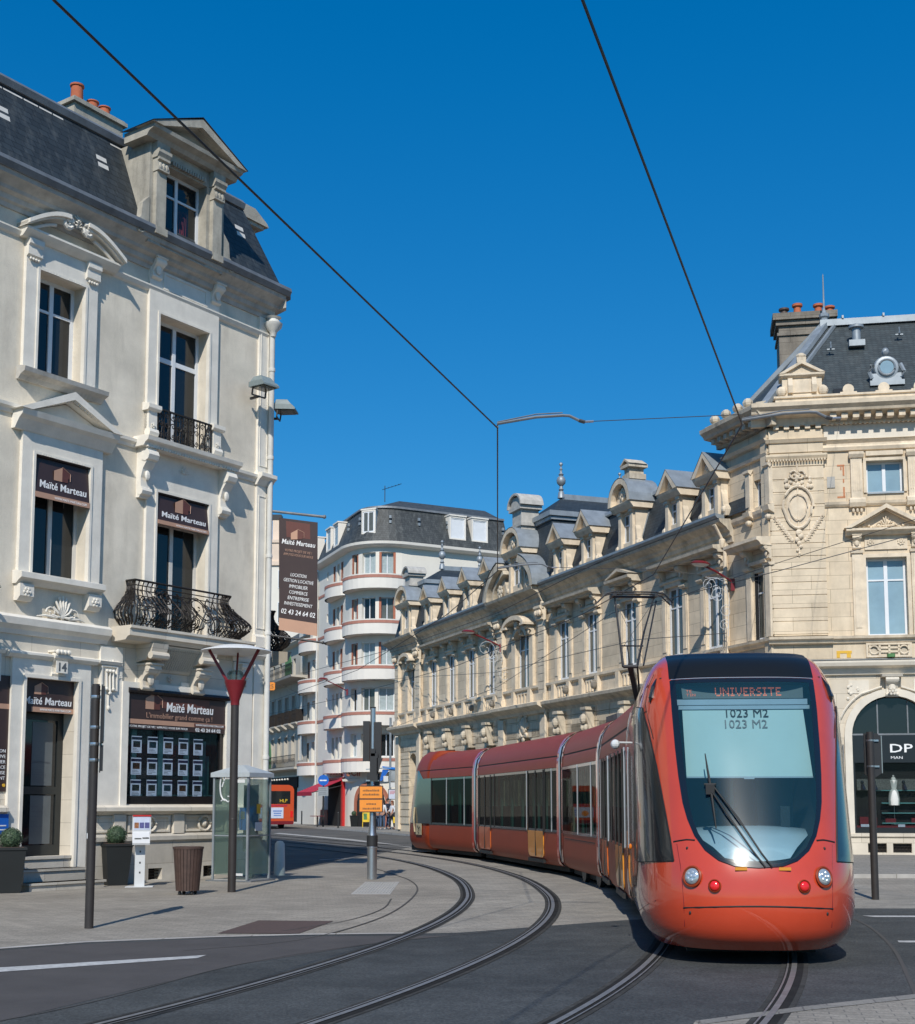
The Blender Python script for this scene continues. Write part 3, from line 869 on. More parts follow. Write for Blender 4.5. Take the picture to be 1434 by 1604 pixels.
    m.prism([(x, z) for x, z in ((.10, 0), (.10, -.46), (.24, -.34), (.36, .1), (5.0, 6.5), (4.6, 6.5))], 12.6, 12.86, 'z')
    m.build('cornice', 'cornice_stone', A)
    MB().mould([(.30, 12.86), (.50, 12.86), (.56, 12.96), (.54, 13.04), (.46, 13.06), (.30, 13.0)], -14, .18).prism([(.18, -.52), (.34, -.38), (.46, .1), (5.2, 6.6), (4.6, 6.6), (.3, 0)], 12.87, 13.02, 'z').build('gutter', 'zinc_dark', A)
    # mansard
    lo = [(-14, -.32), (.30, -.32), (9.8, 14.2), (-14, 22)]; hi = [(-14, .50), (-.38, .50), (8.8, 13.7), (-14, 20)]
    m = MB(); n = 4
    m.add([(x, y, 12.88) for x, y in lo] + [(x, y, 15.02) for x, y in hi], [(0, 1, 5, 4), (1, 2, 6, 5), (2, 3, 7, 6), (3, 0, 4, 7)])
    m.add([(x, y, 15.03) for x, y in hi] + [(-5, 8, 15.9), (0, 8, 15.9)], [(0, 1, 5, 4), (1, 2, 5), (2, 3, 4, 5), (3, 0, 4)])
    MATS.get('slate_a') or slate('slate_a')
    roof = m.build('roof', 'slate_a', A)
    m = MB().mould([(-.54, 14.90), (-.42, 14.94), (-.38, 15.06), (-.48, 15.16), (-.73, 15.12)], -14, -.36)
    m.build('ridge_flashing', 'zinc_dark', roof)
    m = MB()
    for x in (-6.95, -4.62, -.72):
        for dz in (0, .17):
            z = 14.15 + dz; y = -.32 + (z - 12.88) * .82 / 2.14
            m.add([(x - .13, y - .02, z - .05), (x + .13, y - .02, z - .05), (x + .13, y + .01, z + .05), (x - .13, y + .01, z + .05)], [(0, 1, 2, 3)])
    m.build('roof_vent', 'old_white_paint', roof)
    m = MB(); rnd = random.Random(3)
    x = -13.5
    while x < -4.0:
        w = .14 + rnd.random() * .3
        if rnd.random() < .75: m.add([(x, .40, 14.74), (x + w, .40, 14.74), (x + w, .44, 14.87), (x, .44, 14.87)], [(0, 1, 2, 3)])
        x += w + .03
    m.build('lead_flashing', 'old_white_paint', roof)
    ch = MB().box(-4.30, -3.0, 1.5, 2.1, 14.7, 16.06).box(-4.37, -2.93, 1.43, 2.17, 16.06, 16.14).box(-4.33, -2.97, 1.47, 2.13, 16.14, 16.18).build('chimney', 'dormer_stone', roof)
    for x, h, r in ((-4.0, .46, .13), (-3.58, .28, .12), (-3.26, .29, .12)):
        MB().lathe([(r, 0), (r * 1.05, h * .1), (r * .95, h * .9), (r * 1.15, h * .92), (r * 1.15, h), (r * .8, h)], x, 1.8, 16.18, 12).build('chimney_pot', 'terracotta', roof, sm_angle=40)
    # stone dormer
    dm = bpy.data.objects.new('dormer', None); COL.objects.link(dm); dm.parent = A; dm.location = (-.74, -.20, .757); dm.scale = (.86, 1, .923)
    m = MB()
    m.wall(-3.72, -1.30, 12.95, 15.30, [(-3.36, -1.88, 12.98, 14.84)], y=-.22, depth=.3)
    m.add([(-3.72, -.22, 12.95), (-3.72, .75, 12.95), (-3.72, .75, 15.3), (-3.72, -.22, 15.3)], [(0, 1, 2, 3)])
    m.add([(-1.30, -.22, 12.95), (-1.30, .75, 12.95), (-1.30, .75, 15.3), (-1.30, -.22, 15.3)], [(0, 1, 2, 3)])
    for x in (-3.45, -1.62):
        m.ob(x - .15, x + .15, .22, .32, 13.14, 14.55); m.ob(x - .18, x + .18, .22, .36, 13.14, 13.3)
        m.mould([(.22, 14.85), (.36, 14.85), (.42, 14.95), (.42, 15.02), (.36, 15.05), (.36, 15.2), (.22, 15.2)], x - .2, x + .2)
        for q in (-.1, 0, .1): m.ball((x + q, -.36, 14.66), .055, 1, .7, 1.6, 6)
        m.mould([(.22, 14.55), (.38, 14.56), (.38, 14.62), (.34, 14.78), (.40, 14.80), (.40, 14.85), (.22, 14.85)], x - .17, x + .17)
    dentils(m, -3.1, -2.0, .075, .045, .22, .30, 14.88, 14.97)
    m.mould([(.2, 15.2), (.36, 15.2), (.42, 15.28), (.56, 15.34), (.58, 15.42), (0, 15.42), (-.3, 15.42), (-.3, 15.2)], -3.98, -1.06)
    raking(m, -4.06, -.98, 15.42, 16.06, .20, .62, .1); raking(m, -3.9, -1.14, 15.42, 15.92, .08, .50, .1)
    m.relief([(-3.7, 15.42), (-1.3, 15.42), (-2.52, 15.85)], .0, .30)
    for sg, x in ((-1, -3.92), (1, -1.12)):
        m.relief([(x - sg * .2, 13.14), (x + sg * .22, 13.14), (x + sg * .26, 13.2), (x + sg * .20, 13.30), (x + sg * .04, 13.42), (x, 13.75), (x - sg * .2, 13.95)], .10, .24)
        m.tube([(x + sg * .08 + p[0], -.26, 13.16 + p[1]) for p in spiral(0, 0, .13, 1.5, 0, sg)], .03, 6)
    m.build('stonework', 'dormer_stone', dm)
    m = MB().add([(-4.08, -.64, 15.43), (-.96, -.64, 15.43), (-2.52, -.64, 16.1), (-4.08, .35, 15.43), (-.96, .35, 15.43), (-2.52, .35, 16.1)], [(0, 2, 5, 3), (2, 1, 4, 5)])
    m.build('dormer_roof', 'zinc_dark', dm)
    window(dm, -3.36, -1.88, 12.98, 14.84, .02, trans=[.72], pmat='pane_dark')
    m = MB()
    for k in range(7):
        x = -2.52 + k * .045; m.tube([(x, .07, 14.15), (x + .03 * math.sin(k), .066, 13.6), (x + .05, .07, 13.02)], .022, 5)
    m.build('curtain', 'curtain_red', dm)
    # smaller dormer turned to the side street
    m = MB(); m.box(-.1, .62, 1.0, 2.0, 13.0, 14.95); m.box(-.15, .74, .85, 2.1, 14.95, 15.04)
    m.prism([(-.15, 15.04), (.86, 15.04), (.80, 15.12), (.40, 15.34), (-.15, 15.34)], .8, 2.2, 'y')
    m.tube([(.62, .95, 13.1), (.72, .93, 13.4), (.62, .95, 13.7), (.68, .93, 14.2)], .07, 6)
    m.build('dormer', 'dormer_stone', A)
    # corner pilaster and drainpipe
    m = MB().ob(-.30, .03, 0, .06, 1.58, 12.36); m.frame(-.24, -.03, 5.4, 8.3, .02, .06, .075, bottom=True); m.frame(-.24, -.03, 9.0, 12.0, .02, .06, .075, bottom=True)
    m.mould([(0, 4.97), (.12, 4.97), (.12, 5.2), (.06, 5.26), (0, 5.26)], -.33, .05)
    m.build('corner_pilaster', 'pale_stone', A)
    m = MB().tube([(.02, -.14, .02), (.02, -.14, 11.9), (-.02, -.18, 12.15)], .062, 10)
    for z in (2.6, 5.3, 7.0, 9.2, 11.2): m.lathe([(.074, -.04), (.078, 0), (.074, .04)], .02, -.14, z, 10)
    m.lathe([(.06, 0), (.09, .12), (.19, .22), (.21, .30), (.16, .32), (.12, .40), (.18, .44)], .0, -.18, 11.95, 12)
    m.build('drainpipe', 'pipe_paint', A, sm_angle=40)
    # door, steps, transom
    d = MB(); x0, x1 = -6.2, -5.04
    d.box(x0, x0 + .13, .30, .36, .66, 3.28).box(x1 - .13, x1, .30, .36, .66, 3.28).box(x0 + .13, x1 - .13, .30, .36, .66, .86)
    d.box(x0 + .13, x1 - .13, .30, .36, 3.14, 3.28).box(x0 + .13, x1 - .13, .30, .36, 1.78, 1.92)
    door = d.build('door', 'door_frame', A)
    MB().box(x0 + .1, x1 - .1, .325, .335, .8, 3.2).build('glass', 'pane_dark', door)
    MB().box(-5.72, -5.26, .318, .323, 1.94, 3.10).box(-5.72, -5.26, .318, .323, .88, 1.76).build('frosted_panel', 'frosted', door)
    text('Maïté Marteau', .065, 'letter_grey', door, (-5.70, .315, 2.35), ext=.001)
    tt = MB()
    for k in range(6): tt.box(-5.70, -5.70 + .2 + .15 * ((k * 7) % 3) / 3, .314, .3165, 2.22 - k * .045, 2.235 - k * .045)
    for k in range(6): tt.box(-5.70, -5.70 + .16 + .15 * ((k * 5) % 3) / 3, .314, .3165, 1.55 - k * .09, 1.565 - k * .09)
    tt.build('lettering', 'letter_grey', door)
    MB().tube([(-6.05, .31, 1.98), (-6.05, .22, 2.0), (-6.05, .22, 2.38), (-6.05, .31, 2.40)], .022, 8).build('handle', 'brass', door)
    m = MB().box(-6.2, -5.04, -.02, .40, .004, .66).box(-6.3, -4.95, -.32, -.02, .004, .46).box(-6.33, -4.92, -.35, -.02, .42, .46)
    m.box(-6.42, -4.78, -.64, -.32, .004, .24).box(-6.45, -4.75, -.67, -.32, .20, .24).box(-6.2, -5.04, -.05, .2, .62, .67)
    m.build('steps', 'plinth_stone', A)
    MB().box(x0, x1, .26, .30, 3.28, 3.86).build('transom_panel', 'sign_brown', A)
    # street-name plate high on the corner of the ground floor
    p = MB().ob(-.98, -.55, .05, .07, 4.08, 4.42).build('street_plate', 'ground_stone', A)
    MB().frame(-.95, -.58, 4.11, 4.39, .02, .07, .08, bottom=True).build('plate_rim', 'plinth_stone', p)
def bombe_prof(t, z0, z1):
    """outward bulge of the basket railing: t 0 bottom .. 1 top"""
    o = .30 * math.exp(-((t - .30) / .26) ** 2) - .05 * math.exp(-((t - .84) / .15) ** 2)
    return o, z0 + (z1 - z0) * t
def build_bombe(par, x0, x1, z0, z1, oo=.44):
    m = MB(); N = 9
    def pt(u, t, off=0.):
        """u runs round the basket: 0..1 left return, 1..2 front, 2..3 right return"""
        b, z = bombe_prof(t, z0, z1); b += off; cr = .10
        if u < 1: x, o = x0 - b * .9, u * oo
        elif u > 2: x, o = x1 + b * .9, (3 - u) * oo
        else: x, o = x0 + (x1 - x0) * (u - 1), oo + b
        if u < 1: o += b * u
        if u > 2: o += b * (3 - u)
        if 1 <= u <= 1.15: x -= b * .9 * (1 - (u - 1) / .15)
        if 1.85 <= u <= 2: x += b * .9 * (1 - (2 - u) / .15)
        return (x, -o, z)
    m.tube([pt(u, 1) for u in (0, 1)], .022, 6); m.tube([pt(1, 1), pt(2, 1)], .022, 6); m.tube([pt(2, 1), pt(3, 1)], .022, 6)
    us = [i / 6 for i in range(7)] + [1 + i / 22 for i in range(1, 23)] + [2 + i / 6 for i in range(1, 7)]
    for t in (.02, .80, .90): m.tube([pt(u, t) for u in us], .011, 4)
    for i, u in enumerate(us):
        if 1.24 < u < 1.78: continue
        m.tube([pt(u + .018 * math.sin(t / N * 2 * PI), t / N) for t in range(N + 1)], .016, 4)
        m.tube([pt(min(3, u + .03), t / N, .02) for t in range(1, N - 2)], .010, 4)
        for t0 in (.12, .38, .62):
            m.tube([pt(max(0, min(3, u + .05 + .036 * math.cos(a))), t0 + .055 * math.sin(a), .015) for a in [k * .7 for k in range(10)]], .009, 4)
    # front centre: tall wheel, scrolls, leaves and ribbons
    for c, r, tz in ((1.62, .095, .55), (1.36, .07, .30), (1.50, .05, .22), (1.72, .06, .24), (1.30, .05, .72)):
        for q in (0, .018):
            m.tube([pt(c + (r - q) * math.cos(a) * .95, min(.97, max(.02, tz + (r - q) * 3.0 * math.sin(a)))) for a in [k * PI / 9 for k in range(19)]], .011, 4)
    for c, s in ((1.40, 1), (1.52, -1), (1.28, 1), (1.76, -1)):
        m.tube([pt(c + s * .09 * math.sin(t * 2.9), .05 + t * .8, .02) for t in [k / 10 for k in range(11)]], .014, 4)
        m.tube([pt(c + .03 + s * .07 * math.sin(t * 3.4), .05 + t * .8, .02) for t in [k / 10 for k in range(11)]], .011, 4)
    rnd = random.Random(5)
    for k in range(280):
        u = rnd.choice([rnd.uniform(0, .95), rnd.uniform(1.02, 1.98), rnd.uniform(1.02, 1.98), rnd.uniform(2.05, 3)]); t = rnd.uniform(.08, .78)
        p = Vector(pt(u, t, .02)); q = Vector(pt(min(3, max(0, u + rnd.uniform(-.04, .04))), min(.95, t + rnd.uniform(.04, .11)), .03))
        m.tube([p, (p + q) / 2 + Vector((0, -.01, 0)), q], [.004, .018, .003], 4)
    o = m.build('railing', 'iron', par)
    p = MB().box(x0, x1, -oo, -.06, z0 + .003, z0 + .012).build('deck', 'cornice_stone', par)
    return o
build_a()
# same basket balcony, one bay further left, and the one round the corner
_b = bpy.data.objects.new('balcony', None); COL.objects.link(_b); _b.parent = A
MB().mould([(0, 4.64), (.30, 4.64), (.66, 4.78), (.74, 4.99), (0, 4.99)], -10.73, -7.37).build('slab', 'ground_stone', _b)
build_bombe(_b, -10.42, -7.6, 4.99, 5.93)
_b = bpy.data.objects.new('balcony', None); COL.objects.link(_b); _b.parent = A
_b.location = (.98, 1.34, 0); _b.rotation_euler = (0, 0, R(56))
MB().mould([(-.3, 4.64), (.30, 4.64), (.66, 4.78), (.74, 4.99), (-.3, 4.99)], -1.1, 1.6).build('slab', 'ground_stone', _b)
build_bombe(_b, -.8, 1.3, 4.99, 5.93)

# ---- agency signs and the shop window
def a_thing(name, x, o, z, label, cat, group=None):
    t = thing(name, facade_point(A_LOC, A_RZ, x * A_S, o * A_S, z * A_S), A_RZ, label, cat, group)
    t.scale = (A_S,) * 3
    return t, (lambda X, Y, Z: (X - x, Y + o, Z - z))
def house_logo(par, x, z, s, y, fm=None):
    fm = fm or (lambda a, b, c: (a, b, c))
    MB().prism([(x, z), (x + s * .5, z), (x + s * .5, z + s * .72), (x, z + s * .48)], y - .003, y, 'y').build('house_emblem', 'sign_tan', par, fm)
    MB().prism([(x + s * .5, z), (x + s * .86, z), (x + s * .86, z + s * .22), (x + s, z + s * .22), (x + s, z + s * .46), (x + s * .5, z + s * .72)], y - .0035, y - .0005, 'y').build('house_emblem', 'sign_warm', par, fm)
    MB().tube([(x + s * .5, y - .004, z + s * .74), (x + s, y - .004, z + s * .48), (x + s, y - .004, z + s * .1)], s * .02, 4).build('house_emblem', 'letter_tan', par, fm)
def blind(x0, x1, z0, z1, lab, o=.02, sy=.06):
    t, fm = a_thing('shop_blind', x0, 0, z0, lab, 'sign', 'agency blinds over the windows')
    w = x1 - x0; y = -o
    MB().add([(x0, -.02, z1), (x1, -.02, z1), (x1, -sy, z0), (x0, -sy, z0), (x0, -.01, z1), (x1, -.01, z1), (x1, -sy + .01, z0), (x0, -sy + .01, z0)], [(0, 1, 2, 3), (4, 7, 6, 5), (3, 2, 6, 7), (0, 3, 7, 4), (1, 5, 6, 2)]).build('canvas', 'sign_brown', t, fm)
    MB().tube([(x0 - .03, -.03, z1 + .02), (x1 + .06, -.03, z1 + .02)], .05, 8).build('roller', 'black_gloss', t, fm)
    tilt = math.atan2(sy - .02, z1 - z0)
    h = z1 - z0
    MB().box(x0, x1, -sy - .005, -sy + .02, z0, z0 + h * .13).build('band', 'sign_tan', t, fm)
    rt = (PI / 2 - tilt, 0, 0)
    ylet = lambda z: -.024 - (sy - .02) * (z1 - z) / h
    zz = z0 + h * .26
    text('Maïté Marteau', h * .26, 'letter_white', t, fm(x0 + w * .07, ylet(zz), zz), rt, width=w * .87, bold=.012, shear=.12)
    text('WWW.MAITE-MARTEAU.COM', h * .09, 'letter_white', t, fm(x0 + w * .34, -sy - .008, z0 + h * .03), rt, width=w * .60)
    zz = z0 + h * .50
    house_logo(t, x0 + w * .34, zz, w * .30, ylet(zz) - .003, fm)
    return t
blind(-6.16, -4.92, 7.16, 7.94, 'dark brown agency blind over the tall left window of the first floor', sy=.10)
blind(-3.19, -1.78, 7.18, 7.81, 'dark brown agency blind over the window above the iron basket balcony', sy=.10)
# transom sign above the door
t, fm = a_thing('door_sign', -6.2, 0, 3.28, 'dark brown agency name panel over the entrance door', 'sign')
fm0 = fm
fm = lambda X, Y, Z: fm0(X, Y + .02, Z)
MB().box(-6.2, -5.04, .02, .05, 3.26, 3.86).build('panel', 'sign_brown', t, fm)
MB().box(-5.98, -5.04, .012, .03, 3.26, 3.35).build('band', 'sign_tan', t, fm)
text('Maïté Marteau', .19, 'letter_white', t, fm(-6.16, .016, 3.40), width=1.06, bold=.012, shear=.12)
text('WWW.MAITE-MARTEAU.COM', .06, 'letter_white', t, fm(-5.80, .010, 3.285), width=.70)
house_logo(t, -5.93, 3.58, .30, .016, fm)
# shop front
sw, fm = a_thing('shop_window', -3.80, 0, 1.60, 'wide black agency shop window with fifteen property cards in rows', 'shop window')
m = MB().box(-3.80, -1.12, .02, .10, 1.60, 1.76).box(-3.80, -3.70, .02, .10, 1.76, 3.84).box(-1.22, -1.12, .02, .10, 1.76, 3.84)
m.build('window_frame', 'black_gloss', sw, fm)
MB().box(-3.70, -1.22, .06, .066, 1.76, 3.20).build('pane', 'glass_shop', sw, fm)
MB().box(-3.78, -1.14, .36, .38, 1.6, 3.84).box(-3.79, -3.78, .1, .38, 1.6, 3.84).box(-1.14, -1.13, .1, .38, 1.6, 3.84).box(-3.78, -1.14, .10, .36, 1.74, 1.76).build('backdrop', 'room_dark', sw, fm)
m = MB()
for x in (-3.36, -2.66, -1.94): m.box(x, x + .05, .30, .34, 1.76, 3.2).box(x + .055, x + .13, .31, .33, 1.76, 3.2)
m.box(-1.48, -1.42, .22, .34, 1.76, 2.9).box(-1.40, -1.26, .28, .33, 1.76, 2.6)
for k in range(5): m.box(-3.5 + k * .5, -3.22 + k * .5, .12, .28, 1.765, 1.79)
m.build('display_post', 'teal_fitting', sw, fm)
pc = 0
for r_ in range(3):
    for c_ in range(5):
        x = -3.53 + c_ * .415 ; z = 2.93 - r_ * .425
        card = MB().box(x, x + .26, .12, .125, z - .33, z).build('property_card', 'sunlit_card_glow', sw, fm)
        MB().box(x, x + .26, .116, .119, z - .075, z - .02).build('header', 'poster_blue', card, fm)
        MB().box(x + .04, x + .22, .116, .119, z - .22, z - .10).build('photograph', ['photo', 'photo_warm', 'photo', 'photo_cool', 'photo'][(pc * 3 + r_) % 5], card, fm)
        tt = MB()
        for k in range(3): tt.box(x + .03, x + .13 + .03 * ((pc + k) % 4), .116, .119, z - .25 - k * .028, z - .242 - k * .028)
        tt.build('lettering', 'letter_grey', card, fm)
        pc += 1
sb = a_thing('shop_blind', -3.80, .02, 3.2, 'wide brown agency fascia blind with slogan and telephone number over the shop window', 'sign', 'agency blinds over the windows')
t, fm = sb
MB().box(-3.79, -1.13, -.03, -.01, 3.06, 3.80).build('canvas', 'sign_brown', t, fm)
MB().tube([(-3.82, -.06, 3.80), (-1.06, -.06, 3.80)], .06, 8).build('roller', 'black_gloss', t, fm)
MB().box(-3.79, -1.13, -.036, -.031, 3.16, 3.25).build('band', 'sign_tan', t, fm)
MB().box(-2.02, -1.13, -.040, -.0365, 3.17, 3.24).build('band', 'sign_warm', t, fm)
MB().box(-2.9, -1.6, -.034, -.031, 3.50, 3.72).build('warm_patch', 'sign_warm', t, fm)
text('Maïté Marteau', .26, 'letter_white', t, fm(-2.80, -.038, 3.44), width=1.30, bold=.012, shear=.1)
text("L'immobilier grand comme ça !", .15, 'letter_tan', t, fm(-3.32, -.036, 3.29), width=1.80)
text('WWW.MAITE-MARTEAU.COM', .06, 'letter_white', t, fm(-1.98, -.043, 3.185), width=.80)
text('VOTRE PROJET DE VIE ! APPUYEZ-VOUS SUR NOUS', .06, 'letter_white', t, fm(-3.75, -.034, 3.09), width=1.55)
text('02 43 24 64 02', .10, 'letter_white', t, fm(-1.98, -.034, 3.075), width=.72, bold=.02)
house_logo(t, -3.34, 3.46, .44, -.036, fm)
# partly seen agency window at the left edge
t, fm = a_thing('sign_panel', -9.5, .0, 1.82, 'dark brown agency services panel at the far left edge beside the door', 'sign')
MB().box(-10.5, -6.48, -.02, .0, 1.82, 3.86).build('panel', 'sign_brown', t, fm)
MB().box(-10.5, -6.48, -.025, -.021, 3.27, 3.36).build('band', 'sign_tan', t, fm)
for k, s_ in enumerate(['LOCATION', 'GESTION LOCATIVE', 'IMMOBILIER', 'COMMERCE', 'ENTREPRISE', 'INVESTISSEMENT']):
    text(s_, .085, 'letter_white', t, fm(-6.54, -.026, 2.50 - k * .095), align='RIGHT')
MB().lathe([(.03, 0), (.03, .01)], -6.56, -.03, 1.93, 10, ax='y').build('dot', 'yellow_sign', t, fm)
t, fm = a_thing('wall_sign', -6.6, .1, 1.06, 'small blue notice fixed to the wall low at the far left edge', 'sign')
MB().ob(-6.95, -6.50, .10, .12, 1.08, 1.43).build('panel', 'blue_sign', t, fm)
MB().box(-6.72, -6.55, -.124, -.121, 1.22, 1.24).box(-6.70, -6.55, -.124, -.121, 1.15, 1.17).build('lettering', 'letter_white', t, fm)

# ================================================================ LONG STONE WING WITH DORMERS (local x = along the front, far end negative)
slate('slate_b', (.024, .034, .042), .2, .12, .12)
B_LOC = (8.894, 43.396, 0); B_RZ = R(90 - 159.7)
B = thing('stone_building', B_LOC, B_RZ, 'long cream stone wing with a row of gabled dormers, behind the tram', 'building')
def tri(m, x0, x1, zb, zt, t, o, oi=0.):
    cx = (x0 + x1) / 2
    m.relief([(x0, zb), (cx, zt), (cx, zt - t), (x0 + t * 1.6, zb)], oi, o)
    m.relief([(x1, zb), (x1 - t * 1.6, zb), (cx, zt - t), (cx, zt)], oi, o)
def seg(m, x0, x1, zb, rise, t, o, oi=0., n=10, a0=0., a1=PI):
    cx = (x0 + x1) / 2; w = (x1 - x0) / 2
    ou = [(cx - w * math.cos(a0 + (a1 - a0) * k / n), zb + rise * math.sin(a0 + (a1 - a0) * k / n)) for k in range(n + 1)]
    inn = [(cx - (w - t) * math.cos(a0 + (a1 - a0) * k / n), zb + max(0, rise - t) * math.sin(a0 + (a1 - a0) * k / n)) for k in range(n + 1)]
    for k in range(n):
        m.relief([ou[k], ou[k + 1], inn[k + 1], inn[k]], oi, o)
    return ou
def b_dormer(par, cx, w, z0, zt, kind='gable', o=.25, ww=.62):
    """stone dormer front standing over the eaves"""
    d = bpy.data.objects.new('dormer', None); COL.objects.link(d); d.parent = par
    h = w / 2; hz = z0 + (zt - z0) * .60; bk = .55
    m = MB().wall(cx - h * .78, cx + h * .78, z0, hz, [(cx - ww / 2, cx + ww / 2, z0 + .35, hz - .22)], y=-o, depth=.35)
    for sg in (-1, 1):
        x = cx + sg * h * .78
        m.add([(x, -o, z0), (x, bk, z0), (x, bk, hz), (x, -o, hz)], [(0, 1, 2, 3)])
        m.ob(cx + sg * h * .56 - .1, cx + sg * h * .56 + .1, o, o + .1, z0, hz - .1)
        m.ob(cx + sg * h * .56 - .13, cx + sg * h * .56 + .13, o, o + .15, hz - .22, hz - .1)
        m.relief([(x, z0), (x + sg * .26, z0), (x + sg * .28, z0 + .2), (x + sg * .12, z0 + .4), (x + sg * .06, z0 + .75), (x, z0 + .9)], o - .2, o + .02)
        m.ball((x + sg * .15, -o, z0 + .2), .13, 1, .8, 1, 6)
        m.tube([(x + sg * .12, -o + .02, z0 + .2), (x + sg * .12, .1, z0 + .2)], .11, 6)
    m.mould([(o - .02, hz - .1), (o + .18, hz - .1), (o + .3, hz + .05), (o + .34, hz + .14), (-bk, hz + .14), (-bk, hz - .1)], cx - h, cx + h)
    zb = hz + .14
    if kind == 'gable':
        tri(m, cx - h - .04, cx + h + .04, zb, zt, .17, o + .36, -.3)
        m.relief([(cx - h * .8, zb), (cx + h * .8, zb), (cx, zt - .22)], -.1, o + .14)
        rosette(m, cx, zb + (zt - zb) * .36, (zt - zb) * .26, o + .14, 7)
    else:
        seg(m, cx - h - .04, cx + h + .04, zb, (zt - zb), .2, o + .38, -.3)
        m.relief([(cx - h * .8, zb), (cx + h * .8, zb), (cx + h * .5, zt - .35), (cx - h * .5, zt - .35)], -.1, o + .14)
        rosette(m, cx, zb + (zt - zb) * .4, (zt - zb) * .3, o + .16, 7)
    m.build('stonework', 'cream_trim', d)
    if kind == 'gable':
        r = MB().add([(cx - h - .05, -o - .37, zb + .01), (cx, -o - .37, zt + .03), (cx + h + .05, -o - .37, zb + .01), (cx - h - .05, bk + .12, zb + .01), (cx, bk + .12, zt + .03), (cx + h + .05, bk + .12, zb + .01)], [(0, 1, 4, 3), (1, 2, 5, 4)])
    else:
        r = MB(); N = 10
        P = [(cx - (h + .06) * math.cos(PI * k / N), zb + (zt - zb + .03) * math.sin(PI * k / N)) for k in range(N + 1)]
        for a, b in zip(P, P[1:]):
            r.add([(a[0], -o - .39, a[1]), (b[0], -o - .39, b[1]), (b[0], bk + .12, b[1]), (a[0], bk + .12, a[1])], [(0, 1, 2, 3)])
    r.build('dormer_roof', 'zinc', d)
    MB().bar((cx + h * .80, -.06, z0 + .1), (cx + h * .80, .40, hz + .05), .10, .06).build('flashing', 'zinc', d)
    window(d, cx - ww / 2, cx + ww / 2, z0 + .35, hz - .22, -o + .07, pmat='pane_pale_reflect', trans=[.62], fw=.05, mw=.06)
    return d
def crest(par, cx, z0, w, h, o=.1, curved=True):
    m = MB().ob(cx - w * .32, cx + w * .32, -.5, o, z0, z0 + h * .55)
    m.ob(cx - w * .38, cx + w * .38, -.56, o + .06, z0 + h * .12, z0 + h * .2)
    m.ob(cx - w * .42, cx + w * .42, -.6, o + .12, z0 + h * .55, z0 + h * .65)
    seg(m, cx - w * .5, cx + w * .5, z0 + h * .65, h * .35, .10, o + .16, -.62)
    m.relief([(cx - w * .42, z0 + h * .65), (cx + w * .42, z0 + h * .65), (cx + w * .25, z0 + h * .9), (cx - w * .25, z0 + h * .9)], -.55, o + .05)
    return m.build('gable_crest', 'cornice_stone', par)
def finial(par, x, y, z, s=1., mt='zinc'):
    prof = [(.22, 0), (.16, .35), (.10, .42), (.16, .50), (.10, .58), (.09, .70), (.24, .86), (.27, 1.05), (.20, 1.22), (.10, 1.30), (.16, 1.38), (.08, 1.46), (.06, 1.62), (.10, 1.70), (.04, 1.78), (.04, 1.86), (.11, 1.96), (.10, 2.04), (.02, 2.10)]
    return MB().lathe([(r * s, q * s) for r, q in prof], x, y, z, 10).build('finial', mt, par, sm_angle=40)
def hip_roof(par, x0, x1, y0, y1, z0, z1, z2, set_, rx, ridge_y, mt):
    """mansard to a curb, then a hip to a ridge"""
    lo = [(x0, y0), (x1, y0), (x1, y1), (x0, y1)]; a, b, c, d = x0 + set_, x1 - set_, y0 + set_, y1 - set_
    hi = [(a, c), (b, c), (b, d), (a, d)]; cx = (x0 + x1) / 2
    m = MB().add([(x, y, z0) for x, y in lo] + [(x, y, z1) for x, y in hi], [(0, 1, 5, 4), (1, 2, 6, 5), (2, 3, 7, 6), (3, 0, 4, 7)])
    m.add([(x, y, z1 + .3) for x, y in hi] + [(cx, ridge_y[0], z2), (cx, ridge_y[1], z2)], [(0, 1, 4), (1, 2, 5, 4), (2, 3, 5), (3, 0, 4, 5)])
    r = m.build('pavilion_roof', mt, par)
    k = MB().box(a - .12, b + .12, c - .12, d + .12, z1 - .06, z1 + .10).box(a - .22, b + .22, c - .22, d + .22, z1 + .10, z1 + .32)
    k.build('zinc_curb', 'zinc', r)
    MB().box(cx - .12, cx + .12, ridge_y[0], ridge_y[1], z2 - .12, z2 + .18).build('ridge', 'zinc', r)
    finial(r, cx, ridge_y[0], z2, .8); finial(r, cx, ridge_y[1], z2, .7)
    return r
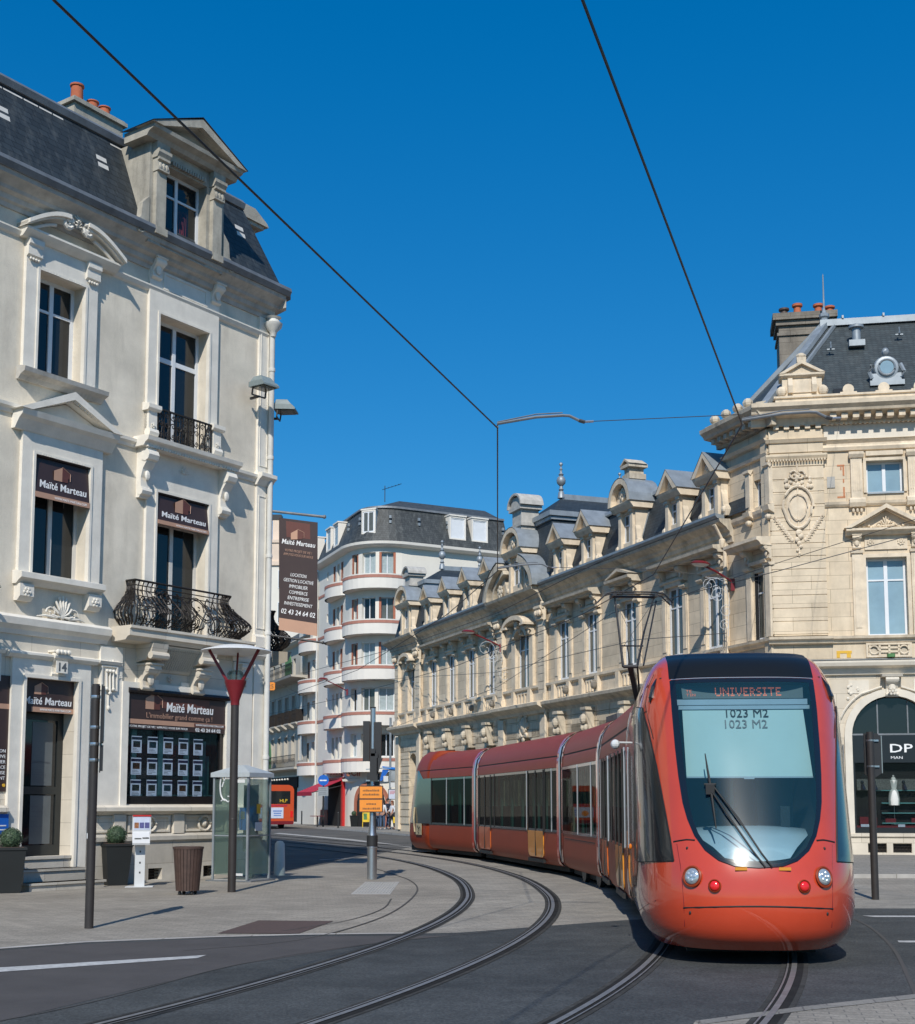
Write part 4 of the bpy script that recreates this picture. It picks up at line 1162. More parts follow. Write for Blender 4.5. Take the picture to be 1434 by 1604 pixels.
def build_b():
    WA = [(-29.76, -28.80), (-26.96, -25.98), (-24.14, -23.12), (-21.46, -20.42)]
    WB = [(-13.34, -12.30), (-10.66, -9.68), (-7.45, -6.38), (-4.06, -2.96), (-1.42, -.36)]
    FP = (-33.20, -32.20); CP = (-17.72, -16.30)
    holes = [(a, b, 6.75, 9.22) for a, b in WA + WB] + [(FP[0], FP[1], 6.75, 9.15, .35), (CP[0], CP[1], 6.70, 9.35, .45)]
    MB().wall(-35.4, .0, 5.9, 10.9, holes, depth=.5).build('wall', 'cream_stone', B)
    gh = [(a - .1, b + .1, 1.2, 4.35) for a, b in WA + WB] + [(FP[0] - .1, FP[1] + .1, 0, 4.4, .5), (CP[0] - .2, CP[1] + .2, 0, 4.6, .7)]
    m = MB().wall(-35.4, .0, 0, 5.9, gh, depth=.5)
    m.build('wall', 'cream_stone', B)
    MB().box(-35.4, .6, .8, 13, 0, 10.8).build('inner_block', 'room_dark', B)
    m = MB().add([(-35.4, 0, 0), (-35.4, 13, 0), (-35.4, 13, 10.9), (-35.4, 0, 10.9)], [(0, 1, 2, 3)])
    m.build('wall', 'cream_stone', B)
    # rusticated joints of the ground floor
    m = MB()
    xs = [-35.4] + sorted(sum([[a - .1, b + .1] for a, b in WA + WB + [FP, CP]], [])) + [0]
    for k in range(13):
        z = .5 + k * .40
        for i in range(0, len(xs) - 1, 2):
            if z > 4.5:
                continue
            m.ob(xs[i] + .02, xs[i + 1] - .02, .0, .045, z + .03, z + .38)
    for i in range(len(xs) // 2):
        pass
    for k in range(3):
        z = 4.52 + k * .36
        x = -35.3
        while x < -.2:
            m.ob(x, x + 1.12, 0, .045, z, z + .33); x += 1.16
    m.build('rustication', 'cream_stone', B)
    m = MB()
    for a, b in WA + WB:
        c = (a + b) / 2
        m.mould([(0, 4.35), (.22, 4.35), (.30, 4.7), (.40, 5.1), (.42, 5.3), (0, 5.35)], c - .16, c + .16)
        m.ob(c - .24, c + .24, 0, .46, 5.3, 5.42); m.ball((c, -.42, 4.95), .17, 1, 1, 1.2, 6)
        m.ball((c - .12, -.4, 4.62), .12, 1, 1, 1.2, 5); m.ball((c + .13, -.38, 4.60), .11, 1, 1, 1.3, 5)
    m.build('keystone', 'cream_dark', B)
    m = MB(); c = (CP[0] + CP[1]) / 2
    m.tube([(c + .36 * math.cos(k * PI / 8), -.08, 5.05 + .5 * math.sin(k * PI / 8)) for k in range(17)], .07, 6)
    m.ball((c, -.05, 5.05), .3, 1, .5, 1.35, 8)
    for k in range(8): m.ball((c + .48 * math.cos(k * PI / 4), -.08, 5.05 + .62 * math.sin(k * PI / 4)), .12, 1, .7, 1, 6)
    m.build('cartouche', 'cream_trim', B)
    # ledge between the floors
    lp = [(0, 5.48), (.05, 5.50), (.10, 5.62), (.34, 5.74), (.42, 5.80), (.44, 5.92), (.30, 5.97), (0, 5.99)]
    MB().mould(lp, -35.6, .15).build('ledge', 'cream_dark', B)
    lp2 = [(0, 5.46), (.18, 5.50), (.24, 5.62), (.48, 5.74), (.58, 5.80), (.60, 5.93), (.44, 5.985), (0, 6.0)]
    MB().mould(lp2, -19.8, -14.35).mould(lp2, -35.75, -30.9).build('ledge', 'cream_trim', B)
    # parapet band under the windows
    m = MB().mould([(0, 6.56), (.12, 6.56), (.18, 6.62), (.18, 6.72), (0, 6.74)], -35.5, 0)
    m.ob(-35.4, 0, 0, .06, 5.98, 6.56)
    for a, b in WA + WB + [FP, CP]:
        for x in (a - .22, b + .22): m.ob(x - .14, x + .14, .06, .22, 5.98, 6.60)
        n = 4
        for i in range(n):
            x = a + (b - a) * (i + .5) / n
            m.ob(x - .05, x + .05, .06, .12, 6.04, 6.50)
        m.ob(a, b, .06, .11, 6.44, 6.54)
    m.build('parapet_band', 'cream_trim', B)
    m = MB()
    for a, b in WA + WB:
        m.ball((b + .22, -.30, 6.24), .15, 1, 1, 1.1, 8); m.tube([(b + .22, -.2, 6.4), (b + .22, -.34, 6.42), (b + .22, -.3, 6.3)], .03, 5)
    m.build('bracket_ornament', 'soot_stone', B)
    # pilasters, capitals and hoods
    m = MB(); cap = MB()
    for a, b in WA + WB:
        for x, sg in ((a, -1), (b, 1)):
            m.ob(min(x, x + sg * .34), max(x, x + sg * .34), 0, .05, 6.74, 9.22)
            m.ob(min(x + sg * .06, x + sg * .28), max(x + sg * .06, x + sg * .28), .05, .075, 6.95, 8.95)
            cap.mould([(0, 9.05), (.14, 9.05), (.20, 9.12), (.20, 9.18), (.12, 9.22), (0, 9.22)], min(x, x + sg * .38), max(x, x + sg * .38))
            console(cap, x + sg * .17, 9.82, .26, .50, .38)
        m.mould([(0, 9.22), (.12, 9.22), (.14, 9.34), (.20, 9.38), (.20, 9.44), (0, 9.46)], a - .04, b + .04)
        m.ob(a, b, 0, .08, 9.46, 9.82)
        m.ob(a + .15, b - .15, .08, .13, 9.54, 9.72)
    m.build('pilaster', 'cream_trim', B); cap.build('capital', 'cream_trim', B)
    hp = [(0, 9.82), (.42, 9.82), (.46, 9.90), (.60, 9.94), (.62, 10.04), (.3, 10.08), (0, 10.10)]
    hm = MB()
    for a, b in ((-30.2, -19.98), (-13.75, -9.28), (-4.5, .05)): hm.mould(hp, a, b)
    for a, b in ((-7.9, -5.95),): hm.mould(hp, a, b); tri(hm, a - .05, b + .05, 10.10, 10.42, .12, .56)
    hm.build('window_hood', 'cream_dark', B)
    # pavilions: pilasters and curved hoods
    for (a, b), (p0, p1) in ((FP, (-35.4, -31.05)), (CP, (-19.75, -14.4))):
        m = MB()
        for x in (p0 + .25, p1 - .35):
            m.ob(x - .3, x + .3, 0, .20, 5.99, 9.45); m.ob(x - .36, x + .36, 0, .28, 5.99, 6.3)
            m.mould([(.2, 9.45), (.32, 9.50), (.24, 9.56), (.24, 9.66), (.34, 9.9), (.42, 9.98), (.42, 10.08), (.2, 10.08)], x - .34, x + .34)
            for q in (-.2, 0, .2): m.ball((x + q, -.34, 9.78), .11, 1, .9, 1.3, 6)
            m.ob(x - .3, x + .3, 0, .16, .2, 5.4)
        for k in range(9):
            z = 6.5 + k * .34
            for x in (p0 + .25, p1 - .35):
                m.ob(x - .31, x + .31, .2, .215, z, z + .28)
        c = (a + b) / 2; w = (b - a) / 2
        for x in (a - .28, b + .28):
            m.ob(x - .2, x + .2, 0, .14, 6.74, 8.95); console(m, x, 9.42, .34, .45, .40)
        ou = seg(m, a - .1, b + .1, 9.0, .52, .2, .28)
        seg(m, a - .55, b + .55, 9.42, .52, .2, .62); seg(m, a - .40, b + .40, 9.42, .40, .12, .50)
        m.ob(a - .6, a - .1, 0, .6, 9.42, 9.52); m.ob(b + .1, b + .6, 0, .6, 9.42, 9.52)
        console(m, c, 9.62, .34, .55, .42); rosette(m, c, 9.5, .2, .42, 7)
        m.build('pavilion_trim', 'cream_trim', B)
    # main cornice, gutter
    cp = [(0, 10.12), (.04, 10.12), (.06, 10.30), (.12, 10.34), (.14, 10.46), (.22, 10.52), (.26, 10.60), (.36, 10.66), (.50, 10.76), (.54, 10.86), (0, 10.88)]
    cp2 = [(0, 10.12), (.20, 10.12), (.24, 10.30), (.30, 10.34), (.32, 10.46), (.44, 10.52), (.50, 10.60), (.62, 10.66), (.80, 10.76), (.84, 10.87), (0, 10.89)]
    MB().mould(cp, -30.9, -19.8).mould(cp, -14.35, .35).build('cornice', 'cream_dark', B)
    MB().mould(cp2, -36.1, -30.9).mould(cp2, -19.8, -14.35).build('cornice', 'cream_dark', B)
    m = MB(); g = [(.30, 10.88), (.56, 10.88), (.64, 10.96), (.64, 11.04), (.52, 11.02), (.30, 10.98)]
    m.mould(g, -30.9, -19.8).mould(g, -14.2, .30)
    m.build('gutter', 'zinc', B)
    m = MB()
    for x in (.06, -14.42, -31.05):
        m.tube([(x, -.16, .1), (x, -.16, 10.1), (x, -.55, 10.7)], .065, 8)
        m.lathe([(.06, 0), (.11, .18), (.11, .26), (.07, .3)], x, -.26, 9.95, 8)
    m.build('drainpipe', 'cream_trim', B, sm_angle=40)
    # roof
    m = MB()
    for x0, x1 in ((-31.2, -19.5), (-14.6, 1.5)):
        m.add([(x0, -.15, 10.95), (x1, -.15, 10.95), (x1, .50, 13.05), (x0, .50, 13.05), (x0, 6.5, 14.1), (x1, 6.5, 14.1), (x0, 12.5, 13.0), (x1, 12.5, 13.0)], [(0, 1, 2, 3), (3, 2, 5, 4), (4, 5, 7, 6)])
    roof = m.build('roof', 'slate_b', B)
    MB().mould([(-.40, 12.98), (-.34, 13.02), (-.38, 13.16), (-.8, 13.18)], -31, -19.6).mould([(-.40, 12.98), (-.34, 13.02), (-.38, 13.16), (-.8, 13.18)], -14.4, 1.5).build('curb_flashing', 'zinc', roof)
    hip_roof(B, -20.0, -14.2, -.2, 6.6, 10.9, 14.0, 15.5, .6, 0, (1.9, 4.9), 'slate_b')
    hip_roof(B, -35.7, -30.9, -.2, 6.0, 10.9, 13.6, 14.9, .55, 0, (1.9, 4.2), 'slate_b')
    for cx in (-.50, -3.0, -9.85, -12.55): b_dormer(B, cx, 1.45, 11.0, 13.25)
    for cx in (-20.5, -23.4, -26.35, -29.3): b_dormer(B, cx, 1.40, 11.0, 13.2)
    d = b_dormer(B, -6.55, 1.65, 11.0, 13.75, 'curved', ww=.72)
    m = MB().ob(-6.85, -6.25, -.4, .3, 13.75, 13.95).ob(-6.75, -6.35, -.35, .25, 13.95, 14.2).ob(-6.9, -6.2, -.45, .35, 14.2, 14.32); tri(m, -6.95, -6.15, 14.32, 14.55, .08, .36, -.4)
    m.build('gable_crest', 'cream_dark', d)
    d = b_dormer(B, -17.0, 2.2, 11.0, 13.9, 'curved', o=.35, ww=.95)
    crest(d, -17.0, 13.75, 1.6, 1.75, .35)
    d = b_dormer(B, -32.9, 2.3, 11.0, 13.7, 'curved', o=.35, ww=.8)
    crest(d, -32.9, 13.55, 1.3, 1.3, .3)
    # broken segmental pediment on the cornice of the middle pavilion
    m = MB()
    for a0, a1 in ((0, PI * .36), (PI * .64, PI)):
        seg(m, -19.9, -14.2, 10.9, 1.75, .32, .84, .2, 8, a0, a1); seg(m, -19.5, -14.6, 10.9, 1.4, .2, .6, .2, 8, a0, a1)
    for x in (-18.6, -15.4): rosette(m, x, 11.25, .35, .5, 7); m.relief([(x - .7, 10.9), (x + .7, 10.9), (x + .1, 12.0), (x - .1, 12.0)], .1, .4)
    m.build('broken_pediment', 'cream_dark', B)
    r = MB()
    for a0, a1 in ((0, PI * .36), (PI * .64, PI)):
        P = [(-17.05 - 2.9 * math.cos(a0 + (a1 - a0) * k / 8), 10.92 + 1.80 * math.sin(a0 + (a1 - a0) * k / 8)) for k in range(9)]
        for a, b in zip(P, P[1:]): r.add([(a[0], -.87, a[1]), (b[0], -.87, b[1]), (b[0], .8, b[1]), (a[0], .8, a[1])], [(0, 1, 2, 3)])
    r.build('pediment_roof', 'zinc', B)
    MB().lathe([(.16, 0), (.15, .5), (.19, .52), (.19, .6)], -7.4, 5.0, 14.0, 10).build('chimney_pot', 'terracotta', B)
    MB().box(-7.8, -7.0, 4.6, 5.4, 13.2, 14.0).build('chimney', 'cornice_stone', B)
    # windows
    for a, b in WA + WB: window(B, a, b, 6.75, 9.22, .07, pmat='pane_pale_reflect', trans=[.70], fw=.09, mw=.11)
    window(B, FP[0], FP[1], 6.75, 9.15, .07, pmat='pane_pale_reflect', trans=[.68], fw=.08); window(B, CP[0], CP[1], 6.7, 9.35, .07, pmat='pane_pale_reflect', trans=[.66], fw=.08)
    for a, b, c, d, *_ in gh: window(B, a, b, c, d, .42, pmat='pane_dark', fmat='old_white_paint', trans=[.7])
build_b()

# ================================================================ CORNER PAVILION ON THE RIGHT WITH THE ARCHED SHOP
slate('slate_c', (.036, .048, .052), .16, .10, .22)
C_LOC = (9.772, 41.047, 0); C_RZ = R(-10)
Cb = thing('stone_building', C_LOC, C_RZ, 'tall cream stone corner pavilion with steep slate roof and arched shop, right of the tram', 'building')
_a = B_RZ - C_RZ
def side(x, y, z):
    return (x * math.cos(_a) - y * math.sin(_a), x * math.sin(_a) + y * math.cos(_a), z)
def build_c():
    ids = lambda x, y, z: (x, y, z)
    AT = (2.90, 4.0, 11.15, 12.15); F1 = (2.80, 4.0, 6.70, 9.12); SH = (2.22, 4.62, .72, 4.86, 1.2)
    V1 = (2.58, 3.12, .16, .42); V2 = (3.30, 3.84, .16, .42)
    AT2 = (7.4, 8.5, 11.15, 12.15); F2 = (7.3, 8.5, 6.70, 9.12); SH2 = (6.72, 9.12, .72, 4.86, 1.2)
    MB().wall(0, 14, 5.7, 14.0, [AT, F1, AT2, F2], depth=.35).build('wall', 'cream_stone', Cb)
    m = MB().wall(0, 14, 0, 5.7, [SH, SH2, V1, V2], depth=.45)
    m.build('wall', 'shop_stone', Cb)
    m = MB().wall(-2.55, 0, 0, 14.0, [(-1.04, -.14, 6.74, 8.87), (-.90, -.06, 10.97, 11.84), (-1.9, -.6, .3, 4.3, .6)], depth=.4)
    m.add([(-2.55, 0, 10.5), (-2.55, 12, 10.5), (-2.55, 12, 14), (-2.55, 0, 14)], [(0, 1, 2, 3)])
    m.build('wall', 'cream_stone', Cb, side)
    MB().add([(-.5, .9, 0), (14, .9, 0), (14, 12, 0), (6, 12, 0), (1.2, 3.5, 0), (-.5, .9, 14), (14, .9, 14), (14, 12, 14), (6, 12, 14), (1.2, 3.5, 14)],
             [(0, 1, 6, 5), (1, 2, 7, 6), (2, 3, 8, 7), (3, 4, 9, 8), (4, 0, 5, 9), (5, 6, 7, 8, 9)]).build('inner_block', 'room_dark', Cb)
    # rusticated corner pier
    m = MB()
    z = 6.80
    while z < 12.1:
        m.ob(-.03, 1.62, 0, .12, z, z + .37); z += .405
    m.ob(0, 1.60, 0, .10, 6.75, 12.5); m.ob(-.02, 1.62, 0, .13, 12.5, 13.2)
    z = .9
    while z < 5.2: m.ob(-.03, 1.62, 0, .12, z, z + .40); z += .44
    m.ob(0, 1.6, 0, .10, .9, 5.4)
    m.mould([(.1, 12.24), (.16, 12.26), (.22, 12.36), (.22, 12.42), (.1, 12.44)], -.12, 1.74)
    m.mould([(.1, 12.78), (.18, 12.80), (.24, 12.9), (.1, 12.95)], -.12, 1.74)
    dentils(m, -.08, 1.70, .085, .05, .16, .24, 12.20, 12.26)
    m.build('corner_pier', 'cream_stone', Cb)
    m = MB()
    for a, f, nm in ((-.36, side, 's'),):
        m.ob(a, 0, 0, .10, 5.9, 13.3)
    m.build('pilaster', 'cream_stone', Cb, side)
    # carved cartouche on the pier
    m = MB(); c = .82
    ov = [(c + .46 * math.cos(k * PI / 10) * (1 - .12 * (math.sin(k * PI / 10) < 0)), -.16, 10.75 + .66 * math.sin(k * PI / 10)) for k in range(21)]
    m.tube(ov, .045, 6); m.ball((c, -.10, 10.75), .40, 1, .12, 1.5, 12)
    m.tube([(x * .62 + c * .38, -.19, z * .62 + 10.75 * .38) for x, y, z in ov], .02, 5)
    rnd = random.Random(8)
    for k in range(26):
        t = rnd.uniform(-1, 1); m.ball((c + t * .42, -.15, 11.55 + rnd.uniform(-.12, .28) - abs(t) * .12), rnd.uniform(.035, .085), 1, .8, 1, 5)
    for sg in (-1, 1):
        m.tube([(c + sg * (.1 + p[0]), -.17, 11.80 + p[1]) for p in spiral(0, 0, .18, 1.3, PI, 1)], .035, 5)
        for k in range(9):
            t = k / 8; m.ball((c + sg * (.62 - .42 * t), -.13, 10.35 - .62 * t), .055, 1, .6, 1.2, 5)
            for q in (-.6, .1, .8): m.tube([(c + sg * (.62 - .42 * t), -.12, 10.35 - .62 * t), (c + sg * (.62 - .42 * t + .15 * math.cos(q)), -.15, 10.35 - .62 * t + .15 * math.sin(q + .4))], [.035, .008], 4)
    for k in range(7): m.ball((c + .06 * math.sin(k * 2.1), -.15, 9.95 - k * .11), .11 - .012 * k, 1, .8, 1, 5)
    m.tube([(c, -.13, 9.2), (c, -.13, 12.15)], .03, 5); m.lathe([(.0, -.01), (.06, 0), (.06, .01)], c, 12.2, 0, 8)
    m.build('cartouche', 'cream_trim', Cb)
    # horizontal mouldings
    st = [(0, 6.48), (.06, 6.50), (.10, 6.58), (.18, 6.62), (.20, 6.70), (0, 6.72)]
    m = MB().mould(st, 1.62, 14); m.mould([(o + .1 if o else 0, z) for o, z in st], -.16, 1.76); m.build('string_course', 'cream_trim', Cb)
    MB().mould(st, -2.6, 0).mould([(0, 12.44), (.10, 12.46), (.14, 12.56), (.05, 12.6), (0, 12.6)], -2.6, 0).mould([(0, 12.86), (.12, 12.9), (.20, 13.0), (0, 13.04)], -2.6, 0).mould([(0, 10.60), (.05, 10.62), (.10, 10.72), (.12, 10.82), (0, 10.84)], -2.6, -.36).build('string_course', 'cream_trim', Cb, side)
    m = MB().mould([(0, 10.72), (.05, 10.74), (.10, 10.80), (.12, 10.88), (0, 10.90)], 1.62, 14)
    m.mould([(0, 12.48), (.08, 12.50), (.12, 12.60), (.06, 12.66), (.06, 12.72), (.14, 12.80), (0, 12.84)], 1.62, 14)
    m.build('string_course', 'cream_trim', Cb)
    MB().mould([(0, 12.86), (.05, 12.86), (.05, 13.32), (0, 13.32)], 1.66, 14).build('frieze', 'shop_trim', Cb)
    cp = [(0, 13.34), (.16, 13.34), (.16, 13.42), (.20, 13.56), (.62, 13.62), (.66, 13.70), (.78, 13.80), (.80, 13.92), (0, 13.96)]
    m = MB().mould(cp, -.55, 14); dentils(m, 1.75, 14, .34, .19, .18, .50, 13.42, 13.58); dentils(m, 1.7, 14, .14, .07, .12, .20, 13.30, 13.38)
    dentils(m, .05, 1.65, .28, .16, .13, .22, 13.22, 13.34)
    m.build('cornice', 'cream_trim', Cb)
    m = MB().mould(cp, -2.85, .42); dentils(m, -2.7, -.1, .34, .19, .18, .50, 13.42, 13.58); m.build('cornice', 'cream_dark', Cb, side)
    # parapet with small round acroteria
    m = MB().mould([(.1, 13.96), (.5, 13.96), (.5, 14.10), (.56, 14.12), (.56, 14.18), (.1, 14.2)], .2, 14)
    for x in [2.4 + k * 1.05 for k in range(9)]:
        m.lathe([(.17, -.08), (.17, .06)], x, -.4, 14.32, 12, ax='y'); m.ob(x - .25, x + .25, .3, .5, 14.18, 14.24)
    m.build('parapet', 'cream_trim', Cb)
    m = MB().mould([(.1, 13.96), (.5, 13.96), (.5, 14.10), (.1, 14.2)], -3.0, .1)
    for x in (-2.6, -1.9, -1.2, -.6): m.ball((x, -.35, 14.28), .16, 1.2, 1, 1, 6)
    m.build('parapet', 'cream_dark', Cb, side)
    # small pedimented attic block on the corner
    m = MB().ob(.42, 1.62, -.1, .42, 14.16, 14.78); m.ob(.60, 1.44, .42, .46, 14.30, 14.70)
    m.mould([(-.1, 14.78), (.46, 14.78), (.54, 14.84), (.54, 14.90), (-.1, 14.90)], .34, 1.70); tri(m, .32, 1.72, 14.90, 15.30, .10, .56, -.1)
    m.relief([(.45, 14.9), (1.6, 14.9), (1.02, 15.2)], -.1, .44)
    for x in (.40, 1.64): m.ball((x, -.4, 14.36), .17, 1, .8, 1, 8); m.ob(x - .25, x + .25, .1, .5, 14.14, 14.2)
    m.ob(.88, 1.16, .2, .5, 15.26, 15.42); m.ball((1.02, -.35, 15.5), .12, 1.3, 1, .8, 6)
    for x in (.66, 1.38): m.mould([(.42, 14.28), (.56, 14.28), (.60, 14.5), (.5, 14.76), (.42, 14.76)], x - .07, x + .07)
    m.build('attic_block', 'cream_trim', Cb)
    # roof
    ra = (2.05, 2.55, 17.45); base = (-.15, -.2, 14.0)
    sb = side(-8, -.2, 14.0); rb = (ra[0] - math.cos(_a) * 5 , ra[1] - math.sin(_a) * 5, 17.45)
    sb = side(-1.9, -.2, 14.0)
    m = MB().add([base, (14, -.2, 14.0), (14, 2.55, 17.45), ra, sb, (6, 8, 14.0)], [(0, 1, 2, 3), (0, 3, 4), (4, 3, 5)])
    m.add([ra, (14, 2.55, 17.45), (14, 9, 14.0), (6, 8, 14.0)], [(0, 1, 2, 3)])
    roof = m.build('roof', 'slate_c', Cb)
    MB().bar(sb, (ra[0] - .12, ra[1], ra[2]), .16, .16).build('hip_flashing', 'zinc', roof)
    MB().bar(base, (ra[0], ra[1], ra[2] + .05), .30, .14).bar((base[0] + .35, base[1] - .02, base[2]), (ra[0] + .35, ra[1] - .03, ra[2] + .03), .10, .10).build('hip_flashing', 'zinc', roof)
    m = MB().box(1.9, 14, 2.40, 2.70, 17.40, 17.62)
    for k in range(9): m.box(2.6 + k * 1.3, 2.66 + k * 1.3, 2.36, 2.74, 17.62, 17.72)
    m.build('ridge', 'zinc', roof)
    m = MB().lathe([(.12, 0), (.12, .4), (.17, .45), (.17, .55), (.08, .6), (.035, .75), (.03, 1.0), (.02, 1.9), (.005, 1.95)], 2.05, 2.55, 17.3, 8); m.build('finial', 'zinc', roof)
    # oculus dormer, vent, hooks
    oc = MB().lathe([(.36, -.22), (.40, -.16), (.40, .9), (.30, .9)], 3.66, .50, 15.18, 20, ax='y')
    oc.lathe([(.30, -.26), (.36, -.24), (.34, -.18)], 3.66, .50, 15.18, 20, ax='y')
    oc.ob(3.14, 4.18, -.55, -.18, 14.60, 14.76); oc.ob(3.22, 4.10, -.6, -.26, 14.76, 15.0); oc.ball((3.66, .40, 15.72), .12, 1, 1, 1.2, 8)
    for sg in (-1, 1): oc.tube([(3.66 + sg * .44, .30, 14.85), (3.66 + sg * .52, .30, 15.05), (3.66 + sg * .42, .32, 15.3)], .07, 6)
    oo = oc.build('round_dormer', 'zinc', Cb, sm_angle=40)
    MB().lathe([(.21, 0), (.21, .03)], 3.66, .205, 15.18, 20, ax='y').build('pane', 'pane_sky_reflect', oo)
    MB().tube([(3.66 + .25 * math.cos(k * PI / 12), .21, 15.18 + .25 * math.sin(k * PI / 12)) for k in range(25)], .035, 6).build('frame_ring', 'zinc', oo)
    MB().lathe([(.14, 0), (.14, .5), (.24, .52), (.24, .6), (.1, .66)], 2.95, 1.6, 16.45, 12).box(2.7, 3.2, 1.45, 1.7, 16.35, 16.55).build('roof_vent', 'zinc', roof, sm_angle=40)
    MB().box(2.0, 2.35, .0, .3, 14.25, 14.5).build('roof_hatch', 'black_gloss', roof)
    m = MB()
    for x, y, z in ((2.1, 1.35, 16.2), (4.3, 1.75, 16.7), (5.9, 1.0, 15.7)): m.tube([(x, y, z), (x, y - .12, z + .05), (x, y - .1, z + .25)], .03, 4); m.box(x - .12, x + .12, y - .06, y + .02, z, z + .04)
    m.build('roof_hook', 'zinc', roof)
    ch = MB().box(.62, 2.35, 3.3, 4.6, 13, 17.8).box(.52, 2.45, 3.2, 4.7, 17.8, 17.97).box(.56, 2.41, 3.24, 4.66, 17.45, 17.55).box(.42, 2.55, 3.1, 4.8, 17.97, 18.2).build('chimney', 'soot_stone', Cb)
    for x, h, mt in ((.85, .42, 'wood_brown'), (1.3, .55, 'terracotta'), (2.0, .50, 'terracotta'), (2.38, .40, 'terracotta')):
        MB().lathe([(.15, 0), (.13, h * .55), (.12, h * .8), (.18, h * .85), (.18, h)], x, 3.9, 18.2, 10).build('chimney_pot', mt, ch, sm_angle=40)
    # windows
    window(Cb, *AT, .22, pmat='pane_sky_reflect', fw=.07, mw=.10); window(Cb, *F1, .22, pmat='pane_sky_reflect', trans=[.72], fw=.08, mw=.11)
    window(Cb, *AT2, .22, pmat='pane_sky_reflect'); window(Cb, *F2, .22, pmat='pane_sky_reflect', trans=[.72])
    MB().box(2.92, 4.06 - .06, -.06, .22, 11.10, 11.15).build('window_sill', 'zinc', Cb)
    w = window(Cb, -1.04, -.14, 6.74, 8.87, .12, pmat='pane_pale_reflect', trans=[.70], fm=side); window(Cb, -.90, -.06, 10.97, 11.84, .14, pmat='pane_pale_reflect', fm=side)
    window(Cb, -1.9, -.6, .3, 4.3, .36, fm=side)
    # attic pilasters
    for bx in (0, 4.5):
        m = MB()
        for x in (2.60, 4.30):
            x += bx
            m.ob(x - .17, x + .17, 0, .12, 10.95, 12.4)
            for q in (-.10, -.033, .033, .10): m.ob(x + q - .014, x + q + .014, .12, .135, 11.2, 12.1)
            m.mould([(.1, 12.22), (.16, 12.24), (.22, 12.34), (.22, 12.42), (.1, 12.44)], x - .22, x + .22)
            m.mould([(.0, 10.68), (.16, 10.70), (.22, 10.82), (.22, 10.92), (.14, 10.98), (0, 10.98)], x - .24, x + .24)
            for q in (-.12, 0, .12): m.ball((x + q, -.08, 10.60), .045, 1, 1, 1.8, 5)
        m.mould([(0, 12.28), (.1, 12.30), (.1, 12.44), (0, 12.44)], 2.9 + bx, 4.0 + bx)
        m.frame(AT[0] + bx, AT[1] + bx, AT[2], AT[3], .09, 0, .05)
        m.build('attic_pilaster', 'cream_trim', Cb)
        m = MB()
        for x in (2.54, 4.28):
            x += bx
            m.ob(x - .15, x + .15, 0, .07, 6.72, 9.28); m.ob(x - .09, x + .09, .07, .09, 6.95, 9.05)
            m.mould([(.05, 9.24), (.12, 9.26), (.14, 9.34), (.05, 9.36)], x - .18, x + .18)
            console(m, x, 9.80, .24, .42, .22)
        m.frame(F1[0] + bx, F1[1] + bx, F1[2], F1[3], .11, 0, .05)
        m.ob(2.78 + bx, 4.04 + bx, 0, .05, 9.36, 9.82)
        for x in (2.95, 3.85): rosette(m, x + bx, 9.58, .12, .05, 7)
        m.mould([(0, 9.80), (.18, 9.80), (.26, 9.88), (.34, 9.92), (.34, 9.99), (0, 10.0)], 2.22 + bx, 4.62 + bx)
        tri(m, 2.16 + bx, 4.68 + bx, 10.0, 10.72, .13, .38); tri(m, 2.35 + bx, 4.49 + bx, 10.0, 10.62, .06, .26)
        m.relief([(2.4 + bx, 10.0), (4.44 + bx, 10.0), (3.42 + bx, 10.55)], 0, .08)
        shell(m, 3.42 + bx, 10.02, .36, .36, .12, 7)
        for k in range(12): m.ball((2.62 + bx + k * .145, -.12, 10.06 + .012 * ((k * 7) % 5)), .05, 1, .8, 1, 5)
        m.build('window_pediment', 'cream_trim', Cb)
        # pierced panel under the window
        m = MB().frame(2.78 + bx, 4.0 + bx, 6.10, 6.42, .06, .0, .06, bottom=True)
        for x in (2.95, 3.83): m.tube([(x + bx + .13 * math.cos(k * PI / 6), -.05, 6.26 + .13 * math.sin(k * PI / 6)) for k in range(13)], .03, 5)
        for z in (6.20, 6.32): m.ob(3.1 + bx, 3.7 + bx, .01, .05, z - .02, z + .02)
        for x in (2.83, 3.12, 3.4, 3.68, 3.97): m.ob(x + bx - .03, x + bx + .03, .01, .05, 6.10, 6.42)
        m.build('pierced_panel', 'cream_trim', Cb)
        MB().box(2.80 + bx, 3.98 + bx, -.004, -.001, 6.11, 6.41).build('panel_painted_shade', 'cream_dark', Cb)  # darker sheet painted in for the shade behind the piercings
    # orange mosaic remains beside the pier
    m = MB()
    for q in ((2.04, 12.02, .22, .05), (2.20, 11.72, .05, .32), (2.02, 11.02, .24, .05), (2.20, 11.04, .05, .32), (2.13, 11.9, .04, .1), (2.2, 11.5, .04, .12)):
        m.ob(q[0], q[0] + q[2], 0, .012, q[1], q[1] + q[3])
    m.build('mosaic', 'mosaic', Cb); MB().ob(1.72, 1.96, 0, .03, 11.35, 11.7).build('stone_plaque', 'cornice_stone', Cb)
    m = MB(); 
    for q in ((1.85, 6.18, .45, .08), (1.85, 6.05, .1, .14), (2.15, 6.05, .12, .14)): m.ob(q[0], q[0] + q[2], 0, .012, q[1], q[1] + q[3])
    m.build('mosaic', 'yellow_sign', Cb)
    # hoods and pilasters on the side wall
    m = MB()
    for x in (-1.20, .0 - .02):
        m.ob(x - .14, x + .12, .10 if x > -.5 else 0, .18 if x > -.5 else .10, 6.74, 8.95); console(m, x, 9.58, .22, .42, .34)
        m.mould([(0, 8.95), (.2, 8.97), (.24, 9.05), (0, 9.08)], x - .18, x + .16)
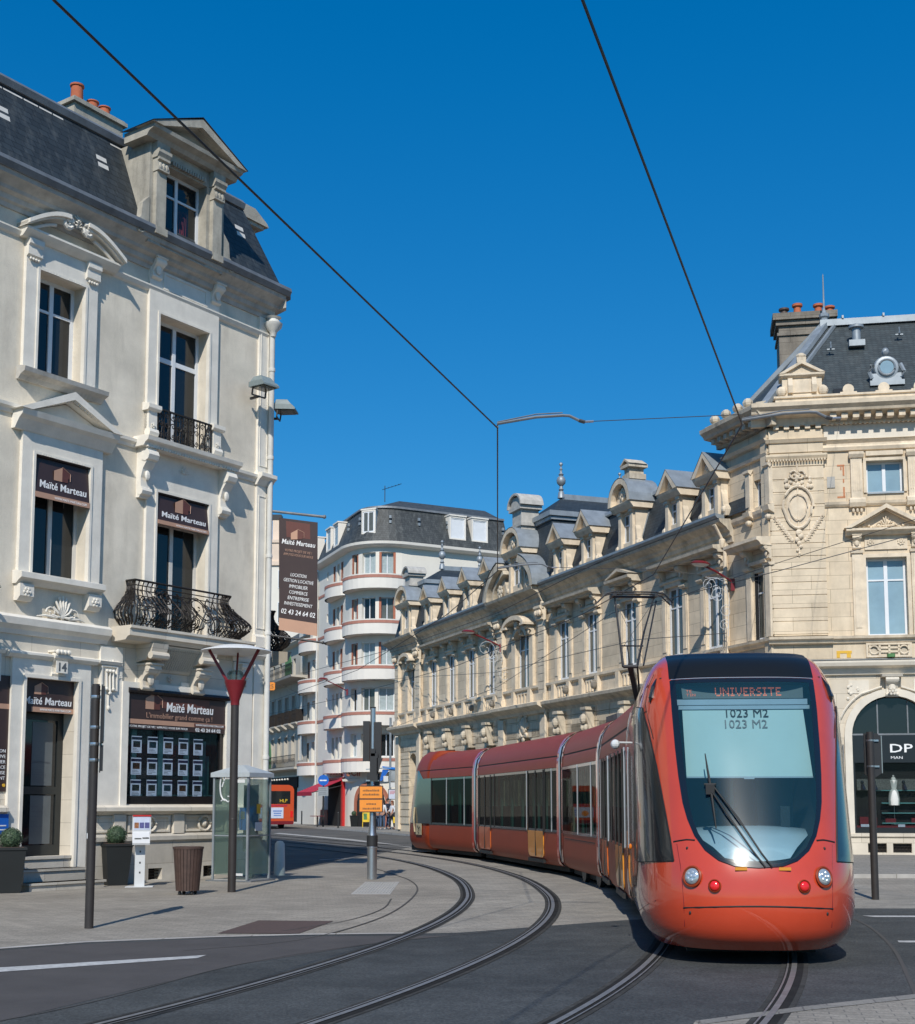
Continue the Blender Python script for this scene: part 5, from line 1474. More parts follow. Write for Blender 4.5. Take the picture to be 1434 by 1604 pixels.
    m.mould([(0, 9.60), (.44, 9.60), (.52, 9.70), (.60, 9.74), (.60, 9.84), (0, 9.88)], -1.85, .08)
    m.mould([(0, 9.08), (.16, 9.10), (.20, 9.2), (0, 9.24)], -1.1, -.12)
    for x in (-1.08, .02): m.ob(x - .12, x + .12, 0, .14, 10.9, 12.1); m.mould([(.1, 12.05), (.2, 12.12), (.2, 12.2), (0, 12.22)], x - .16, x + .16); m.mould([(0, 10.6), (.2, 10.7), (.24, 10.85), (0, 10.92)], x - .18, x + .18); m.ball((x, -.1, 10.5), .12, 1, 1, .8, 6)
    m.build('window_trim', 'cream_trim', Cb, side)
    # ground floor cornice, arch ring, keystone
    m = MB().mould([(0, 5.50), (.10, 5.52), (.14, 5.62), (.14, 5.70), (.36, 5.76), (.40, 5.86), (.40, 5.92), (0, 5.96)], -.2, 14)
    m.build('shop_cornice', 'shop_trim', Cb)
    MB().mould([(0, 5.50), (.10, 5.52), (.14, 5.62), (.14, 5.70), (.36, 5.76), (.40, 5.92), (0, 5.96)], -2.6, .3).build('shop_cornice', 'cream_trim', Cb, side)
    MB().mould([(.30, 5.925), (.41, 5.925), (.43, 5.94), (.1, 6.0)], -.2, 14).build('shop_cornice_flashing', 'zinc', Cb)
    for bx in (0, 4.5):
        m = MB(); c = 3.42 + bx; r0, r1 = 1.2, 1.42; N = 18
        for k in range(N):
            a0, a1 = PI * k / N, PI * (k + 1) / N
            m.relief([(c - r0 * math.cos(a0), 3.66 + r0 * math.sin(a0)), (c - r1 * math.cos(a0), 3.66 + r1 * math.sin(a0)), (c - r1 * math.cos(a1), 3.66 + r1 * math.sin(a1)), (c - r0 * math.cos(a1), 3.66 + r0 * math.sin(a1))], 0, .10)
        m.ob(c - 1.42, c - 1.2, 0, .10, .72, 3.66); m.ob(c + 1.2, c + 1.42, 0, .10, .72, 3.66)
        # raised outer edge that steps up beside the keystone
        for sg in (-1, 1):
            pts = [(c + sg * 1.62 * math.cos(a), -.05, 3.66 + 1.52 * math.sin(a)) for a in [.15 + k * .12 for k in range(8)]]
            m.tube(pts + [(c + sg * .28, -.05, 5.14)], .035, 5)
            m.ob(c + sg * .95 - .3, c + sg * .95 + .3, 0, .02, 4.95, 5.35)
            for k in range(10): m.ball((c + sg * (1.1 + .18 * math.sin(k * 1.7)), -.02, 4.75 + .05 * k), .05, 1, .6, 1, 5)
        console(m, c, 5.44, .34, .62, .34); m.mould([(0, 5.42), (.36, 5.42), (.40, 5.50), (0, 5.52)], c - .3, c + .3)
        rosette(m, c, 4.98, .14, .26, 6)
        m.build('arch_moulding', 'shop_trim', Cb)
    MB().tube([(3.42, -.20, 6.02), (3.42, -.20, 6.12)], .12, 8).build('green_lamp', 'green_cloth', Cb)
    m = MB()
    for x in (2.18, 1.95): m.tube([(x, -.06, .4), (x, -.06, 3.4)], .02, 5)
    m.build('cable', 'zinc_dark', Cb)
    m = MB().mould([(0, .02), (.08, .02), (.08, .60), (.14, .64), (.14, .72), (0, .74)], 1.7, 2.58).mould([(0, .44), (.08, .44), (.08, .60), (.14, .64), (.14, .72), (0, .74)], 2.58, 14).mould([(0, .02), (.08, .02), (.08, .16), (0, .16)], 2.58, 14)
    m.ob(3.12, 3.30, 0, .08, .16, .44); m.ob(3.84, 14, 0, .08, .16, .44)
    m.build('plinth', 'shop_stone', Cb)
    for a in (2.58, 3.30):
        m = MB().box(a, a + .54, .12, .14, .16, .42)
        for k in range(5): m.tube([(a + .06 + k * .1 + p[0], -.01, .29 + p[1]) for p in spiral(0, 0, .07, 1.2)], .012, 4)
        m.build('vent_grille', 'iron', Cb)
build_c()
# ---- the shop under the arch
s, c_ = math.sin(C_RZ), math.cos(C_RZ)
t = bpy.data.objects.new('shop_front', None); COL.objects.link(t); t.parent = Cb; t.location = (2.22, 0, .72)
fm = lambda X, Y, Z: (X - 2.22, Y, Z - .72)
MB().box(2.22, 4.62, .40, .42, .72, 3.66).prism([(3.42 - 1.2 * math.cos(PI * k / 16), 3.66 + 1.2 * math.sin(PI * k / 16)) for k in range(17)], .40, .42, 'y').build('wall', 'room_dark', t, fm)
m = MB().box(2.22, 4.62, .10, .16, 2.85, 3.70).box(2.22, 2.30, .12, .18, .9, 2.85).box(4.54, 4.62, .12, .18, .9, 2.85).box(2.22, 4.62, .12, .2, .72, .90)
m.build('fascia', 'shop_black', t, fm)
MB().box(2.30, 4.54, .13, .135, .90, 2.85).build('pane', 'glass_shop', t, fm)
MB().prism([(3.42 - 1.16 * math.cos(PI * k / 16), 3.70 + 1.12 * math.sin(PI * k / 16)) for k in range(17)], .14, .15, 'y').build('fanlight', 'pane_dark', t, fm)
m = MB().box(2.22, 4.62, .09, .14, 3.68, 3.73).box(2.98, 3.02, .11, .13, 3.7, 4.75).box(3.86, 3.90, .11, .13, 3.7, 4.72); m.build('glazing_bar', 'zinc_dark', t, fm)
text('DP', .36, 'letter_white', t, fm(3.30, .095, 3.16), width=.66, bold=.01)
text('MAN', .12, 'letter_white', t, fm(3.34, .095, 2.96), width=.34)
m = MB()
for z in (1.02, 1.32, 1.62, 2.0): m.box(3.05, 4.30, .18, .36, z, z + .03)
m.box(2.9, 3.5, .2, .3, 2.0, 2.06)
m.build('shelf', 'teal_fitting', t, fm)
MB().box(2.34, 4.5, .18, .22, 2.02, 2.36).build('graphic_band', 'photo', t, fm)
m = MB()
for x in (2.5, 2.85, 3.7, 4.2):
    m.ball((x, .17, 2.26), .05, 1, .3, 1.2, 6); m.tube([(x, .17, 2.2), (x + .03, .17, 2.04)], [.05, .08], 6)
m.build('graphic_figure', 'shop_black', t, fm)
m = MB().box(2.3, 4.54, .17, .3, .90, .96); m.build('window_base', 'dark_red', t, fm)
m = MB().box(2.42, 2.66, .15, .17, .92, 1.0).box(3.5, 3.7, .15, .17, .92, 1.0).box(4.1, 4.3, .15, .17, .92, 1.0); m.build('price_card', 'poster', t, fm)
m = MB()
for x, z, w, h, in ((2.75, 1.0, .15, .2), (3.15, 1.05, .3, .12), (3.9, 1.05, .4, .14), (4.15, 1.64, .08, .12), (2.4, 1.0, .25, .22)): m.box(x, x + w, .2, .3, z, z + h)
m.build('folded_garment', 'dark_red', t, fm)
d = thing('mannequin', facade_point(C_LOC, C_RZ, 3.42, -.25, 1.45), C_RZ, 'white lace dress on a stand in the arched shop window', 'mannequin')
MB().lathe([(.16, .12), (.17, .3), (.13, .55), (.10, .62), (.12, .78), (.13, .86), (.06, .93), (.05, .97)], 0, 0, 0, 12).tube([(-.12, 0, .86), (-.2, 0, .76)], .06, 6).tube([(.12, 0, .86), (.2, 0, .76)], .06, 6).build('dress', 'dress', d, sm_angle=50)
MB().tube([(0, 0, .5), (0, 0, -.45)], .012, 6).lathe([(.12, 0), (.12, .01)], 0, 0, -.46, 10).build('stand', 'steel', d)
MB().ball((0, 0, 1.0), .03, 1, 1, 1, 6).build('neck_cap', 'dress', d)

# ================================================================ WHITE ROUNDED APARTMENT BLOCK AND THE STREET BEHIND
slate('slate_w', (.05, .055, .055), .25, .15, .5)
W_LOC = (-6.45, 89.5, 0)
W = thing('apartment_building', W_LOC, 0, 'white rounded apartment block with red-banded bow balconies and grey slate mansard', 'building')
def w_path():
    """plan line, left to right in the picture: street face, round corner, right face"""
    dl = Vector((-.358, .934)); dr = Vector((.875, .485)); T = 3.0; pts = []
    for t in (17, 12, 8.2, 5): pts.append(dl * t)
    a = dl * T; b = dr * T
    for k in range(13):
        u = k / 12; pts.append(a * (1 - u) ** 2 + b * u * u + Vector((0, 0)) * 2 * u * (1 - u) + (a * .42 + b * .42) * 2 * u * (1 - u) * .25)
    for t in (5, 8, 14): pts.append(dr * t)
    return pts
WP = w_path()
WL = [0.]
for a, b in zip(WP, WP[1:]): WL.append(WL[-1] + (b - a).length)
def w_at(s, off=0.):
    """point at arc length s on the plan line, moved outwards by off"""
    s = max(0, min(WL[-1] - 1e-4, s)); i = max(k for k in range(len(WL)) if WL[k] <= s + 1e-9); i = min(i, len(WP) - 2)
    u = (s - WL[i]) / (WL[i + 1] - WL[i]); p = WP[i].lerp(WP[i + 1], u)
    def nrm(j):
        d = (WP[min(j + 1, len(WP) - 1)] - WP[max(j - 1, 0)]).normalized(); return Vector((d.y, -d.x))
    n = nrm(i).lerp(nrm(i + 1), u).normalized()
    return p + n * off
def w_fm(x, y, z):
    p = w_at(x, -y); return (p.x, p.y, z)
SC = [WL[4] + k for k in (0,)][0]            # start of the rounded corner
SE = WL[16]
SM = (SC + SE) / 2
def ribbon(m, s0, s1, prof, step=.4, mi=0):
    """closed profile (o,z) swept along the plan line"""
    n = max(1, int((s1 - s0) / step)); k = len(prof); base = len(m.v)
    vs = []
    for i in range(n + 1):
        s = s0 + (s1 - s0) * i / n
        for o, z in prof:
            p = w_at(s, o); vs.append((p.x, p.y, z))
    fs = [tuple(range(k)), tuple(n * k + j for j in range(k))]
    for i in range(n):
        for j in range(k): fs.append((i * k + j, i * k + (j + 1) % k, (i + 1) * k + (j + 1) % k, (i + 1) * k + j))
    return m.add(vs, fs, mi)
def bow(s0, s1, zt, h, depth, pier=None):
    """bow balcony parapet bulging from the wall"""
    n = 16; par = bpy.data.objects.new('balcony', None); COL.objects.link(par); par.parent = W
    def line(extra): return [w_at(s0 + (s1 - s0) * i / n, depth * math.sin(PI * i / n) ** .55 + extra) for i in range(n + 1)]
    for nm, mt, za, zb, e in (('parapet', 'white_trim', zt - h, zt - .28, 0), ('red_band', 'red_band', zt - .28, zt - .08, .025), ('coping', 'white_trim', zt - .08, zt, .03)):
        o = line(e); i_ = line(-.14) if nm != 'x' else o; m = MB()
        for k in range(n):
            a, b, c, d = o[k], o[k + 1], i_[k + 1], i_[k]
            m.add([(a.x, a.y, za), (b.x, b.y, za), (b.x, b.y, zb), (a.x, a.y, zb), (d.x, d.y, za), (c.x, c.y, za), (c.x, c.y, zb), (d.x, d.y, zb)], [(0, 1, 2, 3), (4, 7, 6, 5), (3, 2, 6, 7), (0, 4, 5, 1)])
        m.build(nm, mt, par)
    o = line(0); m = MB(); ww = [w_at(s0 + (s1 - s0) * i / n, -.05) for i in range(n + 1)]
    for k in range(n):
        a, b, c, d = o[k], o[k + 1], ww[k + 1], ww[k]
        m.add([(a.x, a.y, zt - h), (b.x, b.y, zt - h), (c.x, c.y, zt - h - .0), (d.x, d.y, zt - h), (a.x, a.y, zt - h + .12), (b.x, b.y, zt - h + .12), (c.x, c.y, zt - h + .12), (d.x, d.y, zt - h + .12)], [(0, 3, 2, 1), (4, 5, 6, 7)])
    m.build('floor_slab', 'white_render', par)
FL = [4.75, 7.87, 10.98, 14.08, 17.2]
def build_w():
    holes = []
    L = lambda s, w: (s - w / 2, s + w / 2)
    corner = [SM - 1.45, SM - .15, SM + 1.2]
    left = [SC - 3.9, SC - 2.9, SC - 1.9]
    far = [SC - 11.0, SC - 9.4]
    for z in FL:
        for s, w in zip(corner, (.8, 1.05, 1.15)): holes.append((*L(s, w), z + .05, z + 1.62))
        for s in left: holes.append((*L(s, .62), z - .1, z + 1.55))
        for s in far: holes.append((*L(s, .9), z - .6, z + 1.5))
        holes.append((*L(SC - 5.7, .35), z + .8, z + 1.4))
    # wall as a fine grid so that it follows the rounded corner
    m = MB(); xs = sorted(set([0] + [WL[-1]] + [h[i] for h in holes for i in (0, 1)] + [SC + k * .3 for k in range(int((SE - SC) / .3) + 1)] + WL[:5] + WL[16:]))
    xs = [x for i, x in enumerate(xs) if i == 0 or x - xs[i - 1] > 1e-4]
    zs = sorted(set([0., 3.8, 19.2] + [h[i] for h in holes for i in (2, 3)]))
    for a, b in zip(xs, xs[1:]):
        for c, d in zip(zs, zs[1:]):
            mx, mz = (a + b) / 2, (c + d) / 2
            if any(h[0] < mx < h[1] and h[2] < mz < h[3] for h in holes): continue
            m.add([(a, 0, c), (b, 0, c), (b, 0, d), (a, 0, d)], [(0, 1, 2, 3)])
    for a, b, c, d in holes:
        Y = .35
        m.add([(a, 0, c), (a, Y, c), (a, Y, d), (a, 0, d)], [(0, 1, 2, 3)]).add([(b, 0, c), (b, Y, c), (b, Y, d), (b, 0, d)], [(0, 1, 2, 3)])
        m.add([(a, 0, d), (b, 0, d), (b, Y, d), (a, Y, d)], [(0, 1, 2, 3)]).add([(a, 0, c), (b, 0, c), (b, Y, c), (a, Y, c)], [(0, 1, 2, 3)])
    m.build('wall', 'white_render', W, w_fm)
    k = 0
    for h in holes:
        w = h[1] - h[0]
        win = window(W, h[0], h[1], h[2], h[3], .24, fmat='white_frame', pmat=['pane_curtain', 'pane_pale_reflect', 'pane_dark', 'pane_curtain'][(k * 7 + int(h[2])) % 4], mull=1 if w > .8 else 0, fw=.06, mw=.07, fm=w_fm)
        if h[2] > 10 and w > .6 and (k % 3) != 1:
            MB().box(h[0], h[0] + .16, .02, .06, h[2], h[3]).box(h[1] - .16, h[1], .02, .06, h[2], h[3]).build('shutter', 'brown_shutter', win, w_fm)
        k += 1
    for z in FL:
        bow(SC - .6, SE + .6, z, 1.0, .95)
        bow(SC - 5.0, SC - .8, z, 1.0, .85)
        bow(SC - 12.5, SC - 8.2, z, 1.0, .85)
        m = MB(); ribbon(m, SC - 8.2, SC - 5.0, [(0, z - .28), (.03, z - .28), (.03, z - .08), (0, z - .08)]); m.build('red_band', 'red_band', W)
    m = MB(); ribbon(m, SC - 8.2, WL[-1], [(0, 19.15), (.35, 19.2), (.55, 19.32), (.58, 19.5), (0, 19.55)]); m.build('cornice', 'white_trim', W)
    m = MB().tube([(w_at(SC - 8.2, .1).x, w_at(SC - 8.2, .1).y, z) for z in (0, 19)], .07, 6); m.build('drainpipe', 'pipe_paint', W)
    # mansard
    s0 = SC - 8.2; n = 40; lo = []; hi = []
    for i in range(n + 1):
        s = s0 + (WL[-1] - 2.4 - s0) * i / n
        a = w_at(s, .25); b = w_at(s, -.75); lo.append((a.x, a.y, 19.5)); hi.append((b.x, b.y, 22.1))
    m = MB().add(lo + hi, [(i, i + 1, n + 2 + i, n + 1 + i) for i in range(n)])
    ctr = [(2.2, 6.5, 23.6), (8.5, 9.8, 23.6), (-2.5, 14, 23.6)]
    m.add(hi + ctr, [tuple([i for i in range(0, 16)] + [n + 1, n + 3]), tuple([i for i in range(15, 24)] + [n + 1]), tuple([i for i in range(23, n + 1)] + [n + 2, n + 1])])
    e0, e1 = lo[-1], hi[-1]
    m.add([e0, e1, (e1[0] - 1.5, e1[1] + 8, 22.1), (e0[0] - 1.5, e0[1] + 8, 19.5), ctr[1]], [(0, 1, 2, 3), (1, 4, 2)])
    m.add([lo[0], hi[0], (hi[0][0] + 8, hi[0][1] + 3, 22.1), (lo[0][0] + 8, lo[0][1] + 3, 19.5)], [(0, 1, 2, 3)])
    roof = m.build('roof', 'slate_w', W)
    m = MB(); ribbon(m, s0, WL[-1] - 2.4, [(-.70, 22.02), (-.60, 22.05), (-.64, 22.2), (-.9, 22.22)]); m.build('curb_flashing', 'zinc_dark', roof)
    def dorm(s, w, pm, mull=1):
        w *= .86
        d = bpy.data.objects.new('roof_window', None); COL.objects.link(d); d.parent = W
        m = MB(); z0, z1 = 20.25, 21.85
        m.frame(s - w / 2, s + w / 2, z0, z1 - .15, .10, -.6, .02, bottom=True); m.ob(s - w / 2 - .14, s + w / 2 + .14, -.8, .08, z1 - .03, z1 + .07)
        m.build('casing', 'white_trim', d, w_fm)
        window(d, s - w / 2, s + w / 2, z0, z1 - .15, .02, pmat=pm, mull=mull, fm=w_fm, fw=.08)
    for s, w, pm, mu in ((SM - .2, 1.05, 'pane_pale_reflect', 1), (SM + 6.6, 1.3, 'white_frame', 0), (SM + 8.4, 1.3, 'white_frame', 0), (SM + 11.3, 1.2, 'pane_dark', 1), (SC - 3.6, 1.2, 'pane_curtain', 0), (SC - 5.6, 1.2, 'pane_curtain', 0), (SC - 9.5, 1.2, 'pane_curtain', 0)):
        if s < WL[-1] - 2.9: dorm(s, w, pm, mu)
    m = MB(); e = (1.2, 5.5, 23.3); m.tube([e, (e[0], e[1], e[2] + 1.2)], .03, 5)
    m.tube([(e[0] - .2, e[1], e[2] + .9), (e[0] + 1.2, e[1], e[2] + 1.35)], .02, 4)
    for k in range(5): m.tube([(e[0] + k * .25, e[1] - .25, e[2] + .97 + k * .08), (e[0] + k * .25, e[1] + .25, e[2] + .97 + k * .08)], .012, 4)
    m.build('antenna', 'wire', roof)
    m = MB(); rnd = random.Random(2)
    for k in range(9):
        s = SC - 6 + k * 2.3 + rnd.random() * .5
        m.ob(s - .08, s + .08, -.35, -.2, 20.9, 21.1); m.ob(s - .08, s + .08, -.35, -.22, 21.25, 21.45)
    m.build('roof_vent', 'zinc', roof, w_fm)
    # ground floor: arched door, red-framed restaurant
    m = MB(); c = SM + .1
    for k in range(16):
        a0, a1 = PI * k / 16, PI * (k + 1) / 16; r0, r1 = 1.05, 1.32
        m.relief([(c - r0 * math.cos(a0), 1.7 + 1.1 * math.sin(a0)), (c - r1 * math.cos(a0), 1.7 + 1.4 * math.sin(a0)), (c - r1 * math.cos(a1), 1.7 + 1.4 * math.sin(a1)), (c - r0 * math.cos(a1), 1.7 + 1.1 * math.sin(a1))], 0, .08)
    m.ob(c - 1.32, c - 1.05, 0, .08, .1, 1.7); m.ob(c + 1.05, c + 1.32, 0, .08, .1, 1.7)
    m.build('door_arch', 'brown_shutter', W, w_fm)
    m = MB()
    for k in range(12):
        xa, xb = c - 1.06 + 2.12 * k / 12, c - 1.06 + 2.12 * (k + 1) / 12
        za, zb = [1.7 + 1.1 * math.sqrt(max(0, 1 - ((x - c) / 1.06) ** 2)) for x in (xa, xb)]
        m.add([(xa, -.03, .1), (xb, -.03, .1), (xb, -.03, zb), (xa, -.03, za)], [(0, 1, 2, 3)])
    m.build('doorway', 'room_dark', W, w_fm)
    MB().mould([(0, 3.0), (.6, 3.15), (.65, 3.3), (0, 3.35)], c - 1.9, c + 1.9).build('door_canopy', 'white_render', W, w_fm)
    q = w_at(SM - 1.5, .12)
    text('SCIP', .72, 'brown_shutter', W, (q.x - .25, q.y - .75, 3.50), (PI / 2, 0, R(-16)), width=1.15, bold=.02, ext=.03)
    MB().ob(SC - 4.6, SC - 2.8, .0, .12, .1, 3.2).ob(SC - 2.8, SC - .9, .0, .12, .1, 3.2).build('restaurant_front', 'room_dark', W, w_fm)
    m = MB().ob(SC - 1.05, SC - .65, 0, .18, .1, 3.4).ob(SC - 4.7, SC - .65, 0, .18, 3.2, 3.45); m.build('restaurant_frame', 'red_paint', W, w_fm)
    MB().ob(SC - 4.3, SC - 1.3, .04, .1, 3.55, 3.85 + .55).build('restaurant_sign', 'dark_red', W, w_fm)
    m = MB()
    for k in range(3): m.relief([(SC - 3.6 + k * .75, 3.7), (SC - 3.4 + k * .75, 3.7), (SC - 3.1 + k * .75, 4.25), (SC - 3.3 + k * .75, 4.25)], .1, .13)
    m.build('sign_stripe', 'white_trim', W, w_fm)
    m = MB().ob(SC - 4.9, SC - 4.75, 0, .06, .1, .9).ob(SC - 6.9, SC - 5.0, 0, .06, .1, 1.2); m.build('base_cladding', 'brown_shutter', W, w_fm)
build_w()
q = W_LOC
t = thing('awning', q, 0, 'red fabric awning over the restaurant at the foot of the white block', 'awning')
a0, a1 = SC - 4.9, SC - .9
m = MB().add([w_fm(a0, -.1, 3.35), w_fm(a1, -.1, 3.35), w_fm(a1, -2.3, 2.45), w_fm(a0, -2.3, 2.45), w_fm(a0, -.1, 3.28), w_fm(a1, -.1, 3.28), w_fm(a1, -2.3, 2.38), w_fm(a0, -2.3, 2.38)], [(0, 1, 2, 3), (4, 7, 6, 5), (1, 5, 6, 2), (0, 3, 7, 4)])
m.build('canvas', 'red_cloth', t)
m = MB().add([w_fm(a0, -2.31, 2.45), w_fm(a1, -2.31, 2.45), w_fm(a1, -2.31, 2.18), w_fm(a0, -2.31, 2.18)], [(0, 1, 2, 3)]); m.build('valance', 'red_cloth', t)
MB().tube([w_fm(a0, -2.3, 2.4), w_fm(a0, -.1, 2.9)], .03, 5).tube([w_fm(a1, -2.3, 2.4), w_fm(a1, -.1, 2.9)], .03, 5).build('arm', 'pole_black', t)

# ---- old buildings further along the street, left of the white block
slate('slate_d', (.05, .06, .065), .25, .15, .1)
D_LOC = (W_LOC[0] - .358 * 14.2, W_LOC[1] + .934 * 14.2, 0); D_RZ = R(90 - 159)
D = thing('apartment_building', D_LOC, D_RZ, 'pale old apartment house with iron balconies and green awnings along the far street', 'building')
H = []
for k in range(6):
    x = -1.9 - k * 2.35
    H += [(x - .5, x + .5, 5.0, 7.0), (x - .5, x + .5, 8.1, 10.2), (x - .4, x + .4, 11.9, 13.2)]
MB().wall(-17, 0, 3.9, 14.2, H, depth=.35).build('wall', 'grey_render', D)
MB().box(-17, 0, .6, 9, 0, 14).build('inner_block', 'room_dark', D)
MB().wall(-17, 0, 0, 3.9, [(-15.5, -2.6, .2, 3.6), (-1.9, -.4, .2, 3.4)], depth=.5).build('shop_wall', 'white_render', D)
for h in H: window(D, h[0], h[1], h[2], h[3], .22, pmat='pane_pale_reflect', fmat='old_white_paint', mull=1)
m = MB().mould([(0, 11.2), (.3, 11.3), (1.3, 11.35), (1.35, 11.5), (0, 11.5)], -17, 0).mould([(0, 14.1), (.3, 14.2), (.45, 14.4), (0, 14.4)], -17.2, .2).mould([(0, 4.2), (1.0, 4.3), (1.0, 4.45), (0, 4.45)], -17, 0)
for k in range(6):
    x = -1.9 - k * 2.35; m.mould([(0, 7.5), (.3, 7.6), (.65, 7.85), (.65, 7.95), (0, 7.95)], x - .75, x + .75); m.frame(x - .5, x + .5, 8.1, 10.2, .14, 0, .06); m.frame(x - .5, x + .5, 5.0, 7.0, .14, 0, .06)
m.build('balcony_slab', 'grey_render', D)
def rail(m, x0, x1, o, z0, z1, n):
    m.ob(x0, x1, o - .02, o + .02, z1 - .05, z1); m.ob(x0, x1, o - .02, o + .02, z0 + .02, z0 + .06)
    for i in range(n + 1):
        x = x0 + (x1 - x0) * i / n; m.ob(x - .012, x + .012, o - .015, o + .015, z0, z1)
        if i < n: m.tube([(x + .05 + p[0], -o, (z0 + z1) / 2 + p[1] * 2.4) for p in spiral(.04, 0, .09, 1.2)], .011, 4)
for z, o, full in ((11.5, 1.25, 1), (4.45, .95, 1)):
    m = MB(); rail(m, -17, 0, o, z, z + .95, 48); m.build('railing', 'iron', D)
for k in range(6):
    x = -1.9 - k * 2.35; m = MB(); rail(m, x - .7, x + .7, .6, 7.95, 8.95, 8); m.ob(x - .71, x - .69, 0, .6, 7.95, 8.95).ob(x + .69, x + .71, 0, .6, 7.95, 8.95); m.build('railing', 'iron', D)
for x, z, w, h in ((-9.6, 11.6, 2.2, 1.6), (-1.5, 11.6, 2.0, 1.6), (-9.0, 4.5, 2.0, 2.3)):
    n = 8; P = [(x - w / 2, z)] + [(x - w / 2 * math.cos(PI * k / n), z + h * .45 + h * .55 * math.sin(PI * k / n)) for k in range(n + 1)] + [(x + w / 2, z)]
    MB().relief(P, .9 if z < 5 else 1.15, .93 if z < 5 else 1.2).build('balcony_awning', 'green_cloth', D)
m = MB().add([(-17.4, -.5, 14.4), (.3, -.5, 14.4), (.3, 4.5, 17.5), (-17.4, 4.5, 17.5), (.3, 9, 14.4)], [(0, 1, 2, 3), (1, 4, 2)]); m.build('roof', 'slate_d', D)
m = MB(); 
for k in range(14): m.ball((-15 + k * .9, -.65, 3.55), .10, 1, 1, .8, 6)
m.build('lamp_string', 'white_trim', D)
MB().ob(-15.6, -2.4, .02, .12, 2.9, 3.75).build('shop_fascia', 'room_dark', D)
P2 = thing('apartment_building', (-27, 132, 0), 0, 'tall pale pink house rising above the old houses behind the hanging banner', 'building')
MB().box(0, 11.5, 0, 9, 0, 25.3).build('wall', 'white_render', P2)
MB().box(-.2, 11.7, -.2, 9, 25.3, 25.7).box(0, 11.5, -.02, 9, 25.7, 27.6).box(-.1, 11.6, -.15, 9, 27.6, 27.9).build('attic_storey', 'pink_render', P2)
MB().box(8.2, 9.0, 2, 3, 27.9, 30.4).build('chimney', 'pink_render', P2)
MB().box(8.1, 9.1, 1.9, 3.1, 30.4, 30.9).build('chimney_cap', 'pole_black', P2)
for k in range(4):
    window(P2, 1.3 + k * 2.6, 2.3 + k * 2.6, 19.5, 21.6, -.06, pmat='pane_pale_reflect'); window(P2, 1.3 + k * 2.6, 2.3 + k * 2.6, 23.0, 24.8, -.06, pmat='pane_pale_reflect')
# left side of the far street, mostly hidden, seen only as a closing row
E2 = thing('apartment_building', (-34, 150, 0), 0, 'plain pale house closing the far end of the street', 'building')
MB().box(-30, 12, 0, 10, 0, 14).build('wall', 'grey_render', E2)
MB().prism([(-.5, 14), (5, 18), (10.5, 14)], -30, 12, 'x').build('roof', 'slate_d', E2)

# ================================================================ TRAM
def path_at(path, s):
    """position and heading at arc length s measured from the path start"""
    acc = 0
    for a, b in zip(path, path[1:]):
        l = (b - a).length
        if acc + l >= s: return a.lerp(b, (s - acc) / l)
        acc += l
    return path[-1]
def s_of_y(path, y):
    acc = 0
    for a, b in zip(path, path[1:]):
        if a.y <= y <= b.y: return acc + (b - a).length * (y - a.y) / (b.y - a.y)
        acc += (b - a).length
S0 = s_of_y(TRAM_TRACK, 13.25)
def mod_frame(s0, s1):
    p = path_at(TRAM_TRACK, S0 + s0); q = path_at(TRAM_TRACK, S0 + s1); d = q - p
    return p, math.atan2(d.y, d.x) - PI / 2, d.length
P0, R0, _l = mod_frame(0, 5.2)
P0 = P0 + Vector((.43, .0)); R0 += .10        # the nose swings out of the curve
TR = thing('tram', (P0.x, P0.y, 0), R0, 'long orange-red articulated tram with rounded nose and large windscreen, curving through the square', 'tram')
def rel(p, rz):
    d = Vector((p.x - P0.x, p.y - P0.y)); c, s = math.cos(-R0), math.sin(-R0)
    return (d.x * c - d.y * s, d.x * s + d.y * c, 0), rz - R0
# ---- cab surface
def lerp_tab(t, x):
    if x <= t[0][0]: return t[0][1]
    for (a, b), (c, d) in zip(t, t[1:]):
        if x <= c:
            u = (x - a) / (c - a); return b + (d - b) * u
    return t[-1][1]
def smooth_tab(t, x):
    e = .06
    return (lerp_tab(t, x - e) + 2 * lerp_tab(t, x) + lerp_tab(t, x + e)) / 4
WT = [(.16, .98), (.22, 1.05), (.30, 1.11), (.42, 1.155), (.60, 1.175), (2.35, 1.175), (2.60, 1.16), (2.80, 1.125), (2.95, 1.075), (3.08, 1.01), (3.18, .94), (3.25, .87), (3.30, .80)]
YT = [(.16, .30), (.24, .14), (.34, .06), (.50, .01), (.70, 0), (.90, .03), (1.10, .10), (1.40, .24), (1.80, .43), (2.20, .62), (2.60, .83), (2.90, 1.02), (3.10, 1.22), (3.20, 1.38), (3.26, 1.58), (3.30, 1.9)]
LT = [(.16, 1.5), (.5, 1.75), (1.2, 1.75), (2.4, 1.5), (3.0, 1.0), (3.3, .45)]
NT = 2.7
def cab_y(x, z):
    w = smooth_tab(WT, z); a = min(.9999, abs(x) / w)
    return smooth_tab(YT, z) + smooth_tab(LT, z) * (1 - (1 - a ** NT) ** (1 / NT))
def cab_x(y, z):
    w = smooth_tab(WT, z); y0 = smooth_tab(YT, z); L = smooth_tab(LT, z)
    if y >= y0 + L: return w
    if y <= y0: return 0
    return w * (1 - (1 - (y - y0) / L) ** NT) ** (1 / NT)
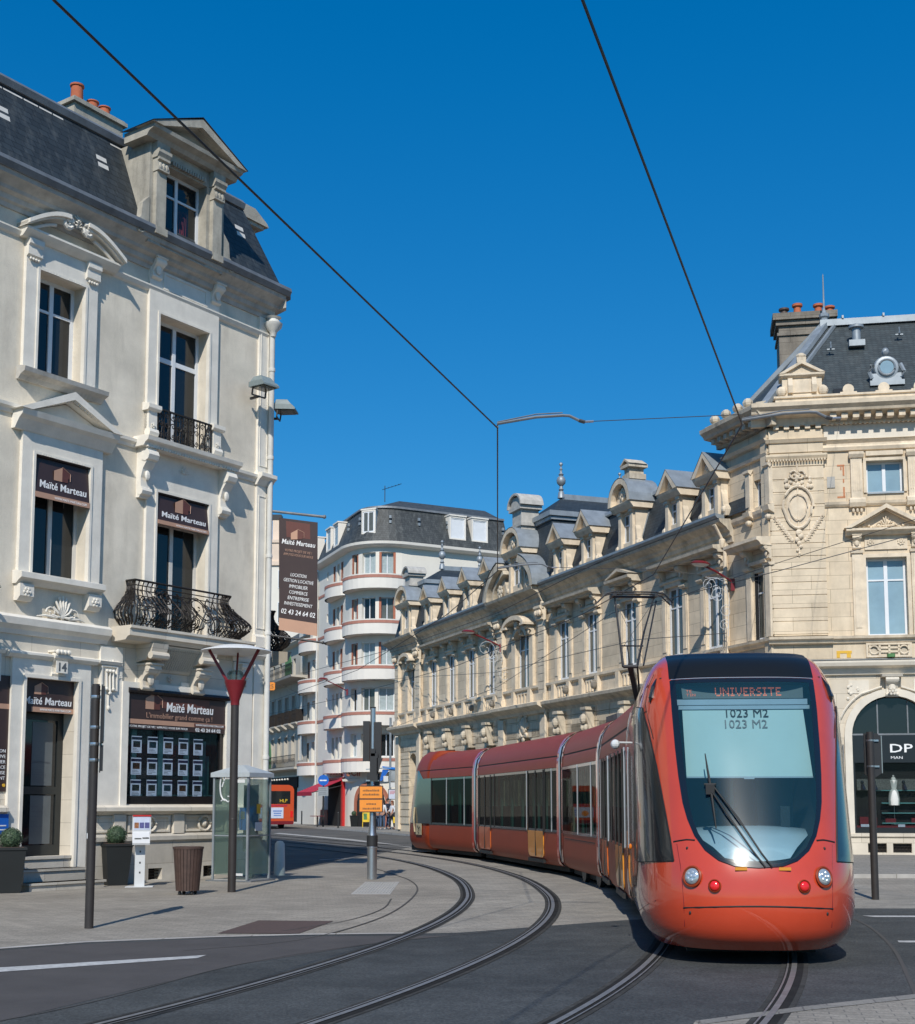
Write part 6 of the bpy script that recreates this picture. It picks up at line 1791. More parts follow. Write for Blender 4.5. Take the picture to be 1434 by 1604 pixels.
def cab_shell(length, name, mt, par):
    zs = [.16, .20, .24, .30, .38, .48, .60] + [.75 + .15 * k for k in range(15)] + [2.95, 3.02, 3.08, 3.14, 3.18, 3.22, 3.26, 3.30]
    m = MB(); NA = 26; rows = []
    for z in zs:
        w = smooth_tab(WT, z); y0 = smooth_tab(YT, z); L = smooth_tab(LT, z); row = []
        row.append((w, length, z)); row.append((w, (length + y0 + L) / 2, z))
        for k in range(2 * NA + 1):
            t = PI * k / (2 * NA); cx = math.cos(t); sx = math.sin(t)
            x = w * math.copysign(abs(cx) ** (2 / NT), cx); yy = y0 + L * (1 - abs(sx) ** (2 / NT))
            row.append((x, yy, z))
        row.append((-w, (length + y0 + L) / 2, z)); row.append((-w, length, z))
        rows.append(row)
    n = len(rows[0]); vs = [p for r in rows for p in r]; fs = []
    for i in range(len(rows) - 1):
        for j in range(n - 1): fs.append((i * n + j, i * n + j + 1, (i + 1) * n + j + 1, (i + 1) * n + j))
        fs.append((i * n + n - 1, i * n, (i + 1) * n, (i + 1) * n + n - 1))
    fs.append(tuple(range(n))); fs.append(tuple((len(rows) - 1) * n + j for j in range(n)))
    m.add(vs, fs)
    return m.build(name, mt, par, smooth=True)
def patch(outline, fn, rings=7, off=.006, thick=.0):
    """fill an outline (a,b) by rings shrinking to its centre, mapped on the surface by fn"""
    n = len(outline); ca = sum(p[0] for p in outline) / n; cb = sum(p[1] for p in outline) / n
    m = MB(); vs = []
    for r in range(rings):
        k = 1 - r / rings
        for a, b in outline: vs.append(fn(ca + (a - ca) * k, cb + (b - cb) * k, off))
    vs.append(fn(ca, cb, off)); fs = []
    for r in range(rings - 1):
        for j in range(n): fs.append((r * n + j, r * n + (j + 1) % n, (r + 1) * n + (j + 1) % n, (r + 1) * n + j))
    for j in range(n): fs.append(((rings - 1) * n + j, (rings - 1) * n + (j + 1) % n, rings * n))
    return m.add(vs, fs)
def ring(out, inn, fn, off, sub=3):
    n = len(out); vs = []; fs = []
    for r in range(sub + 1):
        k = r / sub
        for a, b in zip(out, inn): vs.append(fn(a[0] + (b[0] - a[0]) * k, a[1] + (b[1] - a[1]) * k, off))
    for r in range(sub):
        for j in range(n): fs.append((r * n + j, r * n + (j + 1) % n, (r + 1) * n + (j + 1) % n, (r + 1) * n + j))
    return MB().add(vs, fs)
f_front = lambda x, z, o: (x, cab_y(x, z) - o, z)
def f_side(sg):
    return lambda y, z, o: (sg * (cab_x(y, z) + o), y, z)
def line_on(m, pts, fn, r=.006, mi=0, off=.001):
    m.tube([fn(a, b, off) for a, b in pts], r, 5, mi); return m
def half(pts):
    """right half outline (x,z) from top centre down to bottom centre -> closed outline, densified"""
    full = pts + [(-x, z) for x, z in pts[::-1] if x > 1e-6]
    out = []
    for (a, b), (c, d) in zip(full, full[1:] + full[:1]):
        n = 5
        for k in range(n): out.append((a + (c - a) * k / n, b + (d - b) * k / n))
    return out
WS = [(0, 2.94), (.4, 2.94), (.795, 2.94), (.79, 2.6), (.775, 2.2), (.755, 1.9), (.725, 1.62), (.685, 1.45), (.625, 1.29), (.53, 1.15), (.40, 1.05), (.24, .995), (0, .98)]
WSI = [(0, 2.90), (.38, 2.90), (.735, 2.90), (.725, 2.6), (.705, 2.2), (.685, 1.9), (.665, 1.625), (.635, 1.463), (.585, 1.312), (.50, 1.175), (.378, 1.075), (.225, 1.02), (0, 1.003)]
def scale_pts(pts, k, cz):
    return [(x * k, cz + (z - cz) * k) for x, z in pts]
cab = bpy.data.objects.new('cab', None); COL.objects.link(cab); cab.parent = TR; cab.scale = (.965, 1, 1)
shell_o = cab_shell(5.2, 'body', ['tram_red', 'room_dark'], cab)
# hollow the cab behind the windscreen
def cutter(outline, y0, y1, name):
    n = len(outline); m = MB()
    m.add([(x, y0, z) for x, z in outline] + [(x * 1.0, y1, z) for x, z in outline], [tuple(range(n)), tuple(range(2 * n - 1, n - 1, -1))] + [(i, (i + 1) % n, n + (i + 1) % n, n + i) for i in range(n)], 1)
    return m.build(name, ['tram_red', 'room_dark'])
cut = cutter(half(WSI), -.6, 2.6, 'cutter')
bo = shell_o.modifiers.new('b', 'BOOLEAN'); bo.operation = 'DIFFERENCE'; bo.object = cut; bo.solver = 'EXACT'
cut.matrix_world = TR.matrix_basis
bpy.context.view_layer.update()
dg = bpy.context.evaluated_depsgraph_get()
nm = bpy.data.meshes.new_from_object(shell_o.evaluated_get(dg))
shell_o.modifiers.clear(); shell_o.data = nm; nm.name = 'body'
bpy.data.objects.remove(cut)
for p in nm.polygons:
    c = p.center
    if c.z > .9 and abs(c.x) < .78 and c.y > cab_y(c.x, min(c.z, 3.2)) + .03 and c.y < 2.7 and c.z < 2.96: p.material_index = 1
    else: p.material_index = 0
nm.set_sharp_from_angle(angle=R(35))
# windscreen glass, black border
gl = patch(half(WSI), f_front, 10, .012).build('windscreen', 'glass_windscreen', cab, smooth=True)
ring(half(WS), half(WSI), f_front, .014).build('windscreen_border', 'tram_black', gl, smooth=True)
# black forehead above the windscreen
fh = []
for x in [k * .1 for k in range(-8, 9)]: fh.append((x, 2.955))
for z in (3.05, 3.12, 3.18, 3.22): fh.append((.80, z))
for x in [k * .1 for k in range(7, -8, -1)]: fh.append((x, 3.245))
for z in (3.22, 3.18, 3.12, 3.05): fh.append((-.80, z))
m = MB(); cols = 17; rws = [2.957, 3.0, 3.05, 3.1, 3.14, 3.18, 3.21, 3.24, 3.262, 3.28]
vs = []
for z in rws:
    for k in range(cols):
        x = -.80 + 1.6 * k / (cols - 1); lim = smooth_tab(WT, z) * .985; x2 = max(-lim, min(lim, x))
        vs.append((x2, cab_y(x2, z) - .012, z + .006))
m.add(vs, [(i * cols + j, i * cols + j + 1, (i + 1) * cols + j + 1, (i + 1) * cols + j) for i in range(len(rws) - 1) for j in range(cols - 1)])
m.build('forehead', 'cap_black', cab, smooth=True)
MB().tube([(x, cab_y(x, 2.95) - .016, 2.95) for x in [-.78 + .13 * k for k in range(13)]], .006, 4).build('forehead_trim', 'silver', cab)
MB().box(-.66, .66, 2.3, 5.1, 3.27, 3.31).box(-.5, .5, 2.6, 4.9, 3.31, 3.33).build('roof_deck', 'tram_roof', cab)
# side glass of the cab (wraps round the corner)
SG = [(cab_y(x_, z_), z_) for x_, z_ in ((.835, 1.03),)] + [(.95, 1.0), (1.2, .99), (1.8, .98), (2.6, .98), (2.6, 1.4), (2.6, 2.0), (2.6, 2.42), (2.4, 2.52), (2.15, 2.66), (1.98, 2.70)] + [(cab_y(x_, z_), z_) for x_, z_ in ((1.085, 2.66), (1.045, 2.45), (1.01, 2.25), (.965, 2.0), (.93, 1.75), (.895, 1.5), (.86, 1.25))]
def dens(pts, st=.08):
    out = []
    for (a, b), (c, d) in zip(pts, pts[1:] + pts[:1]):
        n = max(1, int(math.hypot(c - a, d - b) / st))
        for k in range(n): out.append((a + (c - a) * k / n, b + (d - b) * k / n))
    return out
for sg in (-1, 1):
    g = patch(dens(SG), f_side(sg), 12, .012).build('window', 'tram_black', cab, smooth=True)
    m = MB(); line_on(m, dens(SG) + [SG[0]], f_side(sg), .010); m.build('seal', 'tram_seal', g)
    m = MB(); line_on(m, [(1.72, 1.0), (1.74, 1.6), (1.78, 2.2), (1.85, 2.5)], f_side(sg), .012, off=.014); m.build('window_bar', 'tram_seal', g)
    # black mirror pod in the upper pillar
    f = lambda x, z, o, sg=sg: f_front(sg * x, z, o)
    m = MB().tube([f(.93, 2.98, .0), f(.97, 2.88, .02), f(1.00, 2.76, .02), f(1.005, 2.70, .0)], [.008, .028, .03, .01], 8); m.build('mirror_slot', 'tram_black', cab)
    m = MB(); line_on(m, [(.95, 3.04), (1.02, 2.9), (1.06, 2.7), (1.03, 2.5), (.99, 2.3)], f, .005); m.build('panel_seam', 'tram_seal', cab)
    m = MB(); line_on(m, [(1.02, 2.92), (1.10, 2.80), (1.13, 2.66), (1.10, 2.58), (1.05, 2.62)], f, .006); m.build('panel_seam', 'tram_seal', cab)
    MB().ball(f(.88, 2.98, .002), .012, 1.8, .5, .6, 6).build('lifting_eye', 'tram_seal', cab)
    # shut lines of the nose
    m = MB(); line_on(m, [(.83, 1.22), (.76, 1.235), (.70, 1.245), (.62, 1.24)], f, .009)
    m.build('panel_seam', 'tram_seal', cab)
    m = MB(); line_on(m, [(.80, 1.2), (.775, 1.0), (.76, .8), (.75, .6), (.745, .4), (.74, .25)], f, .0035); m.build('panel_seam', 'dark_red', cab)
    m = MB(); line_on(m, [(.60 + k * .25, .62 - .1 * math.sin(k * .4) - .02 * k) for k in range(9)], f_side(sg), .0035); m.build('panel_seam', 'dark_red', cab)
    m = MB(); line_on(m, [(1.0 + k * .3, .98) for k in range(6)], f_side(sg), .006); m.build('panel_seam', 'tram_seal', cab)
    # headlight and marker light
    def lamp(x, z, r, nm, mt, ringm):
        c = f_front(x, z, 0)
        h = bpy.data.objects.new(nm, None); COL.objects.link(h); h.parent = cab
        yaw = math.atan2(cab_y(x + .04, z) - cab_y(x - .04, z), .08); pit = math.atan2(cab_y(x, z + .04) - cab_y(x, z - .04), .08)
        h.location = c; h.rotation_euler = (-pit, 0, yaw)
        MB().lathe([(r * 1.30, -.002), (r * 1.34, -.016), (r * 1.16, -.024), (r * 1.04, -.012), (r * .98, -.010)], 0, 0, 0, 24, ax='y').build('bezel', ringm, h, sm_angle=40)
        MB().lathe([(r, -.016), (r * .95, -.026), (r * .6, -.036), (r * .001, -.040)], 0, 0, 0, 24, ax='y').build('lens', mt, h, sm_angle=60)
        if r > .07:
            mm = MB()
            for k in range(5): mm.ball((.04 * math.cos(k * 1.257), -.036, .04 * math.sin(k * 1.257)), .017, 1, .5, 1, 6)
            mm.ball((0, -.042, 0), .016, 1, .5, 1, 6); mm.build('reflector', 'silver', h)
        return h
    lamp(sg * .66, .885, .082, 'headlight', 'lens', 'tram_red_shaded')
    lamp(sg * .445, .80, .050, 'marker_light', 'red_lens', 'tram_red_shaded')
    for x, z in ((.70, 1.16), (.69, .53)):
        MB().ball(f_front(sg * x, z, .0), .014, 1, .5, 1.2, 6).build('tow_plug', 'tram_seal', cab)
    MB().ball((sg * 1.235, 2.05, 1.12), .035, .6, 1, 1, 8).build('marker_light', 'amber_lens', cab)
m = MB(); line_on(m, [(-.755 + .0755 * k * 2, .575 + .035 * (1 - (k / 5 - 1) ** 2)) for k in range(11)], f_front, .008); m.build('bumper_seam', 'tram_seal', cab)
# wipers
m = MB()
m.tube([f_front(.06, .99, .02), f_front(-.06, 1.15, .05), f_front(-.30, 1.52, .07), f_front(-.47, 1.80, .06)], .010, 6)
m.tube([f_front(.13, .99, .02), f_front(.03, 1.12, .05), f_front(-.18, 1.46, .07), f_front(-.42, 1.80, .06)], .010, 6)
m.tube([f_front(-.50, 1.80, .06), f_front(-.38, 1.80, .06)], .014, 6); m.box(-.49, -.40, cab_y(-.45, 1.76) - .09, cab_y(-.45, 1.76) - .05, 1.70, 1.80)
wp = m.build('wiper', 'tram_seal', cab)
m = MB().tube([f_front(-.47, 2.12, .03), f_front(-.455, 1.95, .04), f_front(-.44, 1.80, .05), f_front(-.42, 1.55, .04), f_front(-.405, 1.36, .03)], [.006, .012, .016, .012, .006], 6)
m.build('wiper_blade', 'tram_seal', wp)
MB().box(-.24, -.12, cab_y(.18, .97) - .02, cab_y(.18, .97) + .0, .955, .985).box(.20, .32, cab_y(.26, .97) - .02, cab_y(.26, .97) + .0, .955, .985).build('washer_plate', 'tram_door_amber', cab)
# inside: dashboard, blind, seat, destination display
m = MB(); vs = []; nx = 15; ys = [0, .15, .4, .7, .95]
for j, t in enumerate(ys):
    for i in range(nx):
        x = (-.66 + 1.32 * i / (nx - 1)) * (.50 + .5 * min(1, t / .5)); base = cab_y(x, 1.06) + .05
        vs.append((x, base + t, 1.02 + .10 * (x / .6) ** 2 + .34 * math.sin(min(1, t / .8) * PI / 2) * (1 - .6 * (x / .75) ** 2) + .02))
m.add(vs, [(j * nx + i, j * nx + i + 1, (j + 1) * nx + i + 1, (j + 1) * nx + i) for j in range(len(ys) - 1) for i in range(nx - 1)])
m.build('dashboard', 'dash', cab, smooth=True)
MB().box(-.3, .1, .95, 1.1, 1.33, 1.38).box(.35, .45, .9, 1.0, 1.35, 1.58).build('console_panel', 'tram_black', cab)
MB().box(.22, .62, 1.8, 1.95, 1.1, 1.95).box(.28, .56, 1.78, 1.9, 1.95, 2.15).build('driver_seat', 'tram_interior', cab)
MB().box(-.72, -.69, 1.6, 2.5, 1.1, 2.8).box(-.05, -.01, 2.2, 2.25, 1.1, 2.8).box(.48, .51, 2.2, 2.25, 1.1, 2.8).build('grab_post', 'teal_post', cab)
_b0, _b1 = cab_y(.66, 1.88) + .14, cab_y(.66, 2.62) + .14
by = lambda z: _b0 + (_b1 - _b0) * (z - 1.88) / .74
bl = MB().add([(-.67, by(2.62), 2.62), (.65, by(2.62), 2.62), (.68, by(1.88), 1.88), (-.66, by(1.88), 1.88)], [(0, 1, 2, 3)]).build('blind', 'blind', cab)
MB().box(-.73, .70, by(2.66) - .03, by(2.66) + .02, 2.66, 2.72).box(-.71, .72, by(2.64) - .03, by(2.64) + .02, 2.612, 2.652).build('blind_rail', 'silver', bl)
MB().box(-.66, .68, by(1.88) - .012, by(1.88) + .01, 1.872, 1.888).box(-.05, .06, by(1.88) - .02, by(1.88) + .01, 1.86, 1.88).build('blind_rail', 'silver', bl)
tilt = math.atan2(by(2.5) - by(2.3), .2)
text('1023 M2', .145, 'letter_grey', bl, (-.24, by(2.405) - .012, 2.405), (PI / 2 - tilt, 0, 0), width=.46)
text('1023 M2', .145, 'rubber', bl, (-.22, by(2.525) - .014, 2.525), (PI / 2 - tilt, 0, 0), width=.46)  # one of the two numbers is a reflection, built as lettering
ds = MB().add([(-.66, by(2.72) - .03, 2.73), (.66, by(2.72) - .03, 2.73), (.67, by(2.89) - .03, 2.88), (-.67, by(2.89) - .03, 2.88)], [(0, 1, 2, 3)]).build('destination_display', 'tram_interior', cab)
tilt = math.atan2(by(2.88) - by(2.73), .15)
def dotmatrix(s, x0, z0, w, h, par):
    G = {'U': ['10001', '10001', '10001', '10001', '01110'], 'N': ['10001', '11001', '10101', '10011', '10001'], 'I': ['111', '010', '010', '010', '111'], 'V': ['10001', '10001', '10001', '01010', '00100'], 'E': ['1111', '1000', '1110', '1000', '1111'],
         'R': ['1110', '1001', '1110', '1010', '1001'], 'S': ['0111', '1000', '0110', '0001', '1110'], 'T': ['11111', '00100', '00100', '00100', '00100'], 'É': ['1111', '1000', '1110', '1000', '1111']}
    cols = sum(len(G[c][0]) + 1 for c in s); d = w / cols; e = h / 5; m = MB(); x = x0
    for c in s:
        for r, row in enumerate(G[c]):
            for k, b in enumerate(row):
                if b == '1':
                    px = x + k * d; pz = z0 + h - (r + .5) * e; py = by(pz) - .036
                    m.box(px + d * .12, px + d * .88, py - .002, py, pz - e * .36, pz + e * .36)
        x += (len(G[c][0]) + 1) * d
    return m.build('lettering', 'led', par)
dotmatrix('UNIVERSITE', -.30, 2.755, .74, .10, ds)
dotmatrix('TE', -.62, 2.80, .07, .03, ds); dotmatrix('TIN', -.62, 2.757, .11, .03, ds)
m = MB().box(-.68, .68, .9, 5.0, .08, .30).box(-.85, .85, 2.2, 4.2, .02, .2); m.build('underframe', 'rubber', cab)

# ---- articulated sections
PROF = [(1.06, .22), (1.14, .28), (1.18, .36), (1.20, .55), (1.20, .98)]
PROFU = [(1.20, 2.42), (1.19, 2.60), (1.17, 2.66)]
PROFR = [(1.175, 2.69), (1.16, 2.78), (1.10, 2.93), (1.00, 3.07), (.86, 3.17), (.66, 3.24), (.3, 3.28), (0, 3.285)]
def sweep(m, prof, y0, y1, sgs=(-1, 1), mi=0, off=0.):
    for sg in sgs:
        k = len(prof)
        m.add([(sg * (x + off), y0, z) for x, z in prof] + [(sg * (x + off), y1, z) for x, z in prof], [(i, i + 1, k + i + 1, k + i) for i in range(k - 1)], mi)
    return m
def section(s0, s1, kind, last=False):
    p, rz, L = mod_frame(s0, s1)
    loc, rr = rel(p, rz)
    c = bpy.data.objects.new('carriage', None); COL.objects.link(c); c.parent = TR
    c.location = loc; c.rotation_euler = (0, 0, rr)
    e = .16; y0, y1 = .22, L - .22
    if last: y1 = L - 3.3
    m = MB(); sweep(m, PROF, y0, y1); m.build('body_panel', 'tram_red_shaded', c, smooth=True, sm_angle=40)
    m = MB(); sweep(m, PROFU, y0, y1); m.build('cant_rail', 'tram_red_shaded', c, smooth=True)
    m = MB(); sweep(m, PROFR, y0 - .02, y1 + .02); m.build('roof_cover', 'tram_red_shaded', c, smooth=True)
    m = MB(); sweep(m, [(1.168, 2.655), (1.168, 2.70)], y0, y1); m.build('roof_seam', 'tram_seal', c)
    # bright edge strips and silver portals at each end
    m = MB()
    for ya, yb in ((y0, y0 + e), (y1 - e, y1)): sweep(m, PROF + [(1.20, 1.7)] + PROFU + PROFR, ya, yb, off=.012)
    if not last: m.build('end_band', 'tram_red', c, smooth=True, sm_angle=40)
    else:
        m = MB(); sweep(m, PROF + PROFU + PROFR, y0, y0 + e, off=.012); m.build('end_band', 'tram_red', c, smooth=True, sm_angle=40)
    m = MB(); sweep(m, [(1.0, .25), (1.12, .34), (1.17, .6), (1.17, 2.6), (1.12, 2.85), (.95, 3.05), (.7, 3.16), (0, 3.2)], -.28, .24); m.build('gangway', 'tram_seal', c, smooth=True)
    m = MB(); sweep(m, [(1.05, .25), (1.16, .34), (1.21, .6), (1.21, 2.6), (1.16, 2.86), (.98, 3.08), (.7, 3.2), (0, 3.25)], .10, .22); sweep(m, [(1.05, .25), (1.15, .34), (1.20, .6), (1.20, 2.6), (1.15, 2.86), (.98, 3.07), (.7, 3.19), (0, 3.24)], -.06, .02)
    m.build('portal_strip', 'silver', c, smooth=True)
    # glazing: both sides
    m = MB(); sweep(m, [(1.203, .98), (1.206, 1.7), (1.203, 2.42)], y0 + e, y1 - (e if not last else -.02)); m.build('glazing', 'glass_tram', c, smooth=True)
    m = MB()
    for z in (1.0, 2.38): 
        for sg in (-1, 1): m.box(*sorted((sg * 1.18, sg * 1.212)), y0 + e, y1, z - .03, z + .03)
    m.build('glazing_border', 'tram_black', c)
    # inside
    m = MB().box(-1.1, 1.1, y0, y1, .35, .40).box(-1.05, 1.05, y0, y1, 2.5, 2.54); m.build('floor', 'tram_interior', c)
    m = MB(); n = int((y1 - y0) / 1.1)
    for i in range(n):
        y = y0 + .7 + i * (y1 - y0 - 1) / max(1, n - 1)
        for x in (-.75, .75):
            m.box(x - .35, x + .35, y - .05, y + .03, .8, 1.55); m.box(x - .35, x + .35, y - .45, y, .75, .85)
    m.build('seat', 'tram_seat', c)
    m = MB()
    for i in range(n):
        y = y0 + .4 + i * 1.15
        if y < y1 - .2:
            for x in (-.95, .95): m.tube([(x, y, .45), (x, y, 2.4)], .035, 6)
            m.box(-1.02, -.97, y + .25, y + .38, .98, 2.3)
    m.build('grab_post', 'teal_post', c)
    m = MB().box(-.95, .95, y0 + .1, y1 - .1, .10, .32); m.build('underframe', 'rubber', c)
    # mullions and doors on both flanks
    def pane_lines(ys, mt='silver', w=.014):
        m = MB()
        for y in ys:
            for sg in (-1, 1): m.box(*sorted((sg * 1.205, sg * 1.222)), y - w, y + w, .99, 2.41)
        m.build('mullion', mt, c)
    def door(y, w, mt, zb=.37):
        w *= 1.14
        d = MB(); r = .14
        for sg in (-1, 1):
            P = [(y - w / 2, .98), (y - w / 2, zb + r)] + [(y - w / 2 + r - r * math.cos(k * PI / 8), zb + r - r * math.sin(k * PI / 8)) for k in range(1, 5)] + [(y + w / 2 - r + r * math.sin(k * PI / 8), zb + r - r * math.cos(k * PI / 8)) for k in range(0, 5)] + [(y + w / 2, .98)]
            n = len(P); a, b = sg * 1.203, sg * 1.222
            def xx(z, v): return v - sg * max(0, (.60 - z) * .10)
            d.add([(xx(q[1], a), q[0], q[1]) for q in P] + [(xx(q[1], b), q[0], q[1]) for q in P], [tuple(range(n)), tuple(range(2 * n - 1, n - 1, -1))] + [(i, (i + 1) % n, n + (i + 1) % n, n + i) for i in range(n)])
            d.add([(sg * 1.222, y + w / 2 - .01, .95), (sg * 1.222, y + w / 2 + .07, .95), (sg * 1.222, y + w / 2 + .05, 1.45), (sg * 1.222, y + w / 2 + .02, 1.48)], [(0, 1, 2, 3)])
        o = d.build('door', mt, c)
        s_ = MB()
        for sg in (-1, 1):
            for yy in (y - w / 2 - .02, y, y + w / 2 + .02): s_.box(*sorted((sg * 1.205, sg * 1.226)), yy - .016, yy + .016, zb + .02 if yy == y else .9, 2.40)
            s_.box(*sorted((sg * 1.15, sg * 1.215)), y - w / 2, y + w / 2, .25, .33)
        s_.build('door_seal', 'tram_seal', o)
        return o
    if kind == 'C2':
        door(y0 + 2.05, 1.25, 'tram_door_amber'); door(y1 - 1.1, 1.25, 'tram_door_orange'); pane_lines([y0 + 2.9, y0 + .6]); pane_lines([y1 - 2.3, y0 + 1.2], 'tram_seal', .02)
    elif kind == 'C1':
        door(y0 + 1.6, 1.25, 'tram_door_amber'); door(y1 - 1.3, 1.25, 'tram_door_orange'); pane_lines([y0 + .5, y1 - 2.3, y1 - .35]); pane_lines([y0 + 3.2, y1 - .8], 'tram_seal', .02)
    elif kind == 'N':
        pane_lines([y0 + .75, y0 + 2.35])
        m = MB()
        for sg in (-1, 1): m.box(*sorted((sg * 1.2, sg * 1.207)), y0 + .4, y1 - .4, .86, .875)
        m.build('panel_seam', 'tram_seal', c)
        for sg in (-1, 1):
            for y in (y0 + 1.0, y0 + 2.7):
                wh = MB().lathe([(.29, -.05), (.29, .05)], 0, 0, 0, 20, ax='y').build('wheel', 'pole_black', c, fm=lambda X, Y, Z, sg=sg, y=y: (sg * .98 + Y, y + X, .30 + Z))
                MB().lathe([(.16, -.08), (.18, .0)], 0, 0, 0, 16, ax='y').build('hub', 'silver', wh, fm=lambda X, Y, Z, sg=sg, y=y: (sg * 1.0 + Y * sg, y + X, .30 + Z))
        # pantograph
        pg = bpy.data.objects.new('pantograph', None); COL.objects.link(pg); pg.parent = TR
        pg.location = loc; pg.rotation_euler = (0, 0, rr)
        pts = MB(); yb = L * .5
        pts.box(-.5, .5, yb - .6, yb + .6, 3.3, 3.42).build('base', 'tram_roof', pg)
        a = MB().bar((.22, yb + .5, 3.42), (-.28, yb - .9, 4.36), .10, .09).tube([(.2, yb + .4, 3.42), (-.12, yb - .85, 4.32)], .02, 6); a.build('arm', 'wire', pg)
        yk = yb - .9; a = MB().tube([(-.42, yk, 4.33), (-.14, yk, 4.33)], .035, 8)
        a.tube([(-.42, yk, 4.33), (-.41, yk + .5, 5.2), (-.40, yk + .9, 5.86)], [.028, .022, .016], 6).tube([(-.14, yk, 4.33), (.12, yk + .5, 5.1), (.42, yk + .9, 5.86)], [.028, .022, .016], 6)
        a.tube([(-.41, yk + .28, 4.78), (.05, yk + .28, 4.78)], .016, 5).tube([(-.28, yk + .28, 4.78), (-.28, yk, 4.35)], .012, 5).tube([(.0, yk + .05, 4.36), (.47, yk + .9, 5.8)], .018, 6)
        a.tube([(-.41, yk + .2, 4.7), (.38, yk + .8, 5.75)], .006, 4).tube([(-.40, yk + .8, 5.75), (0, yk + .1, 4.5)], .006, 4)
        a.build('arm', 'wire', pg)
        h = MB()
        for dy in (.78, 1.05): h.tube([(-.78, yk + dy, 5.74), (-.60, yk + dy, 5.92), (-.44, yk + dy, 5.965), (.44, yk + dy, 5.965), (.62, yk + dy, 5.92), (.80, yk + dy, 5.74)], .018, 6)
        h.bar((-.44, yk + .72, 5.90), (-.44, yk + 1.1, 5.90), .07, .06).bar((.44, yk + .72, 5.90), (.44, yk + 1.1, 5.90), .07, .06).tube([(-.44, yk + .9, 5.88), (.44, yk + .9, 5.88)], .028, 6)
        h.build('contact_head', 'wire', pg)
    elif kind == 'M2':
        pane_lines([y0 + .85, y0 + 2.5]); pane_lines([y0 + 4.0], 'tram_seal', .02)
    return c, L
section(5.2, 11.9, 'C1'); section(11.9, 16.9, 'N'); section(16.9, 26.1, 'C2')
c2, L2 = section(26.1, 33.9, 'M2', True)
p, rz, L = mod_frame(26.1, 33.9); loc, rr = rel(p, rz)
rc = bpy.data.objects.new('cab', None); COL.objects.link(rc); rc.parent = TR
# rear cab: same nose, turned round
q = path_at(TRAM_TRACK, S0 + 33.9); loc, _ = rel(q, rz); rc.location = loc; rc.rotation_euler = (0, 0, rr + PI)
cab_shell(3.5, 'body', 'tram_red_shaded', rc)
patch(half(WS), f_front, 10, .012).build('windscreen', 'tram_black', rc, smooth=True)
for sg in (-1, 1):
    g = patch(dens(SG), f_side(sg), 12, .012).build('window', 'tram_black', rc, smooth=True)
    m = MB(); sweep(m, [(1.212, .99), (1.213, 1.7), (1.212, 2.42)], 2.3, 3.5, (sg,)); m.build('window', 'tram_black', rc)
    m = MB(); m.box(*sorted((sg * 1.20, sg * 1.214)), 1.9, 2.5, .62, .98); b_ = m.build('emblem_panel', 'beige_panel', rc)
    m = MB().tube([(sg * 1.216, 2.1, .9), (sg * 1.216, 2.25, .80), (sg * 1.216, 2.15, .70), (sg * 1.216, 2.3, .66)], .012, 4).tube([(sg * 1.216, 2.25, .80), (sg * 1.216, 2.35, .88)], .01, 4); m.build('emblem', 'rubber', b_)
    MB().tube([(sg * 1.22, 1.82, .70), (sg * 1.24, 1.75, 1.1), (sg * 1.20, 1.72, 1.5)], .028, 6).build('door_edge', 'beige_panel', rc)
    m = MB(); line_on(m, [(1.5, 2.68), (2.2, 2.68), (3.4, 2.68)], f_side(sg), .01); m.build('roof_seam', 'tram_seal', rc)
MB().box(-.95, .95, .6, 3.2, .08, .3).build('underframe', 'rubber', rc)
MB().tube([(-1.2, 2.0, 2.30), (-1.38, 1.92, 2.30)], .012, 6).ball((-1.40, 1.92, 2.28), .055, 1, 1, 1, 8).build('camera_pod', 'lamp_white', cab)

# ================================================================ STREET FURNITURE
def at0(name, x, y, label, cat, rz=0, group=None, z=.006):
    return thing(name, (x, y, z), rz, label, cat, group)
# street lamp with red funnel and white disc
t = at0('street_lamp', -4.13, 24.82, 'slim street lamp with red forked top and white disc beside the phone booth', 'street lamp')
MB().tube([(0, 0, 0), (0, 0, 3.45)], .075, 16).lathe([(.078, 0), (.082, .01), (.078, .02)], 0, 0, 1.31, 16).build('pole', 'pole_brown', t, sm_angle=40)
MB().lathe([(.082, 3.42), (.082, 3.50), (.20, 3.84), (.205, 3.88), (.17, 3.88)], 0, 0, 0, 12).build('funnel', 'dark_red', t, sm_angle=50)
for a in (200, -25, 95):
    a = R(a); MB().bar((.14 * math.cos(a), .14 * math.sin(a), 3.84), (.50 * math.cos(a), .50 * math.sin(a), 4.44), .035, .05).build('arm', 'dark_red', t)
dsc = MB().lathe([(.02, 4.50), (.30, 4.50), (.56, 4.46), (.66, 4.42), (.64, 4.44), (.30, 4.53), (.02, 4.55)], 0, 0, 0, 28).build('canopy', 'lamp_white', t, sm_angle=50)
MB().lathe([(.14, 3.86), (.16, 4.0), (.12, 4.06), (.02, 4.08)], 0, 0, 0, 14).build('lamp_glass', 'glass_booth', t, sm_angle=40)
